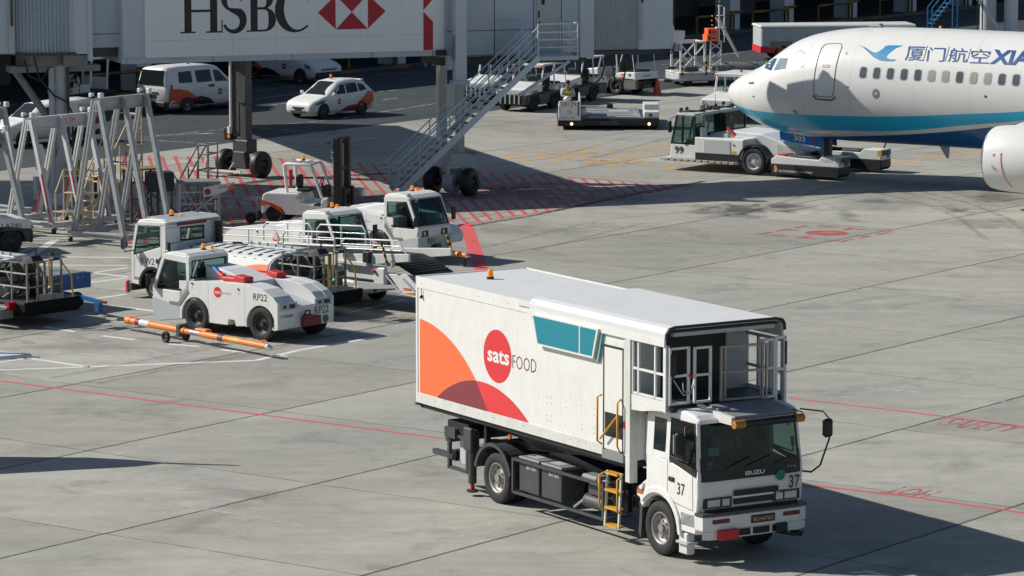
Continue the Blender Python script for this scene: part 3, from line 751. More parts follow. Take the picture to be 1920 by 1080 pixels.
# its foot is turned like the wheels: direction -36 degrees, so -144 in the bridge frame
def rot2(x, y, a=-144): return (x * math.cos(R(a)) - y * math.sin(R(a)), x * math.sin(R(a)) + y * math.cos(R(a)))
M2 = Matrix.Rotation(R(-144), 4, 'Z')
g = G(M2); g.box(.04, .32, -.2, .15, 1.2, 5.0, DGREY, .02); g.prism([(.04, 2.6), (.32, 2.6), (.42, 4.95), (-.06, 4.95)], -.26, -.21, DGREY); g.box(-.36, -.06, -.12, .2, 1.4, 5.0, DGREY); g.cyl((-.40, -.16, 1.5), (-.40, -.16, 4.95), .05, WHITE, 8); g.build('lifting_column', j2)
g = G(M2); g.box(-.28, .42, -.25, .3, .8, 1.3, DGREY, .04); g.box(-.72, -.36, -.2, .15, 1.25, 1.7, BLACK, .03); g.box(-.45, -.35, -.3, -.2, 1.5, 1.75, WHITE); g.box(-.42, -.34, -.32, -.3, 1.36, 1.46, AMBER)
g.prism([(-.30, .3), (-.15, .9), (.35, .9), (.45, .3)], -.35, -.05, DGREY, bev=.03); g.cyl((-.75, 0, .46), (.75, 0, .46), .1, DGREY, 8)
g.box(-1.95, .5, -.75, -.68, .20, .27, WHITE); g.box(-1.2, -.1, -.7, -.5, .08, .2, WHITE2); g.tube([(-1.2, -.6, .1), (-1.28, -.55, .4), (-1.15, -.5, .7)], .03, WHITE); g.bar((-.1, -.62, .3), (.1, -.6, .55), .05, .03, WHITE)
bo2 = g.build('bogie', j2)
M3 = M2.to_3x3()
for sx in (-.75, .78):
    p = M3 @ Vector((sx, 0, 0)); pass
a_, b_ = M3 @ Vector((-.75, 0, 0)), M3 @ Vector((.80, 0, 0))
bogie_wheel(bo2, (a_.x, a_.y), (b_.x, b_.y))
# far right bridge foot above the aircraft
j3 = thing('passenger_boarding_bridge', 'grey bridge posts beyond the aircraft roof at the right edge', 'boarding bridge', (25.3, 196))
g = G(); g.cyl((-.45, 0, 0), (-.45, 0, 6), .42, LGREY, 20); g.build('support_column', j3)
g = G(); g.cyl((.75, 0, 0), (.75, 0, 6), .36, BRIDGE, 20); g.build('support_column', j3)
g = G(); g.bar((-1.7, -.6, 3.2), (.0, -.8, .8), .25, .2, BRIDGE); g.build('brace', j3)
g = G(); g.bar((2.0, -.4, 3.0), (3.4, -.4, 1.4), .1, .4, LGREY)
for i in range(7): g.box(2.0 + i * .22, 2.2 + i * .22, -.9, .1, 2.9 - i * .24, 2.93 - i * .24, MGREY)
g.bar((3.2, -.4, .2), (2.6, -.4, 2.0), .1, .1, LGREY); g.build('staircase', j3)
g = G(); g.box(-3, 8, -1.5, 2, 6, 8.6, BRIDGE2); g.build('outer_tunnel', j3)
# ------------------------------------------------------------------ airliner
from mathutils.bvhtree import BVHTree
PL_O, PL_A = Vector((7.66, 132.0, 0)), -34.0
def interp(tab, x):
    for (a, va), (b_, vb) in zip(tab[:-1], tab[1:]):
        if x <= b_:
            t_ = (x - a) / (b_ - a); return va + (vb - va) * t_
    return tab[-1][1]
def smooth_tab(tab, x, w=.22):
    return sum(interp(tab, max(0, x + d * w)) for d in (-1, -.5, 0, .5, 1)) / 5
TOP = [(0, 2.72), (.06, 2.96), (.2, 3.18), (.5, 3.40), (1.0, 3.64), (1.4, 3.80), (1.75, 4.02), (2.1, 4.28), (2.5, 4.55), (2.85, 4.76), (3.3, 4.94), (3.8, 5.08), (4.5, 5.21), (5.3, 5.30), (6.5, 5.36), (8, 5.38), (30, 5.38)]
BOT = [(0, 2.72), (.06, 2.60), (.2, 2.46), (.5, 2.25), (.9, 2.02), (1.4, 1.80), (2.0, 1.60), (2.6, 1.47), (3.4, 1.40), (5, 1.37), (30, 1.37)]
HW = [(0, .0), (.06, .22), (.2, .42), (.5, .68), (.9, .92), (1.4, 1.15), (2.0, 1.36), (2.6, 1.52), (3.4, 1.68), (4.2, 1.79), (5.2, 1.86), (6.5, 1.88), (30, 1.88)]
def plane_mat():
    m = mat('aircraft_livery', (0.74, 0.74, 0.725), 0.28, var=0.025, scale=1.2, dirt=0.05, dirtcol=(0.35, 0.33, 0.30), coat=0.35)
    n, l = m.node_tree.nodes, m.node_tree.links
    b = n['Principled BSDF']; src = b.inputs['Base Color'].links[0].from_socket
    tc = n.new('ShaderNodeTexCoord'); sep = n.new('ShaderNodeSeparateXYZ'); l.new(tc.outputs['Object'], sep.inputs[0])
    xs = n.new('ShaderNodeMath'); xs.operation = 'DIVIDE'; l.new(sep.outputs[0], xs.inputs[0]); xs.inputs[1].default_value = 24.0
    def band(pts, soft=.006):
        c = n.new('ShaderNodeFloatCurve'); cv = c.mapping.curves[0]
        P = [(x / 24.0, z / 6.0) for x, z in pts]
        cv.points[0].location = P[0]; cv.points[1].location = P[-1]
        for p in P[1:-1]: cv.points.new(*p)
        c.mapping.update(); l.new(xs.outputs[0], c.inputs['Value'])
        mu = n.new('ShaderNodeMath'); mu.operation = 'MULTIPLY'; l.new(c.outputs[0], mu.inputs[0]); mu.inputs[1].default_value = 6.0
        lt = n.new('ShaderNodeMath'); lt.operation = 'LESS_THAN'; l.new(sep.outputs[2], lt.inputs[0]); l.new(mu.outputs[0], lt.inputs[1])
        return lt.outputs[0]
    def mix(f, a, col):
        q = n.new('ShaderNodeMix'); q.data_type = 'RGBA'; l.new(f, q.inputs[0]); l.new(a, q.inputs[6])
        if isinstance(col, tuple): q.inputs[7].default_value = (*col, 1)
        else: l.new(col, q.inputs[7])
        return q.outputs[2]
    up = band([(0, 2.62), (.4, 2.50), (1, 2.40), (2.0, 2.33), (3.2, 2.33), (4.8, 2.36), (7.5, 2.47), (10, 2.68), (12.4, 2.90), (16, 3.4), (24, 5.0)])
    lo = band([(0, 2.30), (.6, 1.95), (1.4, 1.72), (2.4, 1.62), (3.4, 1.66), (4.4, 1.78), (7.3, 1.93), (10, 2.28), (12.3, 2.58), (16, 3.15), (24, 4.7)])
    dk = band([(0, 1.2), (2.2, 1.36), (3.6, 1.48), (5.5, 1.63), (8.8, 1.96), (12.3, 2.48), (16, 3.05), (24, 4.6)])
    c = mix(up, src, (0.02, 0.43, 0.70)); c = mix(lo, c, src); c = mix(dk, c, (0.008, 0.085, 0.27))
    # faint skin joints
    w = None
    for x0 in (1.02, 2.55, 3.95, 5.85, 8.3, 10.4, 12.6):
        d = n.new('ShaderNodeMath'); d.operation = 'SUBTRACT'; l.new(sep.outputs[0], d.inputs[0]); d.inputs[1].default_value = x0
        a_ = n.new('ShaderNodeMath'); a_.operation = 'ABSOLUTE'; l.new(d.outputs[0], a_.inputs[0])
        lt = n.new('ShaderNodeMath'); lt.operation = 'LESS_THAN'; l.new(a_.outputs[0], lt.inputs[0]); lt.inputs[1].default_value = .009
        if w is None: w = lt.outputs[0]
        else:
            mxx = n.new('ShaderNodeMath'); mxx.operation = 'MAXIMUM'; l.new(w, mxx.inputs[0]); l.new(lt.outputs[0], mxx.inputs[1]); w = mxx.outputs[0]
    hf = n.new('ShaderNodeMath'); hf.operation = 'MULTIPLY'; l.new(w, hf.inputs[0]); hf.inputs[1].default_value = .35
    c = mix(hf.outputs[0], c, (0.25, 0.25, 0.25))
    l.new(c, b.inputs['Base Color'])
    return m
LIVERY = plane_mat()
air = thing('passenger_aircraft', 'white airliner with cyan and blue stripes, parked nose to the left', 'aircraft', PL_O, PL_A)
xs_ = [0.0, .015, .04, .08, .13, .2] + [.2 + i * .12 for i in range(1, 45)] + [5.6 + i * .6 for i in range(1, 33)]
NR = 72; vs, fs = [], []
for x in xs_:
    w_ = .04 if x < .3 else .2
    tz, bz, hw = (interp(TOP, x), interp(BOT, x), interp(HW, x)) if x < .3 else (smooth_tab(TOP, x), smooth_tab(BOT, x), smooth_tab(HW, x))
    cz, hz = (tz + bz) / 2, max((tz - bz) / 2, 1e-3)
    for j in range(NR):
        a = 2 * math.pi * j / NR
        vs.append((x, hw * math.cos(a), cz + hz * math.sin(a)))
for i in range(len(xs_) - 1):
    for j in range(NR): fs.append((i * NR + j, i * NR + (j + 1) % NR, (i + 1) * NR + (j + 1) % NR, (i + 1) * NR + j))
g = G(); g.add(vs, fs, LIVERY, True); fus = g.build('fuselage', air)
BV = BVHTree.FromPolygons([Vector(p) for p in vs], fs)
MI = (Matrix.Translation(PL_O) @ Matrix.Rotation(R(PL_A), 4, 'Z')).inverted()
def skin(px, py, off=.006):
    """point of the fuselage skin for a photo pixel, in aircraft coordinates"""
    o = MI @ Vector((0, 0, CAM_H)); q = MI @ at(px, py, 0.0)
    d = (q - o).normalized(); loc, nor, _, _ = BV.ray_cast(o, d)
    if loc is None:
        loc, nor, _, _ = BV.find_nearest(q)
    if nor.dot(d) > 0: nor = -nor
    return loc + nor * off
def skin_xa(x, deg, off=.006):
    o = Vector((x, 0, 3.37)); d = Vector((0, -math.cos(R(deg)), math.sin(R(deg))))
    loc, nor, _, _ = BV.ray_cast(o + d * 6, -d)
    return loc + d * off
def skin_patch(g, poly, m, off=.006, step=.04, fn=None):
    """polygon (x, angle or pixel) laid on the skin in small faces"""
    fn = fn or skin
    b = bmesh.new(); vv = [b.verts.new((p[0], p[1], 0)) for p in poly]; b.faces.new(vv)
    ys = [p[1] for p in poly]; xs = [p[0] for p in poly]
    for k, (lo, hi) in enumerate(((min(xs), max(xs)), (min(ys), max(ys)))):
        n_ = max(1, int((hi - lo) / step)); no = (1, 0, 0) if k == 0 else (0, 1, 0)
        for i in range(1, n_):
            t_ = lo + (hi - lo) * i / n_
            bmesh.ops.bisect_plane(b, geom=b.verts[:] + b.edges[:] + b.faces[:], plane_co=(t_, 0, 0) if k == 0 else (0, t_, 0), plane_no=no)
    bmesh.ops.triangulate(b, faces=[f for f in b.faces if len(f.verts) > 4])
    b.verts.index_update()
    g.add([fn(v.co.x, v.co.y, off) for v in b.verts], [[v.index for v in f.verts] for f in b.faces], m, True); b.free()
def rrect(x0, x1, y0, y1, rx, ry, n=5):
    P = []
    for cx, cy, a0 in ((x1 - rx, y1 - ry, 0), (x0 + rx, y1 - ry, 90), (x0 + rx, y0 + ry, 180), (x1 - rx, y0 + ry, 270)):
        for i in range(n + 1):
            a = R(a0 + 90 * i / n); P.append((cx + rx * math.cos(a), cy + ry * math.sin(a)))
    return P
CABG = mat('cabin_glass', (0.10, 0.13, 0.145), 0.12, var=0.3, scale=3.0)
CABG2 = mat('cabin_glass_with_blind', (0.36, 0.36, 0.32), 0.2, var=0.1, scale=3.0)
FRAME = mat('window_frame_alloy', (0.50, 0.51, 0.52), 0.35, 0.3)
SEAM = mat('door_seam', (0.20, 0.21, 0.22), 0.5)
deg = lambda z: math.degrees(math.asin((z - 3.37) / 2.0))
for i in range(13):
    x = 6.33 + i * .522; a0, a1 = 11.2, 22.6
    g = G(); skin_patch(g, rrect(x - .155, x + .155, a0 - .8, a1 + .8, .10, 2.8), FRAME, .004, 2, skin_xa); o = g.build('window', air)
    g = G(); skin_patch(g, rrect(x - .12, x + .12, a0, a1, .085, 2.5), CABG2 if i in (5, 6, 8, 9) else CABG, .010, 2, skin_xa); g.build('pane', o)
# cockpit windows
COCK = mat('cockpit_glass', (0.03, 0.10, 0.15), 0.08, var=0.4, scale=2.0, spec=0.7)
COCK2 = mat('cockpit_glass_pale', (0.22, 0.29, 0.33), 0.08, var=0.3, scale=2.0, spec=0.7)
for poly, inner in (([(1431, 128), (1442, 108), (1460, 108), (1446, 136)], [(1433.5, 127.5), (1443.5, 110), (1457.5, 110), (1446, 133)]), ([(1447, 135), (1461, 107.5), (1480, 107.5), (1475.5, 130.5)], [(1450.5, 132.5), (1462.5, 109.5), (1478, 109.5), (1473.5, 129)])):
    g = G(); skin_patch(g, poly, WHITE, .006, 5); o = g.build('cockpit_window', air)
    g = G(); skin_patch(g, inner, COCK if inner[0][0] < 1440 else COCK2, .012, 5); g.build('pane', o)
# windscreen on the far side of the nose, mirrored
g = G(); skin_patch(g, [(1.55, 140), (1.95, 128), (1.95, 112), (1.62, 100)], COCK, .010, .2, skin_xa); g.build('cockpit_window', air)
# front door
ring = rrect(4.42, 5.24, -11, 50.5, .2, 7.5, 6)
g = G()
pts = [skin_xa(x, a, .006) for x, a in ring]
dense = []
for (x0, a0), (x1, a1) in zip(ring, ring[1:] + ring[:1]):
    k_ = max(1, int(abs(a1 - a0) / 4))
    for i in range(k_): dense.append(skin_xa(x0 + (x1 - x0) * i / k_, a0 + (a1 - a0) * i / k_, .004))
g.tube(dense, .017, SEAM, 5, closed=True)
dr = g.build('door', air)
g = G(); skin_patch(g, rrect(4.70, 4.98, 20.5, 23.5, .02, .6), SEAM, .006, 3, skin_xa); skin_patch(g, rrect(4.74, 4.96, 21, 22.6, .02, .5), RIM, .012, 3, skin_xa); g.build('handle', dr)
g = G(); dense = [skin_xa(4.40 + .88 * i / 24, -14.2 + 4.2 * abs((i - 12) / 12) ** 6, .008) for i in range(25)]; g.tube(dense, .028, DGREY, 5); g.build('scuff_strip', dr)
# small fittings of the skin
g = G(); skin_patch(g, [(6.87 + .14 * math.cos(i * .35), -4.5 + 5.2 * math.sin(i * .35)) for i in range(18)], MGREY, .006, 2, skin_xa); skin_patch(g, [(6.87 + .06 * math.cos(i * .7), -4.2 + 1.8 * math.sin(i * .7)) for i in range(9)], LGREY, .01, 2, skin_xa); g.build('outflow_valve', air)
g = G()
for px, py, r_ in ((1848, 181, 2.6), (1590, 163.5, 1.6), (1413, 155, 1.7), (1413, 181, 1.7)): skin_patch(g, [(px + r_ * math.cos(i * .6), py + r_ * math.sin(i * .6)) for i in range(10)], DGREY, .006, 9)
for a_, c_ in (((1488, 206), (1496, 213)), ((1405, 156), (1412, 155.5))): g.tube([skin(*a_, .03), skin(*c_, .03)], .02, DGREY)
g.tube([skin(1525, 111.5, .01), skin(1536, 111, .01)], .008, SEAM)
g.build('sensor', air)
g = G(); g.prism([(8.32, 1.40), (8.72, 1.40), (8.70, .99), (8.62, .97)], -.02, .02, LGREY, bev=.006); g.build('antenna_blade', air)
g = G(); g.prism([(5.6, 5.36), (6.1, 5.36), (6.0, 5.46), (5.7, 5.46)], -.12, .12, LGREY, bev=.01); g.build('antenna_fairing', air)
g = G(); g.ball((8.3, 0, 5.42), .05, AMBER, 6); g.build('beacon', air)
# airline mark and name
MARK = mat('blue_bird_mark', (0.012, 0.25, 0.52), 0.35, var=0.35, scale=1.0, coat=0.3)
NAVYI = mat('navy_lettering', (0.012, 0.075, 0.28), 0.35, var=0.05, coat=0.3)
q = lambda x, y: (1340 + x * .30208, 40 + y * .30208)
bird_top = [(896, 149), (935, 162), (965, 182), (990, 195), (1010, 193), (1040, 175), (1062, 155), (1085, 150), (1130, 150), (1170, 151), (1125, 165), (1085, 195), (1065, 215), (1070, 228), (1090, 236), (1132, 238), (1100, 247), (1060, 247), (1020, 240), (985, 222), (950, 188), (925, 165)]
g = G(); skin_patch(g, [q(*p) for p in bird_top], MARK, .012, 4); g.build('emblem', air)
def skin_text(g, s, x0, y0, x1, y1, h, m, lean=0.0, bold=0.0, step=.18):
    """text with its base line from pixel (x0, y0) to (x1, y1) and cap height h pixels"""
    W = x1 - x0
    def mp(u, v): return skin(x0 + u * W + lean * v * h, y0 + (y1 - y0) * u - v * h, .012)
    text_geo(g, s, (0, 0, 0), (1, 0, 0), (0, 1, 0), 1.0, m, w=1.0, bold=bold, slice_=step, mapf=mp)
g = G()
for s, x0, x1, yb in (('厦', 1696, 1732, 113.5), ('门', 1737, 1770, 115), ('航', 1777, 1812, 116.5), ('空', 1818, 1854, 118.5)): skin_text(g, s, x0, yb, x1, yb + 1, 26.5, NAVYI, lean=.16)
for x0, y0, x1, y1 in ((1731, 113.5, 1739, 86), (1772, 115, 1780, 88), (1812.5, 117, 1820.5, 91)): g.tube([skin(x0 + (x1 - x0) * i / 5, y0 + (y1 - y0) * i / 5, .01) for i in range(6)], .007, NAVYI, 4)
skin_text(g, 'XIAMEN', 1855, 120, 2012, 127, 27, NAVYI, lean=.32, bold=.035)
g.build('lettering', air)
g = G()
cx, cy = 1501.5, 111.5
g.tube([skin(cx + 9 * math.cos(R(a)) + .5, cy + 14.5 * math.sin(R(a)), .006) for a in range(-75, 130, 12)], .008, GINK, 4)
for k_ in (-4, 0, 4): g.tube([skin(cx - 5 + i * 2.2, cy + 2 - k_ + (2.2 if i % 2 else -.5) - i * 1.1, .006) for i in range(6)], .010, GINK, 4)
for i in range(7):
    a = R(195 + i * 22); x, y = cx + 11 * math.cos(a), cy + 15.5 * math.sin(a)
    skin_text(g, 'SKYTEAM'[i], x - 1.2, y + 1.8, x + 1.2, y + 1.6, 3.6, GINK)
g.build('emblem', air); g = G()
for k_ in (-2, 0, 2): g.tube([skin(1585 + i * 1.6, 101 - k_ - i * .5, .006) for i in range(4)], .005, GINK, 4)
g.build('emblem', air)
# nose gear
g = G(); g.cyl((4.0, 0, .3), (4.0, 0, 1.5), .09, LGREY, 12); g.cyl((3.95, .0, .9), (3.2, 0, 1.5), .05, LGREY, 8); g.cyl((4, -.28, .34), (4, .28, .34), .07, DGREY, 10); g.box(3.88, 4.12, -.12, .12, .75, 1.4, DGREY, .03); ng = g.build('nose_gear', air)
wheel(ng, 4.0, -.22, .34, .2, -1, LGREY, 'car'); wheel(ng, 4.0, .22, .34, .2, 1, LGREY, 'car')
g = G()
GD = mat('blue_gear_door', (0.012, 0.19, 0.56), 0.35, var=0.06, coat=0.2)
for s_, m_ in ((-.47, GD), (.47, GD)):
    g.prism([(2.33, 1.56), (2.40, 1.68), (2.9, 1.60), (4.06, 1.46), (4.10, 1.11), (3.3, 1.19), (2.36, 1.30)], s_ - .02, s_ + .02, m_, bev=.008)
g.prism([(3.72, 1.50), (3.76, 1.49), (3.78, 1.10), (3.74, 1.1)], -.50, -.489, LOGORED)
dd = g.build('gear_door', ng)
g = G(); text_geo(g, '303', (2.92, -.50, 1.31), (1, 0, -.075), (0, 0, 1), .19, WINK, w=.46, bold=.03); g.build('lettering', dd)
# engine and wing of the near side
NAC = mat('nacelle_paint', (0.72, 0.72, 0.71), 0.3, var=0.03, coat=0.3, dirt=.06)
LIP = mat('polished_lip', (0.62, 0.62, 0.61), 0.22, 0.9, var=0.05)
eng = G(); c_ = (12.84, -4.85, 1.66)
eng.lathe([(.80, .30), (.84, .10), (.90, .015), (.945, .0), (.985, .03), (1.01, .09)], LIP, c_, 'x', 48)
eng.lathe([(1.01, .09), (1.05, .3), (1.09, .8), (1.10, 1.4), (1.06, 2.2), (.94, 3.1), (.80, 3.8)], NAC, c_, 'x', 48)
eng.lathe([(.80, .30), (.78, .9), (.2, .9), (.16, .75), (1e-3, .5)], DGREY, c_, 'x', 32)
eng.lathe([(.60, 3.0), (.48, 4.2), (.2, 4.9)], MGREY, c_, 'x', 24)
e_ = eng.build('engine', air)
g = G()
def nac(x, a): 
    r_ = interp([(.09, 1.01), (.3, 1.05), (.8, 1.09), (1.4, 1.10), (2.2, 1.06)], x) + .006
    return (c_[0] + x, c_[1] - r_ * math.cos(R(a)), c_[2] + r_ * math.sin(R(a)))
g.tube([nac(.78 + .25 * (i / 14) ** 2, 12 - i * 4.5) for i in range(15)], .012, LOGORED, 4); g.tube([nac(.74, 12), nac(.82, 12)], .01, LOGORED, 4); g.tube([nac(.78, 14.5), nac(.78, 9.5)], .01, LOGORED, 4)
g.tube([nac(.52 + .035 * math.cos(i * .6), 10 + 2.2 * math.sin(i * .6)) for i in range(11)], .007, LOGORED, 4)
for k_ in range(4): g.tube([nac(.44 + k_ * .06, -6 - 3 * k_), nac(.5 + k_ * .05, -16)], .006, GINK, 4)
g.build('marking', e_)
g = G(); g.prism([(13.2, 2.6), (14.2, 2.95), (17.2, 2.9), (17.2, 2.3), (14.5, 2.5)], -4.97, -4.73, NAC, bev=.03); g.build('pylon', air)
g = G(); g.hexa([(13.0, -1.5, 1.9), (20.5, -1.5, 1.9), (23.4, -17, 3.5), (21.8, -17, 3.5), (13.0, -1.5, 2.5), (20.5, -1.5, 2.2), (23.4, -17, 3.62), (21.8, -17, 3.65)], LGREY); g.build('wing', air)
# ------------------------------------------------------------------ people
def grow(name, joints, bones, m, parent=None, sub=1):
    """continuous tapered body: joints {name: (x, y, z, radius)}, bones [(a, b)]"""
    names = list(joints); me = bpy.data.meshes.new(name)
    me.from_pydata([joints[k][:3] for k in names], [(names.index(a), names.index(b)) for a, b in bones], [])
    o = bpy.data.objects.new(name, me); COL.objects.link(o)
    md = o.modifiers.new('s', 'SKIN'); md.use_smooth_shade = True
    for i, k in enumerate(names):
        v = me.skin_vertices[0].data[i]; v.radius = (joints[k][3], joints[k][4] if len(joints[k]) > 4 else joints[k][3]); v.use_root = (i == 0)
    sb = o.modifiers.new('d', 'SUBSURF'); sb.levels = sb.render_levels = sub
    ev = bpy.data.meshes.new_from_object(o.evaluated_get(bpy.context.evaluated_depsgraph_get()))
    bpy.data.objects.remove(o); ev.materials.clear(); ev.materials.append(m)
    ev.polygons.foreach_set('use_smooth', [True] * len(ev.polygons))
    return link(name, ev, parent)
def person(label, loc, deg, pose='sit', vest=HIVIS, cap=None, group=None):
    """adult; local x forward; sit: hip height 0.45 above loc"""
    t = thing('person', label, 'person', loc, deg, group)
    if pose == 'sit':
        J = dict(pelvis=(0, 0, .50, .15, .12), waist=(.0, 0, .68, .135, .105), chest=(.03, 0, .90, .155, .11), neck=(.04, 0, 1.06, .058), head0=(.06, 0, 1.14, .075), head1=(.07, 0, 1.26, .082))
        leg = {'hip': (.08, .10, .48, .085), 'knee': (.46, .13, .52, .06), 'ank': (.50, .13, .10, .042), 'toe': (.68, .14, .05, .035)}
        arm = {'sho': (.03, .20, .98, .062), 'elb': (.14, .25, .74, .045), 'wri': (.36, .15, .74, .032), 'hand': (.43, .12, .75, .036)}
    elif pose == 'stand':
        J = dict(pelvis=(0, 0, .92, .15, .11), waist=(.0, 0, 1.08, .13, .10), chest=(.02, 0, 1.32, .16, .11), neck=(.03, 0, 1.49, .055), head0=(.05, 0, 1.57, .075), head1=(.06, 0, 1.69, .082))
        leg = {'hip': (0, .09, .86, .085), 'knee': (.03, .10, .48, .058), 'ank': (-.02, .11, .09, .042), 'toe': (.15, .12, .04, .035)}
        arm = {'sho': (.02, .20, 1.41, .06), 'elb': (.02, .27, 1.12, .043), 'wri': (.18, .26, .95, .032), 'hand': (.25, .25, .93, .036)}
    else:   # bent forward
        J = dict(pelvis=(0, 0, .88, .15, .11), waist=(.12, 0, 1.0, .13, .10), chest=(.34, 0, 1.12, .16, .11), neck=(.50, 0, 1.17, .055), head0=(.57, 0, 1.17, .075), head1=(.68, 0, 1.18, .082))
        leg = {'hip': (0, .09, .82, .085), 'knee': (.10, .11, .46, .058), 'ank': (-.03, .12, .09, .042), 'toe': (.14, .13, .04, .035)}
        arm = {'sho': (.40, .20, 1.10, .06), 'elb': (.48, .25, .82, .043), 'wri': (.60, .20, .62, .032), 'hand': (.64, .18, .56, .036)}
    for s, k in ((1, 'l'), (-1, 'r')):
        for src in (leg, arm):
            for n_, v in src.items(): J[n_ + k] = (v[0], v[1] * s, *v[2:])
    B = [('pelvis', 'waist'), ('waist', 'chest'), ('chest', 'neck'), ('neck', 'head0'), ('head0', 'head1')]
    for k in 'lr': B += [('pelvis', 'hip' + k), ('hip' + k, 'knee' + k), ('knee' + k, 'ank' + k), ('ank' + k, 'toe' + k), ('chest', 'sho' + k), ('sho' + k, 'elb' + k), ('elb' + k, 'wri' + k), ('wri' + k, 'hand' + k)]
    grow('body', J, B, SKIN, t)
    def sub(keys, bones, add, m, name):
        jj = {k: (*J[k][:3], *(r + add for r in J[k][3:])) for k in keys}
        return grow(name, jj, bones, m, t)
    up = ['waist', 'chest', 'shol', 'shor', 'elbl', 'elbr']
    sub(up, [('waist', 'chest'), ('chest', 'shol'), ('chest', 'shor'), ('shol', 'elbl'), ('shor', 'elbr')], .014, SHIRT, 'shirt')
    if vest:
        p, c = Vector(J['waist'][:3]), Vector(J['chest'][:3])
        jj = {'a': (*(p - (c - p) * .3), .155, .13), 'b': (*p, .158, .13), 'c': (*c, .182, .135), 'd': (*(c + (c - p) * .35), .15, .10)}
        grow('vest', jj, [('a', 'b'), ('b', 'c'), ('c', 'd')], vest, t)
    low = ['pelvis', 'hipl', 'hipr', 'kneel', 'kneer', 'ankl', 'ankr']
    sub(low, [('pelvis', 'hipl'), ('pelvis', 'hipr'), ('hipl', 'kneel'), ('hipr', 'kneer'), ('kneel', 'ankl'), ('kneer', 'ankr')], .016, NAVY, 'trousers')
    h0, h1 = Vector(J['head0'][:3]), Vector(J['head1'][:3]); ax = (h1 - h0).normalized()
    g = G(); g.ball(h1 + ax * .015 - Vector((.018, 0, 0)), .098, cap or HAIR, 6, .95); g.build('hair' if not cap else 'cap', t)
    f = Vector((1, 0, 0)) if pose != 'bend' else Vector((.2, 0, -1)); fc = h0 + (h1 - h0) * .55
    g = G(); sd_ = Vector((0, 1, 0))
    for s in (-1, 1):
        g.ball(fc + f * .082 + sd_ * .032 * s + ax * .015, .012, INK, 4); g.ball(fc + sd_ * .088 * s - f * .01, .022, SKIN, 4)
    g.cyl(fc + f * .08 + ax * .01, fc + f * .105 - ax * .02, .012, SKIN, 6); g.box(*(sorted((fc.x + f.x * .075 - .004, fc.x + f.x * .075 + .012))), -.025, .025, fc.z - .052, fc.z - .044, DRED)
    g.build('face', t)
    for s, k in ((1, 'l'), (-1, 'r')):
        w, hd = Vector(J['wri' + k][:3]), Vector(J['hand' + k][:3]); d = (hd - w).normalized(); side = d.cross(Vector((0, 0, 1))).normalized(); g = G()
        for i, ln in enumerate((.075, .085, .08, .06)):
            o_ = hd + side * (.03 - i * .02) + d * .015; g.tube([o_, o_ + d * ln * .55, o_ + d * ln * .8 - Vector((0, 0, .03))], .0085, SKIN, 5)
        g.tube([w + d * .03 + side * .03 * s, w + d * .06 + side * .055 * s, w + d * .095 + side * .05 * s], .010, SKIN, 5); g.build('fingers', t)
    return t

# ------------------------------------------------------------------ high-lift catering truck (x forward, right side towards the camera)
tk = thing('catering_truck', 'white high-lift catering truck with orange circle livery and open front platform', 'truck', (3.61, 67.0), -58.5)
RY = -1.25
g = G()
for y in (-.42, .42): g.box(-7.1, .9, y - .06, y + .06, .72, .98, BLACK)
for x in (-7.0, -6.2, -5.0, -3.5, -2.0, -.6): g.box(x - .06, x + .06, -.36, .36, .75, .95, BLACK)
g.box(-6.9, -1.4, -.75, -.55, 1.30, 1.5, BLACK); g.box(-6.9, -1.4, .55, .75, 1.30, 1.5, BLACK)
for s_ in (-.62, .62):
    g.bar((-6.6, s_, 1.45), (-2.4, s_, 1.0), .09, .16, DGREY); g.bar((-6.6, s_, 1.0), (-2.4, s_, 1.45), .09, .16, BLACK)
g.box(-6.8, -1.3, -1.0, 1.0, 1.50, 1.60, BLACK); g.cyl((-5.69, -.8, .5), (-5.69, .8, .5), .13, BLACK, 12); g.cyl((0, -.8, .5), (0, .8, .5), .10, BLACK, 12); g.ball((-5.69, 0, .5), .24, BLACK, 8)
g.box(-.5, 1.1, -.5, .5, .5, 1.1, BLACK); g.box(-2.0, -.6, -.4, .4, .45, .75, DGREY, .04)
# tail frame
g.box(-7.55, -7.35, -1.15, 1.15, .95, 1.12, DGREY); g.box(-7.5, -7.1, -1.2, -.9, 1.05, 1.25, DGREY); g.box(-8.05, -7.3, -1.15, -1.05, .62, .72, DGREY); g.box(-7.5, -6.7, -1.12, -.5, 1.15, 1.38, BLACK)
for x in (-7.42, -6.72): g.box(x - .035, x + .035, -1.16, -1.09, .42, 1.15, DGREY)
g.box(-7.45, -6.7, -1.16, -1.09, .42, .48, DGREY); g.box(-7.45, -6.7, -1.16, -1.09, 1.08, 1.14, DGREY); g.box(-7.2, -6.85, -1.02, -.9, .55, 1.05, LGREY); g.box(-7.6, -7.4, -1.0, 1.0, .55, .75, BLACK)
g.box(-6.15, -6.07, -1.1, -1.0, .95, 1.6, BLACK); g.cyl((-5.0, -1.2, 1.42), (-5.0, -1.24, 1.42), .05, AMBERL, 8)
g.build('chassis', tk)
g = G(); g.box(-6.68, -6.5, -1.2, -.98, .85, 1.3, DGREY, .03); g.cyl((-6.59, -1.1, .25), (-6.59, -1.1, .9), .085, DGREY, 12); g.cyl((-6.59, -1.1, .12), (-6.59, -1.1, .28), .045, RED, 8); g.cyl((-6.59, -1.1, .08), (-6.59, -1.1, .12), .12, DGREY, 10); g.box(-6.75, -6.45, -1.22, -1.12, .9, 1.35, DGREY, .02)
g.build('stabiliser_leg', tk)
for y, s_ in ((-.98, -1), (-.70, 1), (.98, 1), (.70, -1)): wheel(tk, -5.69, y, .495, .27, s_)
for y, s_ in ((-.98, -1), (.98, 1)): wheel(tk, 0, y, .495, .28, s_)
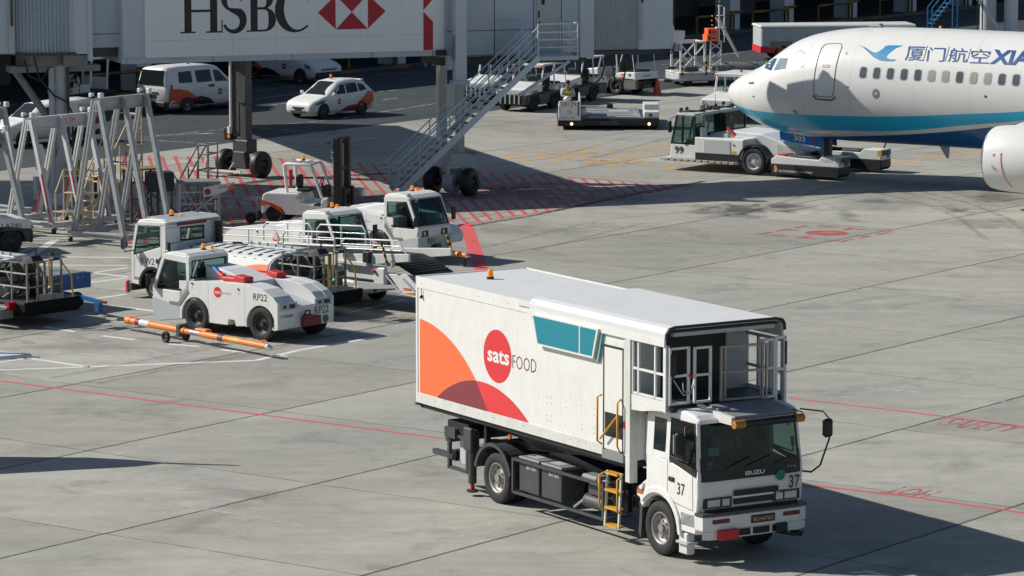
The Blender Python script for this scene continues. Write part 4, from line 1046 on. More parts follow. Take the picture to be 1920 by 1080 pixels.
for y0, y1 in ((-1.18, -.5), (.5, 1.18)):
    g = G(); A_ = arc(-5.69, .50, .66, 168, 18, 14); Bi = arc(-5.69, .50, .62, 18, 168, 14); g.prism(A_ + Bi, y0, y1, DGREY)
    A2 = arc(-5.69, .50, .69, 168, 12, 14); B2 = arc(-5.69, .50, .62, 12, 168, 14); e_ = y0 if y0 < 0 else y1; g.prism(A2 + B2, e_ - .02, e_ + .02, DGREY); g.build('mudguard', tk)
# side equipment rack
g = G()
x0, x1 = -4.95, -1.78
for z in (.36, 1.0):
    g.bar((x0, -1.17, z), (x1, -1.17, z), .05, .05, DGREY); g.bar((x0, -.55, z), (x1, -.55, z), .05, .05, DGREY)
for x in (x0, x1):
    g.bar((x, -1.17, .335), (x, -1.17, 1.025), .05, .05, DGREY); g.bar((x, -1.17, 1.0), (x, -.55, 1.0), .05, .05, DGREY); g.bar((x, -1.17, .36), (x, -.55, .36), .05, .05, DGREY)
g.bar((-2.9, -1.1, .4), (-2.5, -.9, .75), .04, .04, LGREY); g.box(-3.3, -1.9, -.55, -.45, .4, .95, BLACK)
rk = g.build('equipment_rack', tk)
for xa, xb in ((-4.82, -4.1), (-4.02, -3.3)):
    g = G(); g.box(xa, xb, -1.12, -.6, .40, 1.02, DGREY, .02); g.box(xa - .01, xb + .01, -1.13, -.58, 1.02, 1.07, MGREY, .015); g.box(xa + .12, xb - .25, -1.0, -.75, 1.071, 1.076, LGREY); text_geo(g, 'BATTERY', (xa + .28, -1.12, .86), (1, 0, 0), (0, 0, 1), .06, WINK); g.build('battery_box', rk)
g = G(); g.cyl((-2.6, -.95, .56), (-1.95, -.95, .56), .13, DGREY, 16); g.cyl((-2.62, -.95, .56), (-2.6, -.95, .56), .14, MGREY, 16); g.box(-2.5, -2.0, -1.05, -.8, .7, .92, DGREY, .03); g.box(-2.75, -2.2, -1.05, -.7, .93, 1.06, MGREY, .04); g.box(-2.15, -1.9, -1.1, -.9, .9, 1.02, LGREY, .03); g.ball((-2.0, -1.1, 1.06), .05, LOGORED, 5); g.build('hydraulic_unit', rk)
# body box
BZ0, BZ1, BX0, BX1 = 1.62, 4.10, -8.48, -.72
g = G(); g.box(BX0, BX1, RY, 1.25, BZ0, BZ1, WHITE, .012)
for s_ in (-1, 1):
    y = 1.25 * s_
    g.box(BX0 - .01, BX1, min(y, y + .012 * s_), max(y, y + .012 * s_), BZ0 - .02, BZ0 + .17, WHITE2); g.box(BX0 - .01, -4.2, min(y, y + .012 * s_), max(y, y + .012 * s_), BZ1 - .2, BZ1 + .03, WHITE)
g.box(BX0 - .012, BX0 + .05, RY - .014, RY + .1, BZ0 - .02, BZ1 + .03, WHITE); g.box(BX0 - .012, BX0 + .05, 1.15, 1.264, BZ0 - .02, BZ1 + .03, WHITE)
g.box(BX0 - .02, BX0 + .02, -1.2, 1.2, BZ1 - .08, BZ1 + .03, WHITE); g.box(BX0 + .06, -4.25, -1.2, 1.2, BZ1 + .001, BZ1 + .012, ROOFW)
g.box(BX0 + .05, BX1, RY + .05, 1.2, BZ0 - .12, BZ0 - .02, BLACK); g.box(BX0 - .03, BX0 + .1, RY - .02, RY + .12, BZ0 - .07, BZ0 - .02, BLACK)
for i in range(13):
    x = BX0 + .2 + i * .55
    g.cyl((x, RY - .015, BZ0 + .1), (x, RY - .012, BZ0 + .1), .012, MGREY, 6)
    if x < -4.3: g.cyl((x, RY - .015, BZ1 - .1), (x, RY - .012, BZ1 - .1), .012, MGREY, 6)
for x in (-3.6, -3.46, -2.95, -2.4, -1.98):
    for z in (1.95, 2.05, 2.28, 2.4): 
        if (x, z) not in ((-2.95, 2.05), (-2.4, 2.28)): g.cyl((x, RY - .003, z), (x, RY, z), .014, GINK, 6)
g.cyl((-8.25, RY - .05, 3.72), (-8.25, RY, 3.75), .03, BLACK, 8); g.cyl((-8.25, RY - .03, 3.73), (-8.25, RY - .03, 3.9), .008, BLACK, 5)
bx = g.build('cargo_box', tk)
# livery circles, as clipped discs on the side panel
g = G()
def clip_disc(cx, cz, r, x0, x1, z0, z1, n=240):
    P = [(cx + r * math.cos(2 * math.pi * i / n), cz + r * math.sin(2 * math.pi * i / n)) for i in range(n)]
    for k, lim, sg in ((0, x0, 1), (0, x1, -1), (1, z0, 1), (1, z1, -1)):
        Q = []
        for a, b_ in zip(P, P[1:] + P[:1]):
            ia, ib = (a[k] - lim) * sg >= 0, (b_[k] - lim) * sg >= 0
            if ia: Q.append(a)
            if ia != ib:
                t_ = (lim - a[k]) / (b_[k] - a[k]); Q.append((a[0] + (b_[0] - a[0]) * t_, a[1] + (b_[1] - a[1]) * t_))
        P = Q
    return P
def side_face(P, m, off): g.face([(x, RY - off, z) for x, z in P], m)
lb = BZ0 + .185
side_face(clip_disc(-8.5, .03, 3.26, BX0 + .12, -4, lb, 4), LIVORANGE, .004)
side_face(clip_disc(-5.97, -.61, 2.96, -7.9, -4, lb, 4), LIVRED, .007)
# overlap of the two circles
big = clip_disc(-8.5, .03, 3.26, BX0 + .12, -4, lb, 4)
ov = [p for p in clip_disc(-5.97, -.61, 2.96, -7.9, -4, lb, 4)]
P = []
for x, z in ov:
    P.append((x, z))
def clip_poly_disc(P, cx, cz, r):
    Q = []
    for a, b_ in zip(P, P[1:] + P[:1]):
        fa, fb = math.hypot(a[0] - cx, a[1] - cz) <= r, math.hypot(b_[0] - cx, b_[1] - cz) <= r
        if fa: Q.append(a)
        if fa != fb:
            lo, hi = 0.0, 1.0
            for _ in range(24):
                m_ = (lo + hi) / 2; p = (a[0] + (b_[0] - a[0]) * m_, a[1] + (b_[1] - a[1]) * m_)
                if (math.hypot(p[0] - cx, p[1] - cz) <= r) == fa: lo = m_
                else: hi = m_
            Q.append((a[0] + (b_[0] - a[0]) * lo, a[1] + (b_[1] - a[1]) * lo))
            if fa:   # follow the arc of the big circle down to the base line
                a0 = math.atan2(Q[-1][1] - cz, Q[-1][0] - cx); a1 = math.asin((lb - cz) / r)
                for i in range(1, 24): 
                    t_ = a0 + (a1 - a0) * i / 24; Q.append((cx + r * math.cos(t_), cz + r * math.sin(t_)))
    return Q
side_face(clip_poly_disc(P, -8.5, .03, 3.26), LIVDARK, .010)
g.build('livery', bx)
emblem(bx, (-5.40, RY, 2.925), (1, 0, 0), (0, 0, 1), .515)
g = G(); text_geo(g, 'FOOD', (-4.85, RY, 2.77), (1, 0, .02), (0, 0, 1), .26, DRED, w=.86, bold=-.012); g.build('lettering', bx)
beacon(tk, -7.4, -.2, BZ1 + .012, 1.0)
# raised roof section and canopy
g = G()
prof = [(-1.27, 3.97), (-1.30, 3.99), (-1.30, 4.10), (-1.24, 4.19), (-1.1, 4.22), (1.1, 4.22), (1.24, 4.19), (1.30, 4.10), (1.30, 3.99), (1.27, 3.97), (1.27, 4.02), (1.22, 4.12), (1.1, 4.165), (-1.1, 4.165), (-1.22, 4.12), (-1.27, 4.02)]
g.prism(prof, -4.15, .42, ROOFW, 'yz')
g.prism([(-1.31, 4.0), (-1.30, 4.115), (-1.24, 4.2), (-1.1, 4.232), (1.1, 4.232), (1.24, 4.2), (1.30, 4.115), (1.31, 4.0), (1.285, 3.98), (1.262, 4.10), (1.1, 4.185), (-1.1, 4.185), (-1.262, 4.10), (-1.285, 3.98)], .42, .47, BLACK, 'yz')
for s_ in (-1, 1): g.box(-4.2, .40, s_ * 1.285 - .02, s_ * 1.285 + .02, 3.86, 4.0, WHITE)
g.box(-.7, .40, -1.18, 1.18, 4.10, 4.14, BLACK); g.box(.30, .40, -1.1, 1.1, 4.03, 4.10, LGREY); g.box(-4.6, -4.0, -1.29, -1.24, 4.02, 4.14, ROOFW)
g.build('roof', tk)
# side window band
g = G(); g.prism([(-4.0, 3.93), (-1.70, 3.93), (-1.88, 3.36), (-3.83, 3.36)], RY - .10, RY - .001, WHITE); g.prism([(-3.94, 3.90), (-2.36, 3.90), (-2.36, 3.40), (-3.78, 3.40)], RY - .106, RY - .1, TEAL); g.prism([(-2.31, 3.90), (-1.77, 3.90), (-1.92, 3.40), (-2.31, 3.40)], RY - .106, RY - .1, TEAL)
g.prism([(-1.70, 3.93), (-1.62, 3.93), (-1.78, 3.30), (-1.88, 3.36)], RY - .05, RY - .002, CLEAR if False else mat('aqua_trim', (.20, .42, .44), .4)); g.build('window', tk)
# side door
g = G(); g.box(-1.60, -.98, RY - .03, RY - .001, 1.74, 3.62, WHITE); g.box(-1.56, -.99, RY - .038, RY - .03, 1.98, 2.42, BLACK)
for a, b_ in (((-1.61, 1.7), (-1.61, 3.64)), ((-1.61, 3.64), (-.97, 3.64)), ((-.97, 3.64), (-.97, 1.7))): g.bar((a[0], RY - .02, a[1]), (b_[0], RY - .02, b_[1]), .03, .035, BLACK)
g.box(-1.62, -.92, RY - .06, RY, 1.56, 1.72, MGREY); g.box(-.95, -.83, RY - .03, RY + .02, 1.7, 3.85, WHITE2); g.box(-.90, -.86, RY - .06, RY - .02, 2.2, 2.32, TAILRED); dr = g.build('door', tk)
g = G()
g.tube([(-1.66, RY - .03, 2.72), (-1.70, RY - .11, 2.68), (-1.70, RY - .11, 1.86), (-1.66, RY - .03, 1.8)], .018, YELLOW); g.tube([(-1.04, RY - .03, 2.72), (-1.0, RY - .13, 2.66), (-1.0, RY - .13, 1.86), (-1.04, RY - .03, 1.72)], .018, YELLOW); g.tube([(-1.0, RY - .13, 2.42), (-1.58, RY - .13, 1.92)], .02, YELLOW)
g.build('handrail', dr)
# front of the body: mast, bulkhead and platform
g = G(); g.box(-.86, -.70, RY - .05, RY + .12, 1.22, 3.9, WHITE2, .01); g.build('mast', tk)
g = G(); g.box(-.86, -.70, 1.13, 1.30, 1.22, 3.9, WHITE2, .01); g.build('mast', tk)
g = G(); g.box(-.70, -.30, -.98, .98, 1.55, 2.5, WHITE2, .03); g.box(-.72, -.65, -.9, 1.2, 2.5, 4.1, BLACK); g.box(-.66, -.60, .74, 1.18, 2.75, 3.98, LGREY); g.box(-.72, -.62, -1.2, -.7, 2.8, 3.95, LGREY); g.build('bulkhead', tk)
g = G()
g.box(-.72, .50, -1.21, 1.21, 2.72, 2.80, DGREY); g.box(-.72, .42, RY - .03, RY + .03, 2.70, 2.87, WHITE); g.box(-.72, .42, 1.22, 1.28, 2.66, 2.84, WHITE)
g.prism([(-.72, 2.70), (.42, 2.70), (.0, 2.66), (-.35, 2.60), (-.72, 2.58)], RY - .028, RY + .02, WHITE); g.box(.34, .42, RY - .035, RY + .05, 2.68, 3.88, WHITE); g.box(.44, .5, -1.2, 1.2, 2.68, 2.80, BLACK)
pf = g.build('platform', tk)
def frame_gate(name, p0, p1, z0, z1, m, mids=(.5,), posts=(), w=.05):
    g = G(); p0, p1 = Vector((*p0, 0)), Vector((*p1, 0))
    for z in [z0, z1] + [z0 + (z1 - z0) * k_ for k_ in mids]: g.bar(p0 + Vector((0, 0, z)), p1 + Vector((0, 0, z)), w, w, m)
    for f in (0.0, 1.0) + tuple(posts):
        q_ = p0.lerp(p1, f); g.bar(q_ + Vector((0, 0, z0 - .02)), q_ + Vector((0, 0, z1 + .02)), w, w, m)
    return g.build(name, pf)
frame_gate('side_rail', (-.68, RY), (.36, RY), 2.90, 3.88, WHITE, (.46,), (.18, .70), .04)
frame_gate('side_rail', (-.68, 1.25), (.44, 1.25), 2.83, 3.80, LGREY, (.4,), (.33, .66))
frame_gate('gate', (.46, -1.22), (.46, -.82), 2.83, 3.83, WHITE, (.5,), w=.042)
frame_gate('gate', (.48, -.70), (.48, -.36), 2.83, 3.81, WHITE, (.5,), w=.042)
frame_gate('gate', (.52, -.15), (.60, .78), 2.83, 3.79, RIM, (.52,), (.08, .92), w=.04)
frame_gate('gate', (.50, .76), (.50, 1.02), 2.80, 3.84, WHITE, (.5,), w=.05)
frame_gate('gate', (.50, 1.06), (.50, 1.26), 2.66, 3.86, WHITE, (.52,), w=.05)
g = G(); g.tube([(.4, -.9, 3.2), (.5, -.95, 3.05), (.5, -.8, 3.0), (.45, -.7, 3.2)], .012, LGREY, 5); g.tube([(.4, -1.1, 3.25), (.5, -.95, 2.98), (.5, -.75, 3.02)], .012, LGREY, 5); g.cyl((.5, -.82, 3.3), (.5, -.78, 3.33), .03, LOGORED, 6); g.build('hose', pf)
g = G(); g.box(.30, .52, RY + .02, RY + .16, 3.3, 3.78, BLACK, .05); g.box(.2, .3, RY + .05, RY + .1, 3.5, 3.6, DGREY); g.box(.46, .54, 1.24, 1.30, 3.35, 3.8, BLACK, .02); g.build('platform_mirror', pf)
g = G()
g.hexa([(.46, -.42, 2.70), (1.62, -.62, 2.66), (1.62, .72, 2.66), (.46, .9, 2.70), (.46, -.42, 2.78), (1.62, -.62, 2.73), (1.62, .72, 2.73), (.46, .9, 2.78)], MGREY); g.hexa([(.44, -.66, 2.58), (1.64, -.70, 2.58), (1.64, -.62, 2.58), (.44, -.56, 2.58), (.44, -.66, 2.80), (1.64, -.70, 2.72), (1.64, -.62, 2.72), (.44, -.56, 2.80)], WHITE2)
g.cyl((1.70, -.68, 2.60), (1.70, .80, 2.60), .068, BLACK, 14); g.cyl((1.70, -.69, 2.60), (1.70, -.47, 2.60), .075, AMBERP, 14); g.cyl((1.70, .62, 2.60), (1.70, .81, 2.60), .075, AMBERP, 14); g.box(1.0, 1.1, -.3, -.2, 2.73, 2.76, LGREY); g.cyl((1.55, .70, 2.74), (1.75, .78, 2.7), .012, BLACK, 6)
g.build('bridge_plate', pf)
# access ladder
g = G()
for x in (-1.68, -1.22): g.bar((x, -1.20, .26), (x, -1.14, 1.30), .035, .04, WHITE2)
for z in (.30, .62, .95, 1.27): g.box(-1.66, -1.24, -1.23, -1.08, z - .02, z + .02, YELLOW)
for x in (-1.76, -1.16): g.tube([(x + .03, -1.2, 1.25), (x, -1.27, 1.2), (x, -1.27, .62), (x + .03, -1.2, .55)], .018, YELLOW)
g.build('ladder', tk)

# ---- cab
cb = thing('cab', None, None, (0, 0, 0)); cb.parent = tk
CW = 1.14
def cabdef(p):
    x, y, z = p
    k_ = 1 - .05 * max(0, z - 1.7)
    if abs(y) > .9 and x > 1.0: x -= (abs(y) - .9) * .25
    return (x, y * k_, z)
low = [(-.40, 1.34), (-.56, 1.24), (-.62, 1.0), (-.60, .86)] + arc(0, .50, .60, 150, 14, 12) + [(.62, .58), (1.24, .58), (1.28, .98), (1.31, 1.25), (1.31, 1.56), (1.29, 1.64), (-.40, 1.86)]
g = G()
for s_ in (-1, 1):
    y0, y1 = sorted((s_ * CW, s_ * (CW - .16)))
    g.prism(low, y0, y1, WHITE, bev=.02, deform=cabdef)
g.box(.9, 1.30, -1.0, 1.0, .98, 1.60, WHITE, 0, 1, cabdef); g.box(-.38, .95, -1.0, 1.0, 1.05, 1.3, BLACK); g.box(-.42, -.36, -1.12, 1.12, 1.3, 1.95, WHITE)
# upper shell: pillars, roof and back
ZW = 1.62
for s_ in (-1, 1):
    a_ = lambda x, z, o=0: cabdef((x, s_ * (CW - o), z))
    def pil(x0, x1, z0, x2, x3, z1, th=.06):
        g.hexa([a_(x0, z0), a_(x1, z0), a_(x1, z0, th), a_(x0, z0, th), a_(x2, z1), a_(x3, z1), a_(x3, z1, th), a_(x2, z1, th)], WHITE)
    pil(1.22, 1.31, ZW - .06, 1.12, 1.19, 2.62); pil(.20, .34, 1.7, .20, .34, 2.62); pil(-.42, -.20, 1.80, -.42, -.20, 2.6); pil(-.22, .22, 1.80, -.22, .22, 1.92); pil(-.22, .22, 2.52, -.22, .22, 2.64); pil(.30, 1.2, 2.55, .30, 1.15, 2.64)
    # flare over the wheel
    y0, y1 = sorted((s_ * (CW + .035), s_ * (CW - .05)))
    g.prism([(-.66, 1.16), (-.66, 1.0), (-.58, .98)] + arc(0, .50, .64, 140, 5, 14) + [(.66, .50), (.76, .48)] + arc(0, .50, .76, 5, 132, 14)[2:] + [(-.45, 1.26)], y0, y1, WHITE, bev=.015)
    y0, y1 = sorted((s_ * (CW + .05), s_ * (CW + .03))); g.box(-.64, -.46, y0, y1, 1.06, 1.14, AMBERL)
g.prism([(-.44, 2.56), (-.44, 2.62), (-.36, 2.72), (.0, 2.75), (.8, 2.74), (1.06, 2.70), (1.19, 2.63), (1.19, 2.56)], -1.09, 1.09, WHITE, bev=.05, seg=2)
g.box(-.42, -.38, -1.09, 1.09, 1.9, 2.1, WHITE); g.box(-.42, -.38, -1.09, -.6, 2.05, 2.62, WHITE); g.box(-.42, -.38, -.1, .1, 2.05, 2.62, WHITE); g.box(-.42, -.38, .85, 1.09, 2.05, 2.62, WHITE)
g.box(-.05, 1.25, -1.0, 1.0, 1.30, 1.34, BLACK); g.box(-.30, 1.05, -1.02, 1.02, 2.50, 2.55, BLACK); g.box(-.378, -.37, -1.05, -.58, 1.4, 2.5, BLACK); g.box(-.378, -.37, -.58, .87, 1.4, 2.08, BLACK); g.box(-.378, -.37, -.1, .1, 2.08, 2.5, BLACK); g.box(-.378, -.37, .85, 1.05, 1.4, 2.5, BLACK)
sh = g.build('shell', cb)
g = G(); F_ = lambda y, z: cabdef((1.305 - max(0, z - 1.6) * .135, y, z))
def fpanel(y0, y1, z0, z1, m, off=0.004, n=10):
    for i in range(n):
        ya, yb = y0 + (y1 - y0) * i / n, y0 + (y1 - y0) * (i + 1) / n
        P = [Vector(F_(ya, z0)), Vector(F_(yb, z0)), Vector(F_(yb, z1)), Vector(F_(ya, z1))]
        g.face([p + Vector((off, 0, 0)) for p in P], m)
fpanel(-1.03, 1.03, 1.74, 2.60, DIM, .006, 14); fpanel(-1.09, -1.03, 1.70, 2.62, BLACK, .007, 2); fpanel(1.03, 1.09, 1.70, 2.62, BLACK, .007, 2); fpanel(-1.05, 1.05, 2.57, 2.64, BLACK, .010, 12); ws = g.build('windscreen', cb)
g = G(); fpanel(-1.08, 1.08, 1.53, 1.75, BLACK, .008, 14); g.prism([(1.0, 1.45), (1.20, 1.45), (1.20, 1.72), (1.0, 1.74)], -1.0, 1.0, BLACK); pn = g.build('front_panel', cb)
g = G(); text_geo(g, 'ISUZU', (1.322, -.17, 1.585), (0, 1, 0), (0, 0, 1), .075, WINK, w=.42, bold=.03); text_geo(g, 'FTR', (1.312, .76, 1.63), (0, 1, 0), (0, 0, 1), .045, GINK, w=.19); g.build('lettering', pn)
g = G()
for a, b_ in (((-.1, 1.76), (.40, 1.90)), ((-.6, 1.74), (-.05, 1.91))): 
    p, q_ = Vector(F_(*a)) + Vector((.03, 0, 0)), Vector(F_(*b_)) + Vector((.025, 0, 0)); g.tube([p, q_], .010, BLACK, 5)
p, q_ = Vector(F_(.5, 1.76)) + Vector((.03, 0, 0)), Vector(F_(.95, 1.86)) + Vector((.025, 0, 0)); g.tube([p, q_], .010, BLACK, 5)
g.build('wiper', ws)
g = G()
for y, z, w_, h_, m_ in ((-.93, 1.98, .24, .14, SHIRT), (-.96, 1.82, .12, .06, SHIRT), (.90, 2.0, .10, .18, SHIRT), (.86, 2.38, .07, .1, SHIRT), (-.94, 1.76, .05, .05, SHIRT)):
    P = [Vector(F_(y, z)), Vector(F_(y + w_, z)), Vector(F_(y + w_, z + h_)), Vector(F_(y, z + h_))]; g.face([p - Vector((.008, 0, 0)) for p in P], m_)
g.build('sticker', ws)
for s_ in (-1, 1):
    a_ = lambda x, z, o=.02: cabdef((x, s_ * (CW - o), z))
    g = G(); g.face([a_(.34, 1.80), a_(1.24, 1.64), a_(1.16, 2.56), a_(.34, 2.56)], GLASS); g.tube([a_(.35, 1.88, 0), a_(.95, 1.84, 0), a_(1.0, 2.1, 0)], .012, BLACK, 5)
    g.face([a_(.33, 1.9, -.003), a_(.33, 1.8, -.003), a_(1.26, 1.60, -.003), a_(1.27, 1.76, -.003), a_(.7, 1.82, -.003)], BLACK)
    g.tube([a_(.34, 1.82, 0), a_(.34, 2.56, 0), a_(1.15, 2.56, 0), a_(1.24, 1.66, 0)], .012, BLACK, 5); g.build('side_window', cb)
    g = G(); g.face([a_(-.20, 1.92, .01), a_(.20, 1.92, .01), a_(.20, 2.52, .01), a_(-.20, 2.52, .01)], DKGLASS)
    for i in range(4): g.box(-.18, .12, *sorted((s_ * (CW - .018), s_ * (CW - .0))), 1.93 + i * .025, 1.94 + i * .025, BLACK)
    g.build('rear_quarter_window', cb)
    g = G()
    for p, q_ in (((.28, 1.80), (.28, 1.18)), ((1.14, 1.66), (1.16, 1.0)), ((.28, 1.18), (.5, 1.06)), ((.5, 1.06), (1.16, 1.0))): g.bar(a_(*p, -.002), a_(*q_, -.002), .006, .008, DGREY)
    d_ = g.build('door', cb)
    g = G(); P = a_(.42, 1.47, -.012); g.box(P[0] - .09, P[0] + .09, P[1] - .012, P[1] + .012, P[2] - .045, P[2] + .045, BLACK, .012); g.build('handle', d_)
    g = G(); text_geo(g, '37', (.60 if s_ < 0 else .9, s_ * (CW + .0), 1.22), (-s_, 0, 0), (0, 0, 1), .22, INK, w=.24, bold=.01); g.build('lettering', d_)
g = G(); text_geo(g, '37', (1.318, .80, 1.26), (0, 1, 0), (0, 0, 1), .23, INK, w=.23, bold=.01); g.build('lettering', cb)
g = G(); disc(g, (1.325, .60, 1.52), (0, 1, 0), (0, 0, 1), .10, GREEN); g.build('sticker', cb)
for s_ in (-1, 1):
    g = G(); y0, y1 = sorted((s_ * .46, s_ * 1.04)); 
    g.hexa([(1.24, y0, 1.05), (1.325 if s_ > 0 else 1.30, y0, 1.05), (1.30 if s_ > 0 else 1.325, y1, 1.05), (1.24, y1, 1.05), (1.24, y0, 1.23), (1.32 if s_ > 0 else 1.295, y0, 1.23), (1.295 if s_ > 0 else 1.32, y1, 1.23), (1.24, y1, 1.23)], BLACK)
    g.box(1.26, 1.332, s_ * .50 - (.0 if s_ > 0 else .16), s_ * .50 + (.16 if s_ > 0 else .0), 1.07, 1.21, HEADL, .01); g.box(1.24, 1.322, s_ * .70 - (.0 if s_ > 0 else .27), s_ * .70 + (.27 if s_ > 0 else .0), 1.07, 1.21, HEADL, .01); g.build('headlight', cb)
g = G()
for z0, z1 in ((1.235, 1.33), (1.08, 1.18)): g.box(1.30, 1.325, -.40, .56, z0, z1, BLACK)
g.box(1.30, 1.318, -.44, .58, 1.19, 1.225, WHITE); g.box(1.22, 1.30, -1.0, 1.0, .93, 1.03, BLACK); g.build('grille', cb)
g = G()
bp = [(1.16, -1.15), (1.38, -1.12), (1.44, -.9), (1.44, .9), (1.38, 1.12), (1.16, 1.15)]
g.prism([(x, y) for x, y in bp], .66, .93, WHITE, 'xy', bev=.02); g.prism([(x + .02, y * 1.01) for x, y in bp], .93, .985, DGREY, 'xy'); g.prism([(x - .02, y) for x, y in bp if abs(y) < 1.13], .50, .66, WHITE, 'xy', bev=.015)
for i, (y0, y1) in enumerate(((-.42, -.12), (-.06, .30), (.36, .62))): g.box(1.40, 1.428, y0, y1, .53, .65, BLACK)
for s_ in (-1, 1): g.box(1.43, 1.45, min(s_ * .58, s_ * .95), max(s_ * .58, s_ * .95), .79, .87, DRED, .008)
g.box(1.42, 1.54, -.84, -.44, .50, .68, RED, .01); g.box(1.42, 1.5, .42, .66, .50, .68, BLACK, .02); g.cyl((1.3, .85, .45), (1.45, 1.0, .43), .05, BLACK, 8); g.tube([(1.42, .5, .5), (1.5, .8, .44), (1.48, 1.0, .46)], .025, BLACK); bu = g.build('bumper', cb)
g = G(); g.box(1.44, 1.456, -.12, .40, .73, .875, INK, .006); g.box(1.45, 1.459, -.10, .38, .745, .86, mat('plate_panel', (.10, .02, .02), .4)); text_geo(g, 'RU4476K', (1.459, -.08, .765), (0, 1, 0), (0, 0, 1), .07, mat('plate_lettering', (.62, .42, .25), .5), w=.44, bold=.01); g.build('licence_plate', bu)
g = G(); g.box(.70, 1.18, -1.12, -.86, .60, .95, LGREY, .02); g.box(.72, 1.15, -1.14, -1.11, .70, .92, DGREY); g.box(.62, .98, -1.18, -.95, .36, .40, LGREY); g.box(.62, .9, -1.12, -.95, .16, .55, WHITE2, .02); g.build('step', cb)
g = G(); g.prism([(-.62, .9), (-.68, .3), (-.60, .22), (-.54, .9)], -1.12, -.75, DGREY); g.build('mud_flap', cb)
# mirrors: right door mirror and long left arm
g = G(); g.tube([(.95, -1.12, 2.5), (1.0, -1.25, 2.5), (1.0, -1.27, 1.85), (.98, -1.13, 1.82)], .014, BLACK); g.box(.86, 1.0, -1.42, -1.22, 1.98, 2.4, BLACK, .04); g.box(.84, .865, -1.40, -1.24, 2.02, 2.36, HEADL); g.build('mirror', cb)
g = G(); g.tube([(1.15, 1.12, 1.52), (1.30, 1.30, 1.50), (1.36, 1.45, 1.62), (1.40, 1.62, 2.1)], .017, BLACK); g.tube([(1.40, 1.62, 2.1), (1.40, 1.62, 2.45), (1.36, 1.50, 2.60), (1.2, 1.1, 2.66)], .014, BLACK); g.box(1.33, 1.43, 1.50, 1.70, 2.12, 2.46, BLACK, .04); g.box(1.32, 1.36, 1.52, 1.68, 2.15, 2.43, HEADL); g.build('mirror', cb)
# interior
g = G()
for y in (-.55, .45): g.box(-.2, .3, y - .24, y + .24, 1.3, 1.5, DGREY, .06); g.hexa([(-.25, y - .22, 1.45), (-.08, y - .22, 1.45), (-.08, y + .22, 1.45), (-.25, y + .22, 1.45), (-.33, y - .2, 2.15), (-.2, y - .2, 2.15), (-.2, y + .2, 2.15), (-.33, y + .2, 2.15)], DGREY, .04)
g.build('seat', cb)
g = G(); g.tube([(.78 + .10 * math.sin(i * math.pi / 12), -.55 + .23 * math.cos(i * math.pi / 12), 1.80 + .2 * math.sin(i * math.pi / 12)) for i in range(24)], .016, BLACK, 6, True); g.cyl((.80, -.55, 1.8), (1.0, -.55, 1.5), .025, BLACK); g.build('steering_wheel', cb)
TM = Matrix.Translation((3.61, 67.0, 0)) @ Matrix.Rotation(R(-58.5), 4, 'Z')
p = TM @ Vector((-.02, -.55, 1.05)); person('driver in a pale shirt at the right hand door of the catering truck', p, -58.5, 'sit', vest=None)
p = TM @ Vector((.02, .30, 1.05)); person('passenger in a lime safety vest behind the catering truck windscreen', p, -58.5, 'sit')
# ------------------------------------------------------------------ vehicles of the ramp
GANG = -41.0
def pane(parent, pts, m=None, name='window', frame=None, fr=.014):
    g = G(); g.face(pts, m or GLASS)
    if frame: g.tube(pts, fr, frame, 5, closed=True)
    return g.build(name, parent)
def mirror_arm(parent, p0, p1, h=.28, w=.16):
    g = G(); g.tube([p0, p1], .012, BLACK, 5); x, y, z = p1; g.box(x - .03, x + .03, y - w / 2, y + w / 2, z - h * .4, z + h * .6, BLACK, .015); return g.build('mirror', parent)
def lamp_pair(parent, x, ys, z0, z1, w, m=HEADL, d=.02):
    for y in ys:
        g = G(); g.box(x - d, x + d, y - w / 2, y + w / 2, z0, z1, BLACK, .008); g.box(x + (d if d > 0 else d) * .9, x + d * 1.3, y - w * .38, y + w * .38, z0 + .02, z1 - .02, m); g.build('headlight', parent)

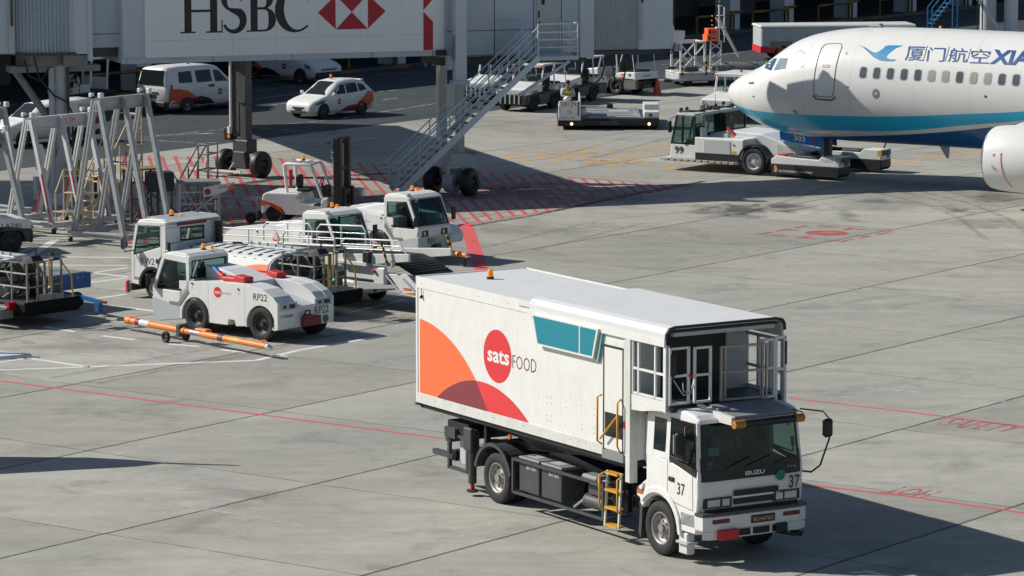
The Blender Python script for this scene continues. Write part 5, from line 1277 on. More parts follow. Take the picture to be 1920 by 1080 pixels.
def pushback_tractor(label, loc, deg, code, side=-1, tail=None):
    """front at x = 0, body towards -x; the one-man cab sits on the side given (y sign)"""
    t = thing('pushback_tractor', label, 'aircraft tug', loc, deg, 'pushback tractors parked beside the stand')
    s = side; W = 1.0
    def yy(a, b_): return sorted((s * a, s * b_))
    # side skirts with wheel arches
    sk = [(-4.46, .33), (-4.30, .33)] + arc(-3.87, .40, .50, 190, -10, 12)[0:13] + [(-3.32, .33), (-3.0, .30), (-2.95, .45), (-2.75, .45), (-2.70, .30), (-2.05, .30)] + arc(-1.56, .40, .50, 190, -10, 12) + [(-1.02, .30), (-.98, .30), (-.98, 1.27), (-1.30, 1.29), (-2.7, 1.37), (-3.5, 1.37), (-3.95, 1.30), (-4.3, 1.14), (-4.46, 1.0)]
    g = G()
    for a, b_ in (yy(W, .74), yy(-.74, -W)): g.prism(sk, a, b_, WHITE, bev=.025, seg=2)
    fend = [(-4.45, .60), (-4.45, .99), (-4.28, 1.135), (-3.93, 1.295), (-3.5, 1.365), (-2.7, 1.365), (-1.0, 1.28), (-1.0, .60)]
    for a, b_ in (yy(.74, .38), yy(-.38, -.74)): g.prism(fend, a, b_, ROOFW, bev=.01)
    g.box(-4.47, -4.30, -.98, .98, .33, .86, WHITE, .02); g.prism([(-4.44, .6), (-4.44, .86), (-2.6, 1.24), (-1.4, 1.3), (-1.4, .6)], -.38, .38, LGREY)
    g.box(-4.2, -1.0, -.72, .72, .35, .6, BLACK)
    bd = g.build('body', t)
    g = G(); y0, y1 = yy(.45, -.42); g.prism([(-1.36, 1.62), (-2.0, 1.58), (-3.0, 1.36), (-3.0, 1.2), (-1.36, 1.2)], y0, y1, ROOFW, bev=.03); g.build('hood', t)
    # low front deck beside the cab
    g = G(); y0, y1 = yy(-.36, -1.0); g.prism([(-1.0, .3), (-.05, .5), (-.02, .72), (-.25, .95), (-.98, 1.1)], y0, y1, WHITE, bev=.03)
    y0, y1 = yy(1.0, -.42)
    nose = [(-1.0, .28), (-.25, .17), (0, .30), (.02, .78), (-.06, .80), (-1.0, .62)]
    g.prism(nose, y0, y1, LGREY, bev=.03, seg=2)
    g.build('front_deck', t)
    # cab: posts, lower panels, roof
    c0, c1 = 1.0, -.40
    cb_ = thing('cab', None, None, (0, 0, 0)); cb_.parent = t
    g = G()
    for y in (c0, c1):
        a, b_ = yy(y, y - .05 * (1 if y > 0 else -1))
        g.prism([(-1.34, .95), (-1.0, .6), (-.06, .75), (.0, 1.02), (-.02, 1.08), (-.12, 1.08), (-.18, 1.0), (-1.10, 1.0), (-1.16, 1.1), (-1.34, 1.3)], a, b_, WHITE, bev=.012)
        g.prism([(-.02, 1.06), (-.12, 1.06), (-.46, 1.80), (-.36, 1.84)], a, b_, WHITE, bev=.008); g.prism([(-1.34, 1.2), (-1.24, 1.2), (-1.22, 1.72), (-1.34, 1.76)], a, b_, WHITE, bev=.008); g.prism([(-1.34, 1.72), (-.42, 1.78), (-.36, 1.86), (-.5, 1.92), (-1.22, 1.90), (-1.34, 1.84)], a, b_, WHITE, bev=.008)
    a, b_ = yy(c0 - .03, c1 + .03)
    g.prism([(-1.34, 1.80), (-.40, 1.82), (-.36, 1.87), (-.50, 1.95), (-.75, 1.99), (-1.2, 1.97), (-1.34, 1.90)], a, b_, WHITE, bev=.03, seg=2)
    g.box(-1.36, -1.32, a, b_, .95, 1.34, WHITE); g.prism([(-.06, .74), (.0, .76), (.02, 1.02), (-.03, 1.08), (-.08, 1.08)], a, b_, WHITE)
    g.box(-1.3, -.1, a + .05, b_ - .05, .6, .66, BLACK); g.box(-.3, -.06, a + .05, b_ - .05, .95, 1.06, DGREY)
    sh_ = g.build('shell', cb_)
    fx = lambda z: -.02 - (z - 1.08) * .45
    pane(cb_, [(fx(1.10), s * (c0 - .08), 1.10), (fx(1.10), s * (c1 + .08), 1.10), (fx(1.80), s * (c1 + .09), 1.80), (fx(1.80), s * (c0 - .09), 1.80)], DIM, 'windscreen', BLACK)
    pane(cb_, [(-1.345, s * (c0 - .1), 1.36), (-1.345, s * (c1 + .1), 1.36), (-1.345, s * (c1 + .1), 1.78), (-1.345, s * (c0 - .1), 1.78)], GLASS, 'rear_window', BLACK)
    for y in (c0, c1): pane(cb_, [(-1.15, s * (y - .02 * (1 if y > 0 else -1)), 1.02), (-.17, s * (y - .02 * (1 if y > 0 else -1)), 1.02), (-.50, s * (y - .02 * (1 if y > 0 else -1)), 1.76), (-1.23, s * (y - .02 * (1 if y > 0 else -1)), 1.74)], DIM, 'side_window', BLACK)
    g = G(); g.prism([(-1.33, 1.0), (-1.0, .63), (-.62, .66), (-.62, .72), (-.95, .72), (-1.28, 1.08)], *yy(c0 + .012, c0 - .01), MGREY); g.box(-1.05, -.95, *yy(c0 + .02, c0), 1.03, 1.07, BLACK); g.build('door', cb_)
    g = G(); ym = s * .30; g.box(-1.05, -.7, ym - .22, ym + .22, .8, .95, BLACK, .05); g.box(-1.2, -1.05, ym - .2, ym + .2, .9, 1.55, BLACK, .05); g.build('seat', cb_)
    g = G(); g.tube([(-.42 + .05 * math.cos(i * .5236), ym + .17 * math.sin(i * .5236), 1.2 + .16 * math.cos(i * .5236)) for i in range(12)], .014, BLACK, 5, True); g.cyl((-.42, ym, 1.2), (-.2, ym, 1.0), .02, BLACK, 6); g.build('steering_wheel', cb_)
    g = G(); g.face([(fx(1.62) - .01, s * (c0 - .15), 1.58), (fx(1.62) - .01, s * (c0 - .42), 1.58), (fx(1.76) - .01, s * (c0 - .42), 1.76), (fx(1.76) - .01, s * (c0 - .15), 1.76)], mat('pale_blue_card', (.16, .42, .55), .5)); g.build('notice_card', cb_)
    beacon(cb_, -1.0, s * .15, 1.97, .9)
    g = G(); g.cyl((-1.05, s * -.1, 1.97), (-1.05, s * -.1, 2.06), .045, AMBER, 10); g.build('small_beacon', cb_)
    g = G(); g.cyl((-.5, s * (c0 - .12), 1.95), (-.44, s * (c0 - .12), 1.95), .055, DGREY, 12); g.cyl((-.445, s * (c0 - .12), 1.95), (-.43, s * (c0 - .12), 1.95), .048, HEADL, 12); g.build('work_light', cb_)
    mirror_arm(cb_, (-.1, s * (c0 - .02), 1.15), (.02, s * (c0 + .12), 1.2)); mirror_arm(cb_, (-.25, s * (c1), 1.4), (-.12, s * (c1 - .25), 1.3), .36)
    g = G()
    for i in range(6): g.box(-1.52 + .012 * i, -1.40 + .012 * i, *yy(.55, .10), .98 + i * .055, 1.01 + i * .055, BLACK)
    g.prism([(-1.62, .7), (-1.36, .7), (-1.36, 1.34), (-1.50, 1.34)], *yy(.98, .5), MGREY, bev=.02); g.build('grille', t)
    for x in (-3.87, -1.56):
        for y in (-.86, .86): wheel(t, x, y, .43, .26, 1 if y > 0 else -1, RIMD, 'tug')
    # front lamps, hitch and writing
    for y in (s * .72, s * -.10):
        g = G(); g.box(-.02, .03, y - .13, y + .13, .79, .96, BLACK, .01); g.box(.03, .04, y - .09, y + .0, .82, .93, HEADL); g.build('headlight', t)
    g = G(); g.box(-.1, .10, s * .28 - .18, s * .28 + .18, .22, .52, BLACK, .02); g.box(.08, .16, s * .28 - .1, s * .28 + .12, .42, .55, DGREY, .02); g.build('tow_hitch', t)
    a, b_ = code
    g = G(); text_geo(g, a, (.025, -.40 * s * -1 - (.0 if s < 0 else .0) - .22, .56), (0, 1, 0), (0, 0, 1), .16, INK, w=.24); text_geo(g, b_, (.025, .40 * -s - .22, .36), (0, 1, 0), (0, 0, 1), .16, INK, w=.22)
    text_geo(g, 'TLD', (.03, s * .38 - .15, .60), (0, 1, 0), (0, 0, 1), .13, GINK, w=.3); g.build('lettering', t)
    # tail: lamps, hook and writing
    for y in (-.62, .62):
        g = G(); g.hexa([(-4.475, y - .30, .80), (-4.44, y - .30, .80), (-4.44, y + .30, .80), (-4.475, y + .30, .80), (-4.475, y - .30, .99), (-4.44, y - .30, .99), (-4.44, y + .30, .99), (-4.475, y + .30, .99)], LGREY)
        g.box(-4.485, -4.475, y - .22, y - .02, .84, .94, BLACK); g.box(-4.485, -4.475, y + .08, y + .2, .85, .93, DGREY); g.build('tail_light', t)
    g = G(); g.box(-4.60, -4.46, -.12 * s - .30, -.12 * s + .32, .34, .58, DRED, .02); g.box(-4.72, -4.55, -.02, .22, .55, .66, DRED, .02); g.tube([(-4.6, .0, .62), (-4.66, .06, .75), (-4.6, .14, .76), (-4.56, .16, .62)], .02, DGREY, 5); g.build('tow_hook', t)
    full = (a + b_)
    g = G(); text_geo(g, full, (-4.475, -.30, .60), (0, -1, 0), (0, 0, 1), .19, INK, w=.50); text_geo(g, 'YC4240R', (-4.475, .92, .62), (0, -1, 0), (0, 0, 1), .075, INK, w=.44); disc(g, (-4.475, -.69, .46), (0, -1, 0), (0, 0, 1), .10, GREEN); g.build('lettering', t)
    g = G(); rgt = (-s, 0, 0); xs = -3.62 if s > 0 else -4.1
    if s > 0: text_geo(g, full, (xs, s * W, 1.02), rgt, (0, 0, 1), .17, INK, w=.48); g.build('lettering', t)
    emblem(t, (-2.36, s * W, 1.10), rgt, (0, 0, 1), .135, 'GATEWAY', GINK, .05)
    g = G()
    for x in (-3.1, -1.45): g.ball((x, s * (W + .005), 1.24), .03, DGREY, 4); g.cyl((x, s * W, 1.13), (x, s * (W + .01), 1.13), .016, YELLOW, 6)
    g.build('latch', t)
    g = G()
    for x in (-3.32, -2.02): g.box(x - .004, x + .004, *yy(W + .001, W - .01), .34, 1.34, MGREY)
    g.box(-3.3, -1.1, *yy(W + .001, W - .01), .86, .866, LGREY) if False else None
    g.build('panel_seam', t)
    return t
t22 = pushback_tractor('white pushback tractor with red covers on its hood and its tail turned to the right', (-5.13 - 4.46 * math.cos(R(GANG)), 92.43 - 4.46 * math.sin(R(GANG))), GANG + 180, ('RP', '22'), 1)
for k, yy_ in enumerate((.62, -.55)):
    g = G(); g.box(-2.75, -2.25, yy_ - .16, yy_ + .16, 1.365, 1.47, RED, .03); g.hexa([(-3.1, yy_ - .17, 1.37), (-2.72, yy_ - .17, 1.37), (-2.72, yy_ + .17, 1.37), (-3.1, yy_ + .17, 1.37), (-3.1, yy_ - .17, 1.50), (-2.72, yy_ - .15, 1.54), (-2.72, yy_ + .15, 1.54), (-3.1, yy_ + .17, 1.50)], RED, .02)
    if k == 0: g.cyl((-2.24, yy_ + .05, 1.44), (-2.05, yy_ + .02, 1.52), .075, RED, 10); g.cyl((-2.05, yy_ + .02, 1.52), (-1.85, yy_ - .02, 1.62), .07, BLUE, 10); g.cyl((-1.84, yy_ - .02, 1.62), (-1.78, yy_ - .03, 1.66), .04, BLACK, 6)
    props(g.build('equipment_cover', t22), 'red cover over a hood fitting')
pushback_tractor('white pushback tractor with an orange tow bar hitched to its nose', (-2.03, 107.48), GANG, ('RP', '23'), -1)
pushback_tractor('white pushback tractor behind the long white railings of the belt loader', (-4.15, 103.2), GANG, ('RP', '21'), -1)

def tow_bar(label, p0, p1, z, wheels=True, stripes=True):
    p0, p1 = Vector(p0), Vector(p1); L = (p1 - p0).length; a = math.degrees(math.atan2((p1 - p0).y, (p1 - p0).x))
    t = thing('tow_bar', label, 'tow bar', (p0.x, p0.y, 0), a, 'orange tow bars')
    r_ = .085
    g = G(); g.cyl((.0, 0, z), (L * .42, 0, z), r_, ORANGE, 16); g.cyl((L * .42, 0, z), (L * .58, 0, z), r_ * .8, ORANGE, 16); g.cyl((L * .55, 0, z), (L * .66, 0, z), r_ * .95, ORANGE, 16); g.cyl((L * .66, 0, z), (L * .69, 0, z), r_ * 1.05, DGREY, 16); g.cyl((L * .69, 0, z), (L * .98, 0, z), r_ * .88, ORANGE, 16)
    if stripes: g.cyl((L * .10, 0, z), (L * .165, 0, z), r_ * 1.01, WHITE2, 16); g.cyl((L * .07, 0, z), (L * .10, 0, z), r_ * 1.015, DRED, 16); g.cyl((L * .46, 0, z), (L * .53, 0, z), r_ * .82, RIM, 16); g.cyl((L * .74, 0, z), (L * .80, 0, z), r_ * .89, YELLOW, 16)
    g.cyl((-.02, 0, z), (.18, 0, z), r_ * 1.15, ORANGE, 16); g.build('bar', t)
    g = G(); g.bar((-.30, -.08, z - .02), (0, -.06, z), .03, .05, DGREY); g.bar((-.30, .08, z - .02), (0, .06, z), .03, .05, DGREY); g.cyl((-.28, -.12, z - .02), (-.28, .12, z - .02), .03, DGREY, 8); g.box(-.42, -.2, -.05, .05, z - .05, z, BLACK, .01); g.tube([(.0, .1, z + .05), (.12, .12, z + .12), (.3, .05, z + .09)], .012, ORANGE, 5); g.build('head', t)
    g = G(); g.cyl((L * .96, 0, z), (L, 0, z), r_ * .8, LGREY, 14); g.tube([(L + .05 + .06 * math.cos(i * .6), .06 * math.sin(i * .6), z - .02) for i in range(11)], .016, LGREY, 5, True); g.tube([(L * .92, .05, z + .09), (L * .96, .05, z + .13), (L * .985, .02, z + .09)], .012, ORANGE, 5); g.build('eye', t)
    if wheels:
        g = G(); g.box(L * .375, L * .40, -.10, .10, z - .16, z + .14, DGREY, .01); g.bar((L * .38, -.42, .14), (L * .38, .2, .14), .035, .035, LGREY); g.box(L * .46, L * .54, .10, .3, z - .05, z + .09, ORANGE, .02); g.bar((L * .38, .1, z - .1), (L * .5, .2, z), .03, .03, ORANGE); g.build('wheel_frame', t)
        wheel(t, L * .375, -.40, .14, .09, -1, RIMD, 'cart'); wheel(t, L * .375, .2, .14, .09, 1, RIMD, 'cart')
    else:
        g = G(); g.box(L * .8, L * .9, -.06, .06, .02, z, DGREY); g.build('foot', t)
    return t
tow_bar('long orange tow bar lying on its small wheels in front of the nearest tug', (-9.72, 93.85, 0), (-5.85, 89.35, 0), .28)
tow_bar('short brown orange tow bar stub sticking out of the tug nose', (-1.95, 107.0, 0), (-1.28, 106.2, 0), .33, False, False)

# ------------------------------------------------------------------ lavatory trucks (x towards the tail, cab at x < 1)
STRIPE = mat('navy_roof_stripe', (0.02, 0.035, 0.055), 0.4, var=.1)
GREYEND = mat('grey_tank_end', (0.36, 0.39, 0.41), 0.4, var=.06, dirt=.15)
WORNR = mat('dull_railing_steel', (0.20, 0.19, 0.17), 0.5, .2, var=.25, dirt=.3)
def lavatory_truck(label, loc, deg, code):
    t = thing('lavatory_truck', label, 'service truck', loc, deg, 'tank trucks with rear work platforms')
    cb = thing('cab', None, None, (0, 0, 0)); cb.parent = t
    W = 1.03
    sidep = [(-.72, .40), (-.40, .38)] + arc(.10, .40, .47, 178, 20, 10) + [(.62, .6), (.62, 1.42), (.36, 1.46), (-.60, 1.18), (-.74, 1.12)]
    g = G()
    for s in (-1, 1): g.prism(sidep, *sorted((s * W, s * (W - .06))), WHITE, bev=.02)
    for s in (-1, 1):
        y = sorted((s * W, s * (W - .06)))
        g.prism([(-.74, 1.10), (-.64, 1.14), (-.42, 2.06), (-.55, 2.0)], *y, WHITE, bev=.01); g.prism([(.40, 1.44), (.62, 1.40), (.62, 2.1), (.40, 2.08)], *y, WHITE, bev=.01); g.prism([(-.54, 1.98), (.62, 2.04), (.60, 2.14), (-.40, 2.10)], *y, WHITE, bev=.01)
    g.box(.57, .64, -W + .03, W - .03, .55, 1.62, WHITE, .02); g.box(.57, .64, -W + .03, W - .03, 1.95, 2.14, WHITE, .02); g.box(.57, .64, -W + .03, -.48, 1.55, 2.0, WHITE); g.box(.57, .64, .36, W - .03, 1.55, 2.0, WHITE)
    g.box(-.74, -.68, -W + .04, W - .04, .45, 1.14, WHITE); g.box(-.6, .55, -W + .1, W - .1, .55, .62, BLACK)
    g.build('shell', cb)
    g = G(); g.prism([(-.54, 2.06), (-.42, 2.14), (-.1, 2.20), (.5, 2.20), (.64, 2.14), (.64, 2.06)], -W + .02, W - .02, WHITE, bev=.06, seg=2)
    for i in range(6): g.box(-.28 + i * .14, -.24 + i * .14, -.85, .85, 2.195, 2.212, ROOFW)
    g.build('roof', cb)
    g = G(); g.box(.63, .70, -.62, .42, 2.03, 2.10, DRED); g.build('roof_band', cb)
    pane(cb, [(.645, -.50, 1.62), (.645, .36, 1.62), (.645, .36, 1.95), (.645, -.50, 1.95)], GLASS, 'rear_window', BLACK, .02)
    for s in (-1, 1): pane(cb, [(-.60, s * (W - .02), 1.20), (.36, s * (W - .02), 1.48), (.37, s * (W - .02), 2.0), (-.47, s * (W - .02), 1.95)], GLASS, 'side_window', BLACK, .015)
    pane(cb, [(-.735, -W + .1, 1.14), (-.735, W - .1, 1.14), (-.52, W - .12, 2.02), (-.52, -W + .12, 2.02)], CLEAR, 'windscreen', BLACK)
    g = G()
    for p, q_ in (((.44, 2.05), (.44, .72)), ((-.62, .5), (-.60, 1.14)), ((.44, 2.05), (-.46, 2.0))): g.bar((p[0], -W - .001, p[1]), (q_[0], -W - .001, q_[1]), .008, .012, LGREY)
    g.box(.24, .32, -W - .012, -W, 1.02, 1.14, BLACK, .01); g.box(.66, .70, -W + .02, -W + .1, 1.35, 1.6, BLACK); d_ = g.build('door', cb)
    g = G(); text_geo(g, code, (-.34, -W, .97), (1, 0, 0), (0, 0, 1), .17, INK, w=.52, bold=-.005); g.build('lettering', d_)
    g = G(); g.box(-.6, -.42, -W - .012, -W, .53, .60, HEADL, .01); g.build('headlight', cb)
    g = G(); g.box(-.92, -.70, -W, W, .20, .42, DGREY, .02); g.box(-.94, -.86, -W - .02, -W + .10, .14, .46, LOGORED, .01); g.build('bumper', cb)
    g = G(); A_ = arc(.10, .40, .52, 185, 0, 12); B_ = arc(.10, .40, .44, 0, 185, 12)
    for s in (-1, 1): g.prism(A_ + B_, *sorted((s * (W + .02), s * (W - .3))), BLACK)
    g.prism([(.35, .9), (.5, .86), (.52, 1.25), (.40, 1.15)], -W - .06, -W - .02, DGREY); g.build('mudguard', t)
    for y in (-.84, .84): wheel(t, .10, y, .38, .24, 1 if y > 0 else -1, RIM, 'tug')
    for y in (-.84, .84): wheel(t, 3.9, y, .38, .24, 1 if y > 0 else -1, RIM, 'tug')
    g = G(); g.tube([(-.6, -W, 1.3), (-.75, -W - .22, 1.28), (-.75, -W - .24, 1.4)], .014, BLACK, 5); g.box(-.79, -.70, -W - .34, -W - .18, 1.35, 1.66, DGREY, .03); g.box(-.70, -.69, -W - .32, -W - .20, 1.37, 1.64, HEADL); g.build('mirror', cb)
    beacon(cb, .05, -.25, 2.205, .9)
    g = G(); g.cyl((.28, -.12, 2.20), (.28, -.12, 2.27), .05, AMBER, 10); g.build('small_beacon', cb)
    g = G()
    for y in (-.45, .45): g.box(-.05, .35, y - .22, y + .22, .62, .95, DGREY, .05); g.box(.35, .5, y - .2, y + .2, .9, 1.6, DGREY, .05)
    g.build('seat', cb)
    g = G(); g.tube([(-.38 + .08 * math.cos(i * .5236), -.45 + .19 * math.sin(i * .5236), 1.25 + .17 * math.cos(i * .5236)) for i in range(12)], .015, BLACK, 5, True); g.box(-.72, -.5, -.9, .9, 1.0, 1.14, BLACK, .03); g.build('dashboard', cb)
    g = G(); g.cyl((.78, .80, .9), (.78, .80, 2.05), .10, BLACK, 14)
    for i in range(9): g.cyl((.78, .80, 1.0 + i * .12), (.78, .80, 1.04 + i * .12), .115, DGREY, 14)
    g.build('snorkel', t)
    # chassis and tank
    g = G(); g.box(.3, 5.85, -.42, .42, .45, .62, BLACK); g.box(.8, 4.3, -.9, .9, .55, .8, DGREY); g.box(4.3, 5.9, -.95, .95, .30, .62, MATTE); g.build('chassis', t)
    half = [(-.92, .75), (-.96, .95), (-.96, 1.16), (-.90, 1.32), (-.72, 1.45), (-.45, 1.53), (0, 1.57)]
    sec = half + [(-y, z) for y, z in half[-2::-1]]
    g = G(); g.prism(sec, .95, 4.34, WHITE, 'yz', bev=.03); tkk = g.build('tank', t)
    def tank_pt(y): return interp([(p[0], p[1]) for p in half], -abs(y)) + .006
    g = G()
    for i in range(9):
        x = 1.05 + i * .37
        for k_ in range(8):
            ya, yb = -.78 + k_ * .195, -.78 + (k_ + 1) * .195
            g.face([(x, ya, tank_pt(ya)), (x + .12, ya, tank_pt(ya)), (x + .12, yb, tank_pt(yb)), (x, yb, tank_pt(yb))], STRIPE)
    g.build('roof_stripe', tkk)
    g = G()
    op = [(2.75, .80), (2.95, .98), (3.2, 1.10), (3.5, 1.21), (3.8, 1.28), (4.05, 1.31), (4.335, 1.32)]
    ty = lambda z: -(.966 if z < 1.16 else .966 - (z - 1.16) * .375)
    for (x0, z0), (x1, z1) in zip(op[:-1], op[1:]):
        zs = sorted({.80, *(z for z in (1.0, 1.16) if z < min(z0, z1))})
        for k_ in range(len(zs) - 1): g.face([(x0, ty(zs[k_]), zs[k_]), (x1, ty(zs[k_]), zs[k_]), (x1, ty(zs[k_ + 1]), zs[k_ + 1]), (x0, ty(zs[k_ + 1]), zs[k_ + 1])], LIVORANGE)
        g.face([(x0, ty(zs[-1]), zs[-1]), (x1, ty(zs[-1]), zs[-1]), (x1, ty(z1), z1), (x0, ty(z0), z0)], LIVORANGE)
    g.build('livery', tkk)
    g = G(); g.prism([(y * 1.01, z + (.012 if z > 1 else -.01)) for y, z in sec], 4.34, 4.46, GREYEND, 'yz', bev=.04); g.build('end_cap', tkk)
    g = G(); g.box(2.4, 4.2, .25, .75, 1.52, 1.60, LGREY, .02)
    for i in range(6): g.cyl((2.5 + i * .3, .3, 1.6), (2.5 + i * .3, .3, 1.68), .04, LGREY, 8)
    g.build('tank_fitting', tkk)
    g = G(); text_geo(g, code, (4.465, -.05, 1.22), (0, 1, 0), (0, 0, 1), .17, INK, w=.5); g.build('lettering', tkk)
    # platform with railings and hoses
    pf = thing('platform', None, None, (0, 0, 0)); pf.parent = t
    g = G(); g.box(4.5, 5.92, -.95, .95, .60, .66, DGREY); g.box(5.90, 5.94, -.95, .95, .42, .66, MATTE); g.box(4.6, 5.3, .2, .9, .66, 1.05, DGREY, .03); g.box(4.55, 5.0, -.7, .1, .66, 1.0, MGREY, .03); g.box(5.88, 5.93, -.45, .1, .66, .82, MGREY); g.box(5.88, 5.93, .05, .4, .66, .80, MGREY); g.build('deck', pf)
    g = G(); px_ = 5.88
    for y in (-.80, -.45, -.20, .03, .36): g.bar((px_, y, .64), (px_, y, 1.66), .045, .045, WORNR)
    for x in (4.75, 5.3): g.bar((x, -.80, .64), (x, -.80, 1.66), .04, .04, WORNR)
    for z in (1.66, 1.38, 1.03):
        g.bar((4.6, -.80, z), (px_, -.80, z), .035, .03, WORNR if z > 1.5 else LGREY); g.bar((px_, -.80, z), (px_, -.20, z), .03, .03, WORNR); g.bar((px_, .03, z), (px_, .36, z), .03, .03, LGREY if z == 1.38 else WORNR)
    g.bar((px_, -.2, 1.66), (px_, .05, 1.66), .03, .03, YELLOW); g.build('railing', pf)
    g = G()
    for y in (.02, .20): g.tube([(5.6, y, .66), (5.6, y, 1.64)], .018, YELLOW, 6)
    g.tube([(5.86, .36, 1.62), (5.92, .68, 1.20), (5.92, .72, .66)], .02, YELLOW, 6); g.build('handrail', pf)
    g = G(); g.hexa([(5.45, -.55, 1.62), (5.85, -.55, 1.62), (5.85, -.15, 1.62), (5.45, -.15, 1.62), (5.35, -.5, 1.75), (5.7, -.5, 1.80), (5.7, -.2, 1.80), (5.35, -.2, 1.75)], BLACK); g.box(5.75, 5.95, .05, .28, 1.66, 1.72, BLACK, .02); g.tube([(5.8 + .08 * math.cos(i * .7), .16 + .1 * math.sin(i * .7), 1.80) for i in range(9)], .018, BLACK, 5, True); g.cyl((5.5, -.15, 1.7), (5.5, -.15, 1.98), .02, BLACK, 6); g.build('control_box', pf)
    g = G()
    rr = random.Random(5)
    for k_ in range(7):
        y = -.7 + k_ * .2; x = 4.55 + rr.random() * .3
        g = G(); g.tube([(4.48, y, 1.4 - rr.random() * .2), (x + .1, y + .05, 1.5), (x + .25, y + .1, 1.2), (x + .1 + rr.random() * .4, y + .1, .9), (x + .2, y - .1, .7)], .03 + .012 * (k_ % 2), BLACK if k_ % 3 else mat('tan_hose', (.3, .24, .15), .6, var=.2) if 'tan_hose' not in MATS else MATS['tan_hose'], 6); g.build('hose', pf)
    g = G(); g.box(4.5, 4.75, -.75, -.4, 1.2, 1.5, BLACK, .03); g.box(4.5, 4.8, -.2, .2, 1.25, 1.55, DGREY, .03); g.box(4.5, 4.7, .3, .7, 1.1, 1.45, BLACK, .03); g.cyl((5.65, .18, .9), (5.72, .18, .9), .09, GREEN, 12); g.build('hose_gear', pf)
    g = G(); g.box(4.9, 5.55, -1.2, -.95, .50, .56, MGREY, .01); g.box(4.7, 5.4, -1.42, -1.15, .28, .36, MGREY, .01); g.box(5.45, 5.6, -1.18, -.95, .46, .66, TAILRED); g.box(5.38, 5.5, -1.4, -.95, .25, .5, MGREY); g.build('step', pf)
    return t
lavatory_truck('white tank truck with striped tank roof behind the nearest tug', (-9.0, 100.16), GANG, 'RW2')
lavatory_truck('dark tank truck tail with railed work platform at the left edge', (-16.21, 98.76), GANG, 'RW3')

# ------------------------------------------------------------------ belt loader
bl = thing('belt_loader', 'white belt loader with long tube railings between the tank truck and the tugs', 'belt loader', (-3.46, 98.43), GANG)
g = G(); g.box(-4.4, -.15, -.85, .85, .40, .72, WHITE, .03); g.box(-.2, 0, -.9, .9, .36, .58, WHITE, .02); g.prism([(-.2, .5), (1.3, .66), (1.3, .72), (-.2, .72)], -.85, .85, LGREY); g.box(-1.6, -.2, -.85, .1, .58, .64, LGREY); g.box(-3.2, -2.2, -.88, .88, .72, 1.1, WHITE, .04); g.box(-1.4, -.75, -.7, -.1, .70, .82, RED, .02); g.build('chassis', bl)
for x in (-3.7, -.9):
    for y in (-.76, .76): wheel(bl, x, y, .34, .2, 1 if y > 0 else -1, RIMD, 'cart')
g = G(); g.prism([(-5.3, .95), (-5.3, 1.22), (-.5, 1.42), (1.78, 1.60), (1.78, 1.40), (-.4, 1.10)], -.86, -.78, WHITE2, bev=.01); g.prism([(-5.3, .95), (-5.3, 1.22), (-.5, 1.42), (1.78, 1.60), (1.78, 1.40), (-.4, 1.10)], .78, .86, WHITE2, bev=.01)
g.prism([(-.6, .8), (.7, .8), (.9, 1.2), (-.6, 1.12)], -.80, -.72, WHITE, bev=.02); g.box(-.7, .35, -.95, -.86, 1.16, 1.26, WHITE2, .01); g.box(.2, .45, -.95, -.8, 1.25, 1.55, BLACK, .02); g.box(.5, .9, -.85, -.7, .7, 1.15, WHITE, .03); g.ball((.55, -.88, 1.05), .05, LOGORED, 5); g.build('boom', bl)
g = G(); g.prism([(-5.2, 1.2), (-.5, 1.38), (.9, 1.40), (1.25, 1.32), (1.95, 1.02), (1.95, .94), (1.25, 1.22), (-5.2, 1.12)], -.66, .66, BLACK)
for i in range(5): g.box(1.35 + i * .11, 1.38 + i * .11, -.66, .66, 1.29 - i * .047, 1.305 - i * .047, DGREY)
g.build('belt', bl)
g = G()
for s in (-.86, .80):
    g.prism([(1.05, 1.02), (1.70, 1.06), (2.3, .62), (1.55, .55), (1.5, .58)], s, s + .05, WHITE, bev=.01)
    g.tube([(1.0, s - .03, .98), (1.55, s - .06, .54), (2.2, s - .06, .50)], .025, LGREY, 6); g.tube([(1.6, s - .03, .95), (2.2, s - .05, .52)], .025, LGREY, 6)
g.cyl((1.2, -.98, 1.3), (1.2, -.86, 1.3), .10, LGREY, 14); g.cyl((1.2, -.985, 1.3), (1.2, -.98, 1.3), .05, DGREY, 10); g.box(1.6, 1.85, -.875, -.862, .66, .71, LIVORANGE); g.box(1.5, 2.3, -.9, .9, .50, .56, YELLOW); g.build('front_guard', bl)
for y in (-.84, .84):
    g = G()
    def rail(x0, x1, top=.50):
        zb = lambda x: 1.24 + (x + 5.3) * .047
        g.tube([(x0, y, zb(x0)), (x0, y, zb(x0) + top - .12), (x0 + .12, y, zb(x0) + top), (x1 - .12, y, zb(x1) + top), (x1, y, zb(x1) + top - .14), (x1 + (.25 if x1 > 1 else 0), y, zb(x1) - .02)], .022, WHITE, 7)
        n_ = max(1, int((x1 - x0) / .8))
        for i in range(1, n_): x = x0 + (x1 - x0) * i / n_; g.cyl((x, y, zb(x)), (x, y, zb(x) + top), .018, WHITE, 6)
        for h in (top * .28, top * .6): g.cyl((x0, y, zb(x0) + h), (x1, y, zb(x1) + h), .016, WHITE, 6)
    if y < 0: rail(-5.2, -3.0); rail(-2.8, -.9); rail(-.65, 1.5, .36)
    else: rail(-5.2, -3.35); rail(-3.15, -1.35)
    g.build('railing', bl)
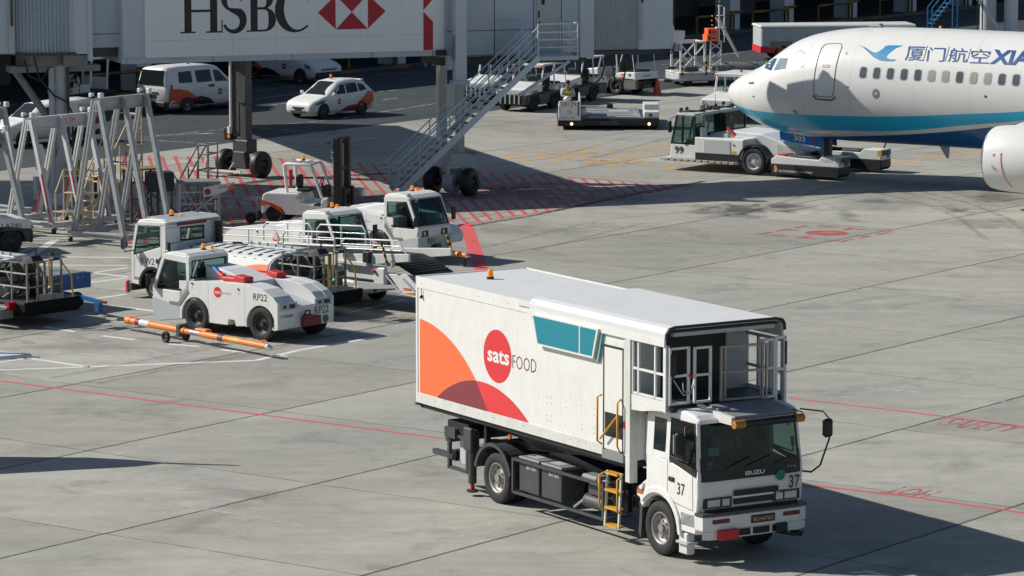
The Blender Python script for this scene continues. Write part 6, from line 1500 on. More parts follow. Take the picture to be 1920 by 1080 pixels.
for x, y, z in ((.98, -.98, 1.5), (1.55, .9, 1.68)):
    g = G(); P_ = [(x - .06, y, z + .32), (x, y, z + .20), (x + .06, y, z + .04), (x + .12, y, z - .12), (x + .13, y, z - .22)]
    for i in range(4):
        a, b_ = Vector(P_[i]), Vector(P_[i + 1])
        for k_ in range(2): g.cyl(a.lerp(b_, k_ / 2), a.lerp(b_, (k_ + 1) / 2), .035, YELLOW if (i + k_ + i) % 2 else BLACK, 8)
    g.build('grab_handle', bl)
lamp_pair(bl, .012, (-.62, .62), .38, .54, .34)
g = G(); disc(g, (.012, -.25, .47), (0, 1, 0), (0, 0, 1), .09, GREEN); g.box(.0, .014, -.02, .32, .42, .52, INK); g.build('plate', bl)
beacon(bl, -.6, .4, 1.44, .8)
g = G(); g.cyl((-.55, -.95, 1.55), (-.45, -.98, 1.55), .10, DGREY, 14); g.cyl((-.45, -.98, 1.55), (-.44, -.982, 1.55), .085, HEADL, 14); g.cyl((-.5, -.9, 1.3), (-.5, -.95, 1.5), .015, DGREY, 5); g.build('work_light', bl)

# ------------------------------------------------------------------ forklift
fk = thing('forklift', 'white forklift with orange tail and tall black mast', 'forklift', (-7.51, 117.29), -15)
g = G()
prof = [(-.15, .30), (-.17, .60), (-.12, .90), (.0, .98), (1.05, .98), (1.15, .70), (1.75, .62), (1.85, .85), (2.0, .85), (2.02, .40), (1.2, .30), (.62, .30)] + arc(.28, .24, .33, 20, 160, 8)
g.prism(prof, -.70, .70, WHITE, bev=.04, seg=2); bdy = g.build('body', fk)
g = G(); g.prism([(-.165, .55), (-.17, .76), (.30, .62), (.52, .38), (.60, .30), (.42, .55), (.2, .62)], -.707, -.70, LIVORANGE); g.box(-.20, -.15, -.55, .55, .5, .75, LIVORANGE, .02); text_geo(g, '50', (.98, -.70, .80), (1, 0, 0), (0, 0, 1), .08, INK, w=.2); g.build('livery', bdy)
g = G()
for y in (-.52, .52): g.tube([(.64, y, .95), (.55, y, 1.84), (.62, y, 1.88), (1.36, y, 1.86), (1.44, y, 1.80), (1.78, y, .84)], .05, WHITE, 8)
for x, z in ((.58, 1.87), (.85, 1.88), (1.12, 1.88), (1.38, 1.86)): g.cyl((x, -.52, z), (x, .52, z), .04, WHITE, 8)
g.build('overhead_guard', fk)
g = G(); g.box(.85, 1.3, -.25, .25, .98, 1.10, BLACK, .04); g.box(.80, .95, -.22, .22, 1.1, 1.5, BLACK, .05); g.build('seat', fk)
g = G(); g.cyl((1.75, 0, .9), (1.60, 0, 1.25), .03, BLACK, 6); g.tube([(1.60 + .04 * math.cos(i * .6283), .16 * math.sin(i * .6283), 1.26 + .14 * math.cos(i * .6283)) for i in range(10)], .015, BLACK, 5, True); g.hexa([(1.65, -.3, .85), (1.95, -.3, .85), (1.95, .3, .85), (1.65, .3, .85), (1.75, -.3, 1.2), (1.9, -.3, 1.1), (1.9, .3, 1.1), (1.75, .3, 1.2)], BLACK); g.build('steering_wheel', fk)
g = G()
for y0, y1 in ((-.62, -.34), (.22, .52)):
    g.box(2.18, 2.36, y0, y1, .18, 2.72, BLACK, .01); g.box(2.36, 2.42, y0 + .05, y1 - .05, .2, 2.70, DGREY)
for z in (.4, 1.1, 1.7, 2.66): g.box(2.2, 2.38, -.34, .22, z, z + .08, BLACK)
for y in (-.2, .05): g.cyl((2.28, y, .3), (2.28, y, 2.5), .035, RIM, 8)
g.tube([(2.1, -.6, 2.6), (2.0, -.75, 2.55)], .02, BLACK, 5); mst = g.build('mast', fk)
g = G()
for i, ch_ in enumerate('TOYOTA'): pass
text_geo(g, 'TOYOTA', (2.20, -.625, .95), (0, 0, 1), (-1, 0, 0), .075, WINK, w=.55); text_geo(g, 'ALFT', (2.20, -.625, 1.75), (0, 0, 1), (-1, 0, 0), .085, WINK, w=.62); g.build('lettering', mst)
g = G()
for y in (-.4, .4): g.box(2.45, 2.52, y - .07, y + .07, .12, 1.15, BLACK); g.box(2.45, 3.5, y - .07, y + .07, .08, .14, BLACK)
g.box(2.42, 2.47, -.6, .6, .5, .62, BLACK); g.box(2.42, 2.47, -.6, .6, .95, 1.1, BLACK); g.build('fork', fk)
for x, r_ in ((.28, .30), (1.75, .36)):
    for y in (-.58, .58): wheel(fk, x, y, r_, .24, 1 if y > 0 else -1, RIMD, 'cart')
beacon(fk, .95, .2, 1.93, .8)
g = G(); g.box(.55, .62, -.1, .1, 1.1, 1.65, LOGORED, .02); g.box(.545, .55, -.08, .08, 1.3, 1.5, WHITE); g.build('fire_extinguisher', fk)

# ------------------------------------------------------------------ baggage tractors (x forward, origin between the rear wheels)
TAUPE = mat('taupe_paint', (0.13, 0.125, 0.115), 0.55, var=.12, dirt=.2)
def baggage_tractor(label, loc, deg, code, lower=None, screen=True, group='baggage tractors'):
    t = thing('baggage_tractor', label, 'baggage tractor', loc, deg, group)
    lo = lower or DGREY
    g = G()
    low = [(-1.15, .28), (-1.18, .72), (-.5, .74)] + [(-.48, .5)] + arc(0, .33, .44, 150, 30, 8) + [(.46, .42), (.62, .30), (1.10, .30), (1.32, .70)] + arc(1.72, .33, .42, 150, 30, 8) + [(2.12, .40), (2.32, .40), (2.34, .74), (-1.18, .74)]
    pl = [(-1.16, .28), (-.45, .28)] + arc(0, .33, .46, 175, 5, 10) + [(.50, .28), (1.22, .28)] + arc(1.72, .33, .44, 175, 5, 10) + [(2.34, .32), (2.36, .70), (-1.18, .70)]
    for s in (-1, 1): g.prism(pl, *sorted((s * .76, s * .58)), lo, bev=.02)
    g.box(-1.1, 2.3, -.58, .58, .30, .62, BLACK); g.box(2.28, 2.40, -.76, .76, .30, .66, BLACK, .03); g.build('chassis', t)
    g = G(); g.prism([(1.02, .70), (2.36, .70), (2.38, .92), (2.20, 1.0), (1.05, 1.14)], -.75, .75, WHITE, bev=.05, seg=2); hd = g.build('hood', t)
    g = G(); g.prism([(-1.17, .71), (-1.12, 1.02), (-.35, 1.0), (-.02, .95), (.12, .72)], -.76, .76, WHITE, bev=.03); rb = g.build('rear_body', t)
    g = G(); g.box(.1, 1.05, -.74, .74, .62, .68, DGREY); g.box(-.9, -.4, -.5, .5, 1.0, 1.08, BLACK); g.build('floor', t)
    g = G(); g.box(.05, .45, -.5, .5, .68, .95, BLACK, .05); g.box(-.1, .08, -.5, .5, .9, 1.38, BLACK, .06); g.build('seat', t)
    g = G()
    for s in (-.70, .70):
        g.tube([(1.05, s, 1.12), (.82, s, 1.86)], .032, WHITE, 7); g.tube([(-.05, s, .98), (.02, s, 1.86)], .032, WHITE, 7); g.tube([(-1.05, s, 1.0), (-.9, s, 1.86)], .018, WHITE, 6)
    g.build('roof_post', t)
    g = G(); g.box(-1.0, .95, -.76, .76, 1.84, 1.91, WHITE, .03); g.box(.93, .96, -.6, .6, 1.78, 1.85, WHITE2); rf = g.build('roof', t)
    g = G()
    for s in (-.72, .72): g.cyl((.96, s, 1.80), (1.0, s, 1.80), .05, LIVORANGE, 8)
    g.cyl((0, 0, 1.91), (0, 0, 2.0), .06, AMBERL, 10); g.build('lamp', rf)
    if screen: pane(t, [(1.03, -.66, 1.16), (1.03, .66, 1.16), (.84, .66, 1.80), (.84, -.66, 1.80)], CLEAR, 'windscreen', WHITE, .02)
    g = G(); g.cyl((1.0, -.3, 1.0), (.72, -.3, 1.22), .025, BLACK, 6); g.tube([(.70 + .06 * math.cos(i * .6283), -.3 + .18 * math.sin(i * .6283), 1.24 + .14 * math.cos(i * .6283)) for i in range(10)], .016, BLACK, 5, True); g.build('steering_wheel', t)
    for x, r_ in ((0, .37), (1.72, .35)):
        for y in (-.64, .64): wheel(t, x, y, r_, .24, 1 if y > 0 else -1, RIMD, 'cart')
    g = G()
    for i in range(5): g.box(2.395, 2.43, -.5 + i * .22, -.45 + i * .22, .34, .84, LGREY)
    g.box(2.40, 2.425, -.6, .6, .80, .84, LGREY); g.build('grille_guard', t)
    for s in (-.58, .58):
        g = G(); g.cyl((2.34, s, .80), (2.40, s, .80), .085, BLACK, 12); g.cyl((2.40, s, .80), (2.405, s, .80), .07, HEADL, 12); g.build('headlight', t)
    for s in (-1, 1): g = G(); text_geo(g, code, (1.45 if s < 0 else 2.05, s * .752, .76), (-s, 0, 0), (0, 0, 1), .13, INK, w=.6); g.build('lettering', hd)
    g = G(); text_geo(g, code, (-1.175, .25, .80), (0, -1, 0), (0, 0, 1), .1, INK, w=.5); g.build('lettering', hd)
    for s in (-1, 1): emblem(rb, (-.42, s * .76, .86), (-s, 0, 0), (0, 0, 1), .085)
    g = G(); disc(g, (-.82, .762, .9), (-1, 0, 0), (0, 0, 1), .07, GREEN); g.box(-1.19, -1.15, -.2, .2, .36, .46, YELLOW); g.build('sticker', rb)
    g = G(); g.box(-1.32, -1.14, -.15, .15, .34, .48, DGREY, .02); g.build('tow_hook', t)
    return t
def place_bt(rear_contact_near, deg, side, *a, **k):
    """put a tractor by where its near rear wheel meets the ground"""
    v = Matrix.Rotation(R(deg), 3, 'Z') @ Vector((0, side * .64, 0)); p = Vector(rear_contact_near) - v
    return baggage_tractor(a[0], (p.x, p.y), deg, *a[1:], **k)
place_bt((1.70, 157.3, 0), 240, 1, 'white baggage tractor facing the camera just under the stair foot', 'LA888')
place_bt((.25, 160.6, 0), 240, 1, 'white baggage tractor behind the stair flight with red roof lamps', 'LA735')
place_bt((3.42, 160.9, 0), 240, 1, 'white baggage tractor directly behind the worker on the transporter', 'LA742')
place_bt((4.62, 164.1, 0), 137, 1, 'white and taupe baggage tractor seen from its side beside the traffic cone', 'LA730', TAUPE, False)
place_bt((9.9, 152.2, 0), 243, 1, 'white baggage tractor half hidden by the nose of the aircraft', 'LA751')
t_ = place_bt((-16.3, 108.6, 0), 25, -1, 'dirty white baggage tractor cut off by the left edge', 'LA740')

# ------------------------------------------------------------------ cars and vans
class Body:
    """stations: (x, z_bottom, z_belt, z_roof, w_bottom, w_belt, w_roof), x forward decreasing"""
    def __init__(s, st): s.st = st
    def ring(s, q):
        x, zb, zl, zr, wb, wl, wr = q
        return [(x, wb * .9, zb), (x, wb, zb + (zl - zb) * .25), (x, wl, zb + (zl - zb) * .75), (x, wl * .985, zl), (x, wr + (wl - wr) * .25, zl + (zr - zl) * .72), (x, wr * .93, zl + (zr - zl) * .95), (x, wr * .6, zr)]
    def mesh(s, m, top=None):
        vs, fs, k = [], [], 14
        for q in s.st:
            h = s.ring(q); vs += h + [(x, -y, z) for x, y, z in h[::-1]]
        for i in range(len(s.st) - 1):
            for j in range(k): fs.append((i * k + j, i * k + (j + 1) % k, (i + 1) * k + (j + 1) % k, (i + 1) * k + j))
        fs.append(tuple(range(k))); fs.append(tuple((len(s.st) - 1) * k + j for j in range(k))[::-1])
        b = bmesh.new(); V = [b.verts.new(p) for p in vs]
        for f in fs: b.faces.new([V[i] for i in f])
        bmesh.ops.recalc_face_normals(b, faces=b.faces[:])
        g = G(); g.bm(b, m, True); return g
    def at(s, x, z):
        S = s.st
        for a, b_ in zip(S[:-1], S[1:]):
            if a[0] >= x >= b_[0]:
                t_ = (a[0] - x) / max(1e-6, a[0] - b_[0]); q = [u + (v - u) * t_ for u, v in zip(a, b_)]
                R_ = s.ring(q)
                for p, n_ in zip(R_[:-1], R_[1:]):
                    if p[2] <= z <= n_[2]: return p[1] + (n_[1] - p[1]) * (z - p[2]) / max(1e-6, n_[2] - p[2])
                return R_[1][1]
        return S[0][5]
    def decal(s, g, pts, side, m, off=.008, sub=4):
        P = []
        for a, b_ in zip(pts, pts[1:] + pts[:1]):
            for i in range(sub): x, z = a[0] + (b_[0] - a[0]) * i / sub, a[1] + (b_[1] - a[1]) * i / sub; P.append((x, side * (s.at(x, z) + off), z))
        c = (sum(p[0] for p in pts) / len(pts), sum(p[1] for p in pts) / len(pts)); cc = (c[0], side * (s.at(*c) + off), c[1])
        n_ = len(P); g.add(P + [cc], [(i, (i + 1) % n_, n_) for i in range(n_)], m)
    def top_line(s, x):
        for a, b_ in zip(s.st[:-1], s.st[1:]):
            if a[0] >= x >= b_[0]:
                t_ = (a[0] - x) / max(1e-6, a[0] - b_[0]); return [u + (v - u) * t_ for u, v in zip(a, b_)]
def windshield(B, parent, xa, xb, name='windscreen', m=None, frac=.9, off=.012):
    qa, qb = B.top_line(xa), B.top_line(xb); g = G(); n_ = 6
    d = Vector((xb - xa, 0, qb[3] - qa[3])).normalized(); nn = Vector((-d.z, 0, d.x)) if d.x < 0 else Vector((d.z, 0, -d.x))
    if nn.z < 0: nn = -nn
    wa, wb = (qa[6] + .0) * frac, qb[6] * frac
    P = [(xa, -wa, qa[3] - .05 * (1 if qa[3] - qa[2] > .1 else .3)), (xa, -wa * .6, qa[3]), (xa, wa * .6, qa[3]), (xa, wa, qa[3] - .05 * (1 if qa[3] - qa[2] > .1 else .3)), (xb, wb, qb[3] - .04), (xb, wb * .6, qb[3]), (xb, -wb * .6, qb[3]), (xb, -wb, qb[3] - .04)]
    P = [Vector(p) + nn * off for p in P]
    g.add(P, [(0, 1, 6, 7), (1, 2, 5, 6), (2, 3, 4, 5)], m or DKGLASS); return g.build(name, parent)
def car_wheels(t, B, xs, r, w=.19, rim=None):
    for x in xs:
        for s in (-1, 1):
            y = max(B.at(x, r * k_) for k_ in (1.0, 1.4, 1.8, 2.1))
            g = G(); g.face([(x + r * 1.17 * math.cos(R(a)), s * (y + .006), r + r * 1.17 * math.sin(R(a))) for a in range(-18, 199, 12)], BLACK); g.build('wheel_arch', t)
            wheel(t, x, s * (y + .012 - w / 2 + .01), r, w, s, rim or RIM, 'car')
SATSPURPLE = mat('dark_emblem', (.20, .03, .06), .4)
# compact car
st = [(.74, .34, .50, .55, .60, .62, .45), (.70, .24, .58, .64, .72, .74, .55), (.52, .20, .68, .74, .80, .82, .62), (.10, .19, .80, .86, .82, .845, .66), (-.30, .19, .88, .93, .82, .845, .68), (-.75, .19, .90, 1.22, .82, .845, .64), (-1.15, .19, .92, 1.46, .82, .845, .60), (-1.7, .19, .93, 1.525, .82, .845, .60), (-2.4, .19, .95, 1.50, .82, .845, .59), (-2.85, .22, .97, 1.40, .82, .84, .57), (-3.15, .26, .98, 1.12, .80, .82, .58), (-3.28, .30, .90, .96, .76, .78, .56), (-3.31, .36, .74, .80, .70, .72, .5)]
CB = Body(st)
v = Matrix.Rotation(R(229), 3, 'Z') @ Vector((0, .78, 0)); p = Vector((*at(607, 223)[:2], 0)) - v
car = thing('compact_car', 'small white hatchback with orange rear corner driving on the service road', 'car', p, 229)
car.scale = (.93, .95, 1.0)
CB.mesh(WHITE).build('body', car)
windshield(CB, car, -.32, -1.10); windshield(CB, car, -3.12, -2.86, 'rear_window')
for s in (-1, 1):
    for pts in ([(-.62, .95), (-1.42, .96), (-1.42, 1.34), (-1.12, 1.32)], [(-1.50, .96), (-2.22, 1.0), (-2.20, 1.36), (-1.50, 1.36)], [(-2.30, 1.0), (-2.80, 1.06), (-2.66, 1.26), (-2.30, 1.34)]):
        g = G(); CB.decal(g, pts, s, DKGLASS); g.build('side_window', car)
    g = G(); CB.decal(g, [(-2.0, .42), (-2.45, .72), (-2.80, .98), (-3.12, .96), (-3.22, .55), (-2.9, .38)], s, VANORANGE, .020); g.build('livery', car); g = G(); CB.decal(g, [(-1.0, .24), (-1.5, .44), (-2.1, .50), (-2.3, .24)], s, LIVDARK, .016); g.build('livery', car)
    g = G(); CB.decal(g, [(-.20 + .0, .78), (.20, .72), (.52, .62), (.40, .58), (.05, .64)], s, DGREY, .006, 2); g.build('headlight', car)
    g = G(); g.box(-.62, -.46, s * .98 - .06, s * .98 + .06, .92, 1.05, WHITE, .03); g.cyl((-.52, s * .80, .93), (-.52, s * .95, .97), .02, WHITE, 6); g.build('mirror', car)
    g = G()
    for x0 in (-.60, -1.46, -2.26): CB.decal(g, [(x0, .28), (x0 + .012, .28), (x0 + .012, .90), (x0, .90)], s, LGREY, .004, 2)
    for x0 in (-1.3, -2.1): CB.decal(g, [(x0, .78), (x0 - .14, .78), (x0 - .14, .82), (x0, .82)], s, LGREY, .015, 1)
    g.build('door_seam', car)
    emblem(car, (-.98, s * (CB.at(-.98, .65) + .006), .66), (-s, 0, 0), (0, 0, 1), .12, 'GATEWAY', GINK, .035, LIVDARK)
car_wheels(car, CB, (0, -2.42), .30, .18, RIMD)
g = G(); g.box(.735, .76, -.35, .35, .42, .50, DGREY, .01); g.box(.72, .755, -.45, .45, .27, .36, DGREY, .02); g.box(.755, .765, -.2, .2, .36, .46, INK); g.build('grille', car)
beacon(car, -1.45, -.1, 1.53, .9)
g = G(); g.box(-2.9, -2.7, -.5, .5, 1.42, 1.46, WHITE, .01); g.build('spoiler', car)

def van(label, contact, deg, side, name='passenger_van', group='white vans of the ground crew', rear_seen=True, L=5.0):
    st = [(.95, .42, .62, .70, .70, .74, .55), (.90, .32, .76, .86, .82, .86, .62), (.60, .26, .92, 1.02, .86, .90, .66), (-.05, .25, 1.08, 1.17, .87, .91, .70), (-.45, .25, 1.14, 1.42, .87, .91, .70), (-.95, .25, 1.16, 1.84, .87, .91, .68), (-1.5, .25, 1.17, 1.93, .87, .91, .69), (-3.2, .25, 1.18, 1.95, .87, .91, .69), (-3.85, .25, 1.18, 1.92, .87, .91, .69), (-4.00, .28, 1.18, 1.86, .86, .90, .70), (-4.12, .32, 1.14, 1.45, .84, .88, .72), (-4.16, .40, .95, 1.08, .80, .84, .70)]
    B = Body(st); v = Matrix.Rotation(R(deg), 3, 'Z') @ Vector((0, side * .84, 0)); p = Vector((*contact[:2], 0)) - v
    q = Matrix.Rotation(R(deg), 3, 'Z') @ Vector((-2.96, 0, 0)); p = p - q      # contact is the near rear wheel
    t = thing(name, label, 'van', p, deg, group)
    B.mesh(WHITE).build('body', t); windshield(B, t, -.06, -.93)
    for s in (-1, 1):
        for pts in ([(-.50, 1.20), (-1.30, 1.20), (-1.30, 1.68), (-.98, 1.66)], [(-1.48, 1.22), (-2.38, 1.22), (-2.38, 1.72), (-1.48, 1.72)], [(-2.62, 1.24), (-3.42, 1.26), (-3.36, 1.70), (-2.62, 1.72)]):
            g = G(); B.decal(g, pts, s, DKGLASS); g.build('side_window', t)
        g = G(); B.decal(g, [(-2.2, .40), (-2.45, .66), (-2.9, .90), (-3.4, 1.02), (-4.0, 1.04), (-4.02, .42), (-3.2, .38)], s, VANORANGE, .022, 4); g.build('livery', t); g = G(); B.decal(g, [(-1.30, .30), (-1.65, .54), (-2.15, .66), (-2.65, .58), (-2.75, .30)], s, INK, .028, 4); g.build('livery', t)
        g = G(); B.decal(g, [(-1.36, 1.0), (-1.72, 1.0), (-1.72, 1.1), (-1.36, 1.1)], s, BLACK, .01, 1)
        for x0 in (-.5, -1.40, -2.5): B.decal(g, [(x0, .32), (x0 + .014, .32), (x0 + .014, 1.16), (x0, 1.16)], s, LGREY, .004, 2)
        g.build('door_seam', t)
        g = G(); g.box(-.55, -.35, s * 1.03 - .07, s * 1.03 + .07, 1.15, 1.38, WHITE, .03); g.build('mirror', t)
        g = G(); B.decal(g, [(-3.78, .88), (-3.96, .88), (-3.96, 1.22), (-3.80, 1.22)], s, TAILRED, .012, 1); g.build('tail_light', t)
        g = G(); B.decal(g, [(.25, .95), (.62, .86), (.70, .70), (.35, .74)], s, HEADL, .010, 2); g.build('headlight', t)
        emblem(t, (-1.02 if True else 0, s * (B.at(-1.0, .78) + .006), .78), (-s, 0, 0), (0, 0, 1), .14, 'GATEWAY', GINK, .05, LIVDARK)
    car_wheels(t, B, (0, -2.96), .34, .2)
    g = G(); g.hexa([(-4.02, -.68, 1.24), (-4.19, -.70, 1.20), (-4.19, .70, 1.20), (-4.02, .70, 1.20), (-3.95, -.62, 1.80), (-4.065, -.62, 1.80), (-4.065, .62, 1.80), (-3.95, .62, 1.80)], DKGLASS); g.build('rear_window', t)
    g = G(); g.box(-4.26, -3.95, -.86, .86, .28, .52, BLACK, .04); g.box(-4.19, -4.15, -.28, .28, .66, .78, INK); g.box(-4.195, -4.15, -.4, .4, .82, .92, DGREY); g.build('rear_bumper', t)
    g = G(); g.box(.86, 1.0, -.82, .82, .28, .56, BLACK, .05); g.box(.93, .97, -.5, .5, .62, .74, LGREY, .01); g.box(.94, .975, -.45, .45, .65, .69, BLACK); g.build('front_bumper', t)
    beacon(t, -2.0, 0, 1.94, .8)
    return t
van('white van with red orange rear wing parked left of the bridge column', (-13.5, 155.2), 50, -1)
van('white van half hidden above by the sign of the bridge', (-11.75, 171.5), -42, -1)
# utility vehicle with canopy behind the trestles
st = [(.85, .40, .60, .68, .66, .70, .5), (.80, .30, .74, .82, .78, .80, .6), (.1, .25, .92, .98, .80, .83, .64), (-.35, .25, .98, 1.05, .80, .83, .64), (-1.0, .25, 1.0, 1.56, .80, .83, .58), (-1.8, .25, 1.02, 1.62, .80, .83, .58), (-2.6, .25, 1.02, 1.66, .80, .83, .62), (-3.3, .3, 1.02, 1.66, .80, .83, .62), (-3.42, .34, 1.0, 1.45, .78, .80, .62), (-3.46, .4, .8, .9, .74, .76, .6)]
UB = Body(st); uv = thing('delivery_car', 'white high roofed car with orange roof light behind the steel trestles', 'car', (-18.9, 141.2), 222)
UB.mesh(WHITE).build('body', uv); windshield(UB, uv, -.36, -.98)
for s in (-1, 1):
    for pts in ([(-.62, 1.02), (-1.4, 1.05), (-1.4, 1.45), (-1.05, 1.42)], [(-2.5, 1.10), (-3.2, 1.10), (-3.2, 1.5), (-2.6, 1.5)]):
        g = G(); UB.decal(g, pts, s, DKGLASS if pts[0][0] > -1 else LGREY); g.build('side_window', uv)
    g = G(); UB.decal(g, [(-3.28, .7), (-3.42, .7), (-3.42, 1.0), (-3.30, 1.0)], s, TAILRED, .012, 1); g.build('tail_light', uv)
car_wheels(uv, UB, (0, -2.6), .31, .19); beacon(uv, -1.2, 0, 1.60, .9)
g = G(); g.box(-3.55, -3.35, -.8, .8, .28, .5, BLACK, .04); g.build('rear_bumper', uv)
# ------------------------------------------------------------------ pallet transporter with its driver
tr = thing('pallet_transporter', 'low white and black pallet transporter with an open driver box', 'transporter', (*at(1140, 243)[:2], 0), 0)
g = G(); g.box(-1.98, 2.02, -.1, 4.4, .14, .40, BLACK, .03); g.box(-1.98, -.98, -.16, -.1, .16, .34, BLACK); g.box(1.40, 2.02, -.16, -.1, .16, .46, BLACK); g.box(-.3, .4, -.13, -.1, .2, .34, DGREY); g.build('chassis', tr)
for x in (-1.58, 1.82):
    for y in (.25, 3.6): wheel(tr, x, y, .17, .2, -1, RIMD, 'cart')
g = G(); g.box(-.95, 1.45, .0, 4.3, .40, .44, DGREY)
for i in range(16): g.cyl((-.8, .25 + i * .26, .46), (1.3, .25 + i * .26, .46), .045, MGREY if i % 3 else LGREY, 8)
g.box(.1, .9, 2.4, 3.2, .45, .50, LGREY); g.box(.05, .3, 3.9, 4.1, .44, .66, BLACK, .02)
for i in range(5): g.cyl((1.15, .5 + i * .7, .46), (1.15, .7 + i * .7, .46), .06, LGREY, 8)
g.build('roller_deck', tr)
g = G(); g.box(-1.94, -1.08, -.10, -.04, .36, 1.14, WHITE, .015); g.box(-1.94, -1.88, -.1, 1.6, .36, .95, WHITE, .015); g.box(-1.14, -1.08, -.04, 1.9, .36, 1.32, WHITE, .02); g.box(-1.9, -1.1, 1.3, 1.6, .36, .85, DGREY, .02); g.box(-1.2, -1.15, -.11, -.1, .55, 1.1, BLACK); cbn = g.build('driver_box', tr)
g = G(); text_geo(g, 'TR129', (-1.88, -.10, .93), (1, 0, 0), (0, 0, 1), .16, INK, w=.62); text_geo(g, 'MC11190', (-1.80, -.10, .44), (1, 0, 0), (0, 0, 1), .075, INK, w=.48); disc(g, (-1.52, -.10, .70), (1, 0, 0), (0, 0, 1), .09, DRED, .004, 20); disc(g, (-1.52, -.10, .70), (1, 0, 0), (0, 0, 1), .075, WHITE, .007, 20); text_geo(g, '20', (-1.52, -.10, .70), (1, 0, 0), (0, 0, 1), .06, DRED, off=.010, align='C'); g.build('lettering', cbn)
g = G(); g.box(-1.55, -1.35, .05, .2, 1.05, 1.1, DGREY); g.tube([(-1.5 + .13 * math.cos(i * .6283), .2 + .13 * math.sin(i * .6283), 1.12) for i in range(10)], .014, BLACK, 5, True); g.build('steering_wheel', tr)
g = G(); g.prism([(-.08, .46), (-.08, .72), (.1, .80), (.14, 1.0), (1.5, 1.0), (1.5, .46)], 1.42, 2.02, WHITE, 'yz', bev=.02) if False else g.prism([(-.08, .46), (-.08, .70), (.12, .78), (.16, .98), (1.5, .98), (1.5, .46)], 1.42, 2.02, WHITE, 'yz', bev=.02); disc(g, (1.68, -.08, .58), (1, 0, 0), (0, 0, 1), .075, GREEN); g.build('engine_box', tr)
for x in (-1.44, 1.62):
    g = G(); g.cyl((x, -.16, .24), (x, -.185, .24), .06, lamp_mat('lit_headlamp', (1, .55, .28), 2.5) if 'lit_headlamp' not in MATS else MATS['lit_headlamp'], 12); g.build('headlight', tr)
p = tr.location
person('seated worker in a lime vest driving the pallet transporter', (p.x - 1.58, p.y + .75, .55), -88, 'sit')
hm = G(); hm.ball((0, 0, .08), .14, WHITE, 6, .8); hm.cyl((0, 0, .05), (0, 0, .075), .165, WHITE, 16)
o = hm.build('safety_helmet', None, 'white helmet lying in front of the transporter driver', 'helmet'); o.location = (p.x - 1.62, p.y + .0, 1.145)

# ------------------------------------------------------------------ towbarless aircraft tug
tb = thing('towbarless_tug', 'low white and black aircraft tug holding the nose wheel of the airliner', 'aircraft tug', (9.47, 132.36), -33)
WHITE3 = WHITE
g = G(); g.prism([(-3.42, .42), (-3.36, .95), (-2.4, .95), (-2.4, 1.22), (-.42, 1.22), (-.42, .62), (-.6, .42)], -1.85, -.9, WHITE, bev=.03); g.prism([(-3.42, .42), (-3.36, .95), (-2.4, .95), (-2.4, 1.22), (-.42, 1.22), (-.42, .62), (-.6, .42)], .9, 1.85, WHITE, bev=.03)
g.box(-2.35, -.55, -1.875, -1.85, .42, .68, BLACK); g.box(-2.35, -.55, 1.85, 1.875, .42, .68, BLACK); g.box(-3.4, -.6, -.9, .9, .4, .9, WHITE); g.box(-2.0, -.95, -1.87, -1.85, .50, 1.14, LGREY)
g.prism([(-2.3, .9), (-2.3, 1.28), (-1.6, 1.42), (-.2, 1.36), (1.5, .86), (1.5, .5), (-2.3, .5)], -.95, .95, ROOFW, bev=.04); g.prism([(.5, 1.05), (1.6, .85), (1.6, .7), (.5, .7)], -1.05, .9, LGREY); g.cyl((.95, .6, .9), (.7, .6, 1.5), .14, BLACK, 14); g.tube([(.7, .6, 1.4), (.75, .6, 1.62), (1.0, .6, 1.66)], .12, BLACK, 10)
g.build('body', tb)
g = G()
for s in (-1, 1): g.box(-3.6, -.62, *sorted((s * 1.78, s * 1.98)), .34, .42, LGREY)
g.box(-3.75, -3.35, -1.95, 1.95, .34, .44, LGREY)
for i in range(22):
    x = -3.58 + i * .135
    g.hexa([(x, -1.985, .35), (x + .07, -1.985, .35), (x + .07, -1.98, .35), (x, -1.98, .35), (x + .05, -1.985, .42), (x + .12, -1.985, .42), (x + .12, -1.98, .42), (x + .05, -1.98, .42)], INK if i % 2 else YELLOW)
g.build('bumper_strip', tb)
cb = thing('cab', None, None, (0, 0, 0)); cb.parent = tb
g = G()
for y in (-1.80, 1.80):
    for p0, p1 in (((-3.36, .95), (-3.14, 1.95)), ((-2.92, .95), (-2.90, 1.95)), ((-2.42, .95), (-2.42, 1.95))): g.bar((p0[0], y, p0[1]), (p1[0], y, p1[1]), .06, .06, BLACK)
for x0, x1 in ((-3.36, -3.14),): g.bar((x0, -.6, .95), (x1, -.6, 1.95), .05, .05, BLACK); g.bar((x0, .6, .95), (x1, .6, 1.95), .05, .05, BLACK)
g.box(-2.45, -2.38, -1.8, 1.8, .95, 1.30, BLACK); g.box(-3.2, -2.4, -1.82, 1.82, 1.93, 2.03, LGREY, .03); g.box(-3.38, -2.4, -1.84, -1.79, .93, 1.0, BLACK); g.bar((-2.42, 0, 1.2), (-2.42, 0, 1.95), .06, .5, BLACK); g.build('frame', cb)
pane(cb, [(-3.34, -1.76, .98), (-2.46, -1.76, .98), (-2.46, -1.76, 1.92), (-3.14, -1.76, 1.92)], GLASS, 'side_window'); pane(cb, [(-3.34, 1.76, .98), (-2.46, 1.76, .98), (-2.46, 1.76, 1.92), (-3.14, 1.76, 1.92)], GLASS, 'side_window'); pane(cb, [(-3.33, -1.76, .98), (-3.33, 1.76, .98), (-3.12, 1.76, 1.92), (-3.12, -1.76, 1.92)], GLASS, 'windscreen'); pane(cb, [(-2.42, -1.76, 1.3), (-2.42, 1.76, 1.3), (-2.42, 1.76, 1.92), (-2.42, -1.76, 1.92)], GLASS, 'rear_window')
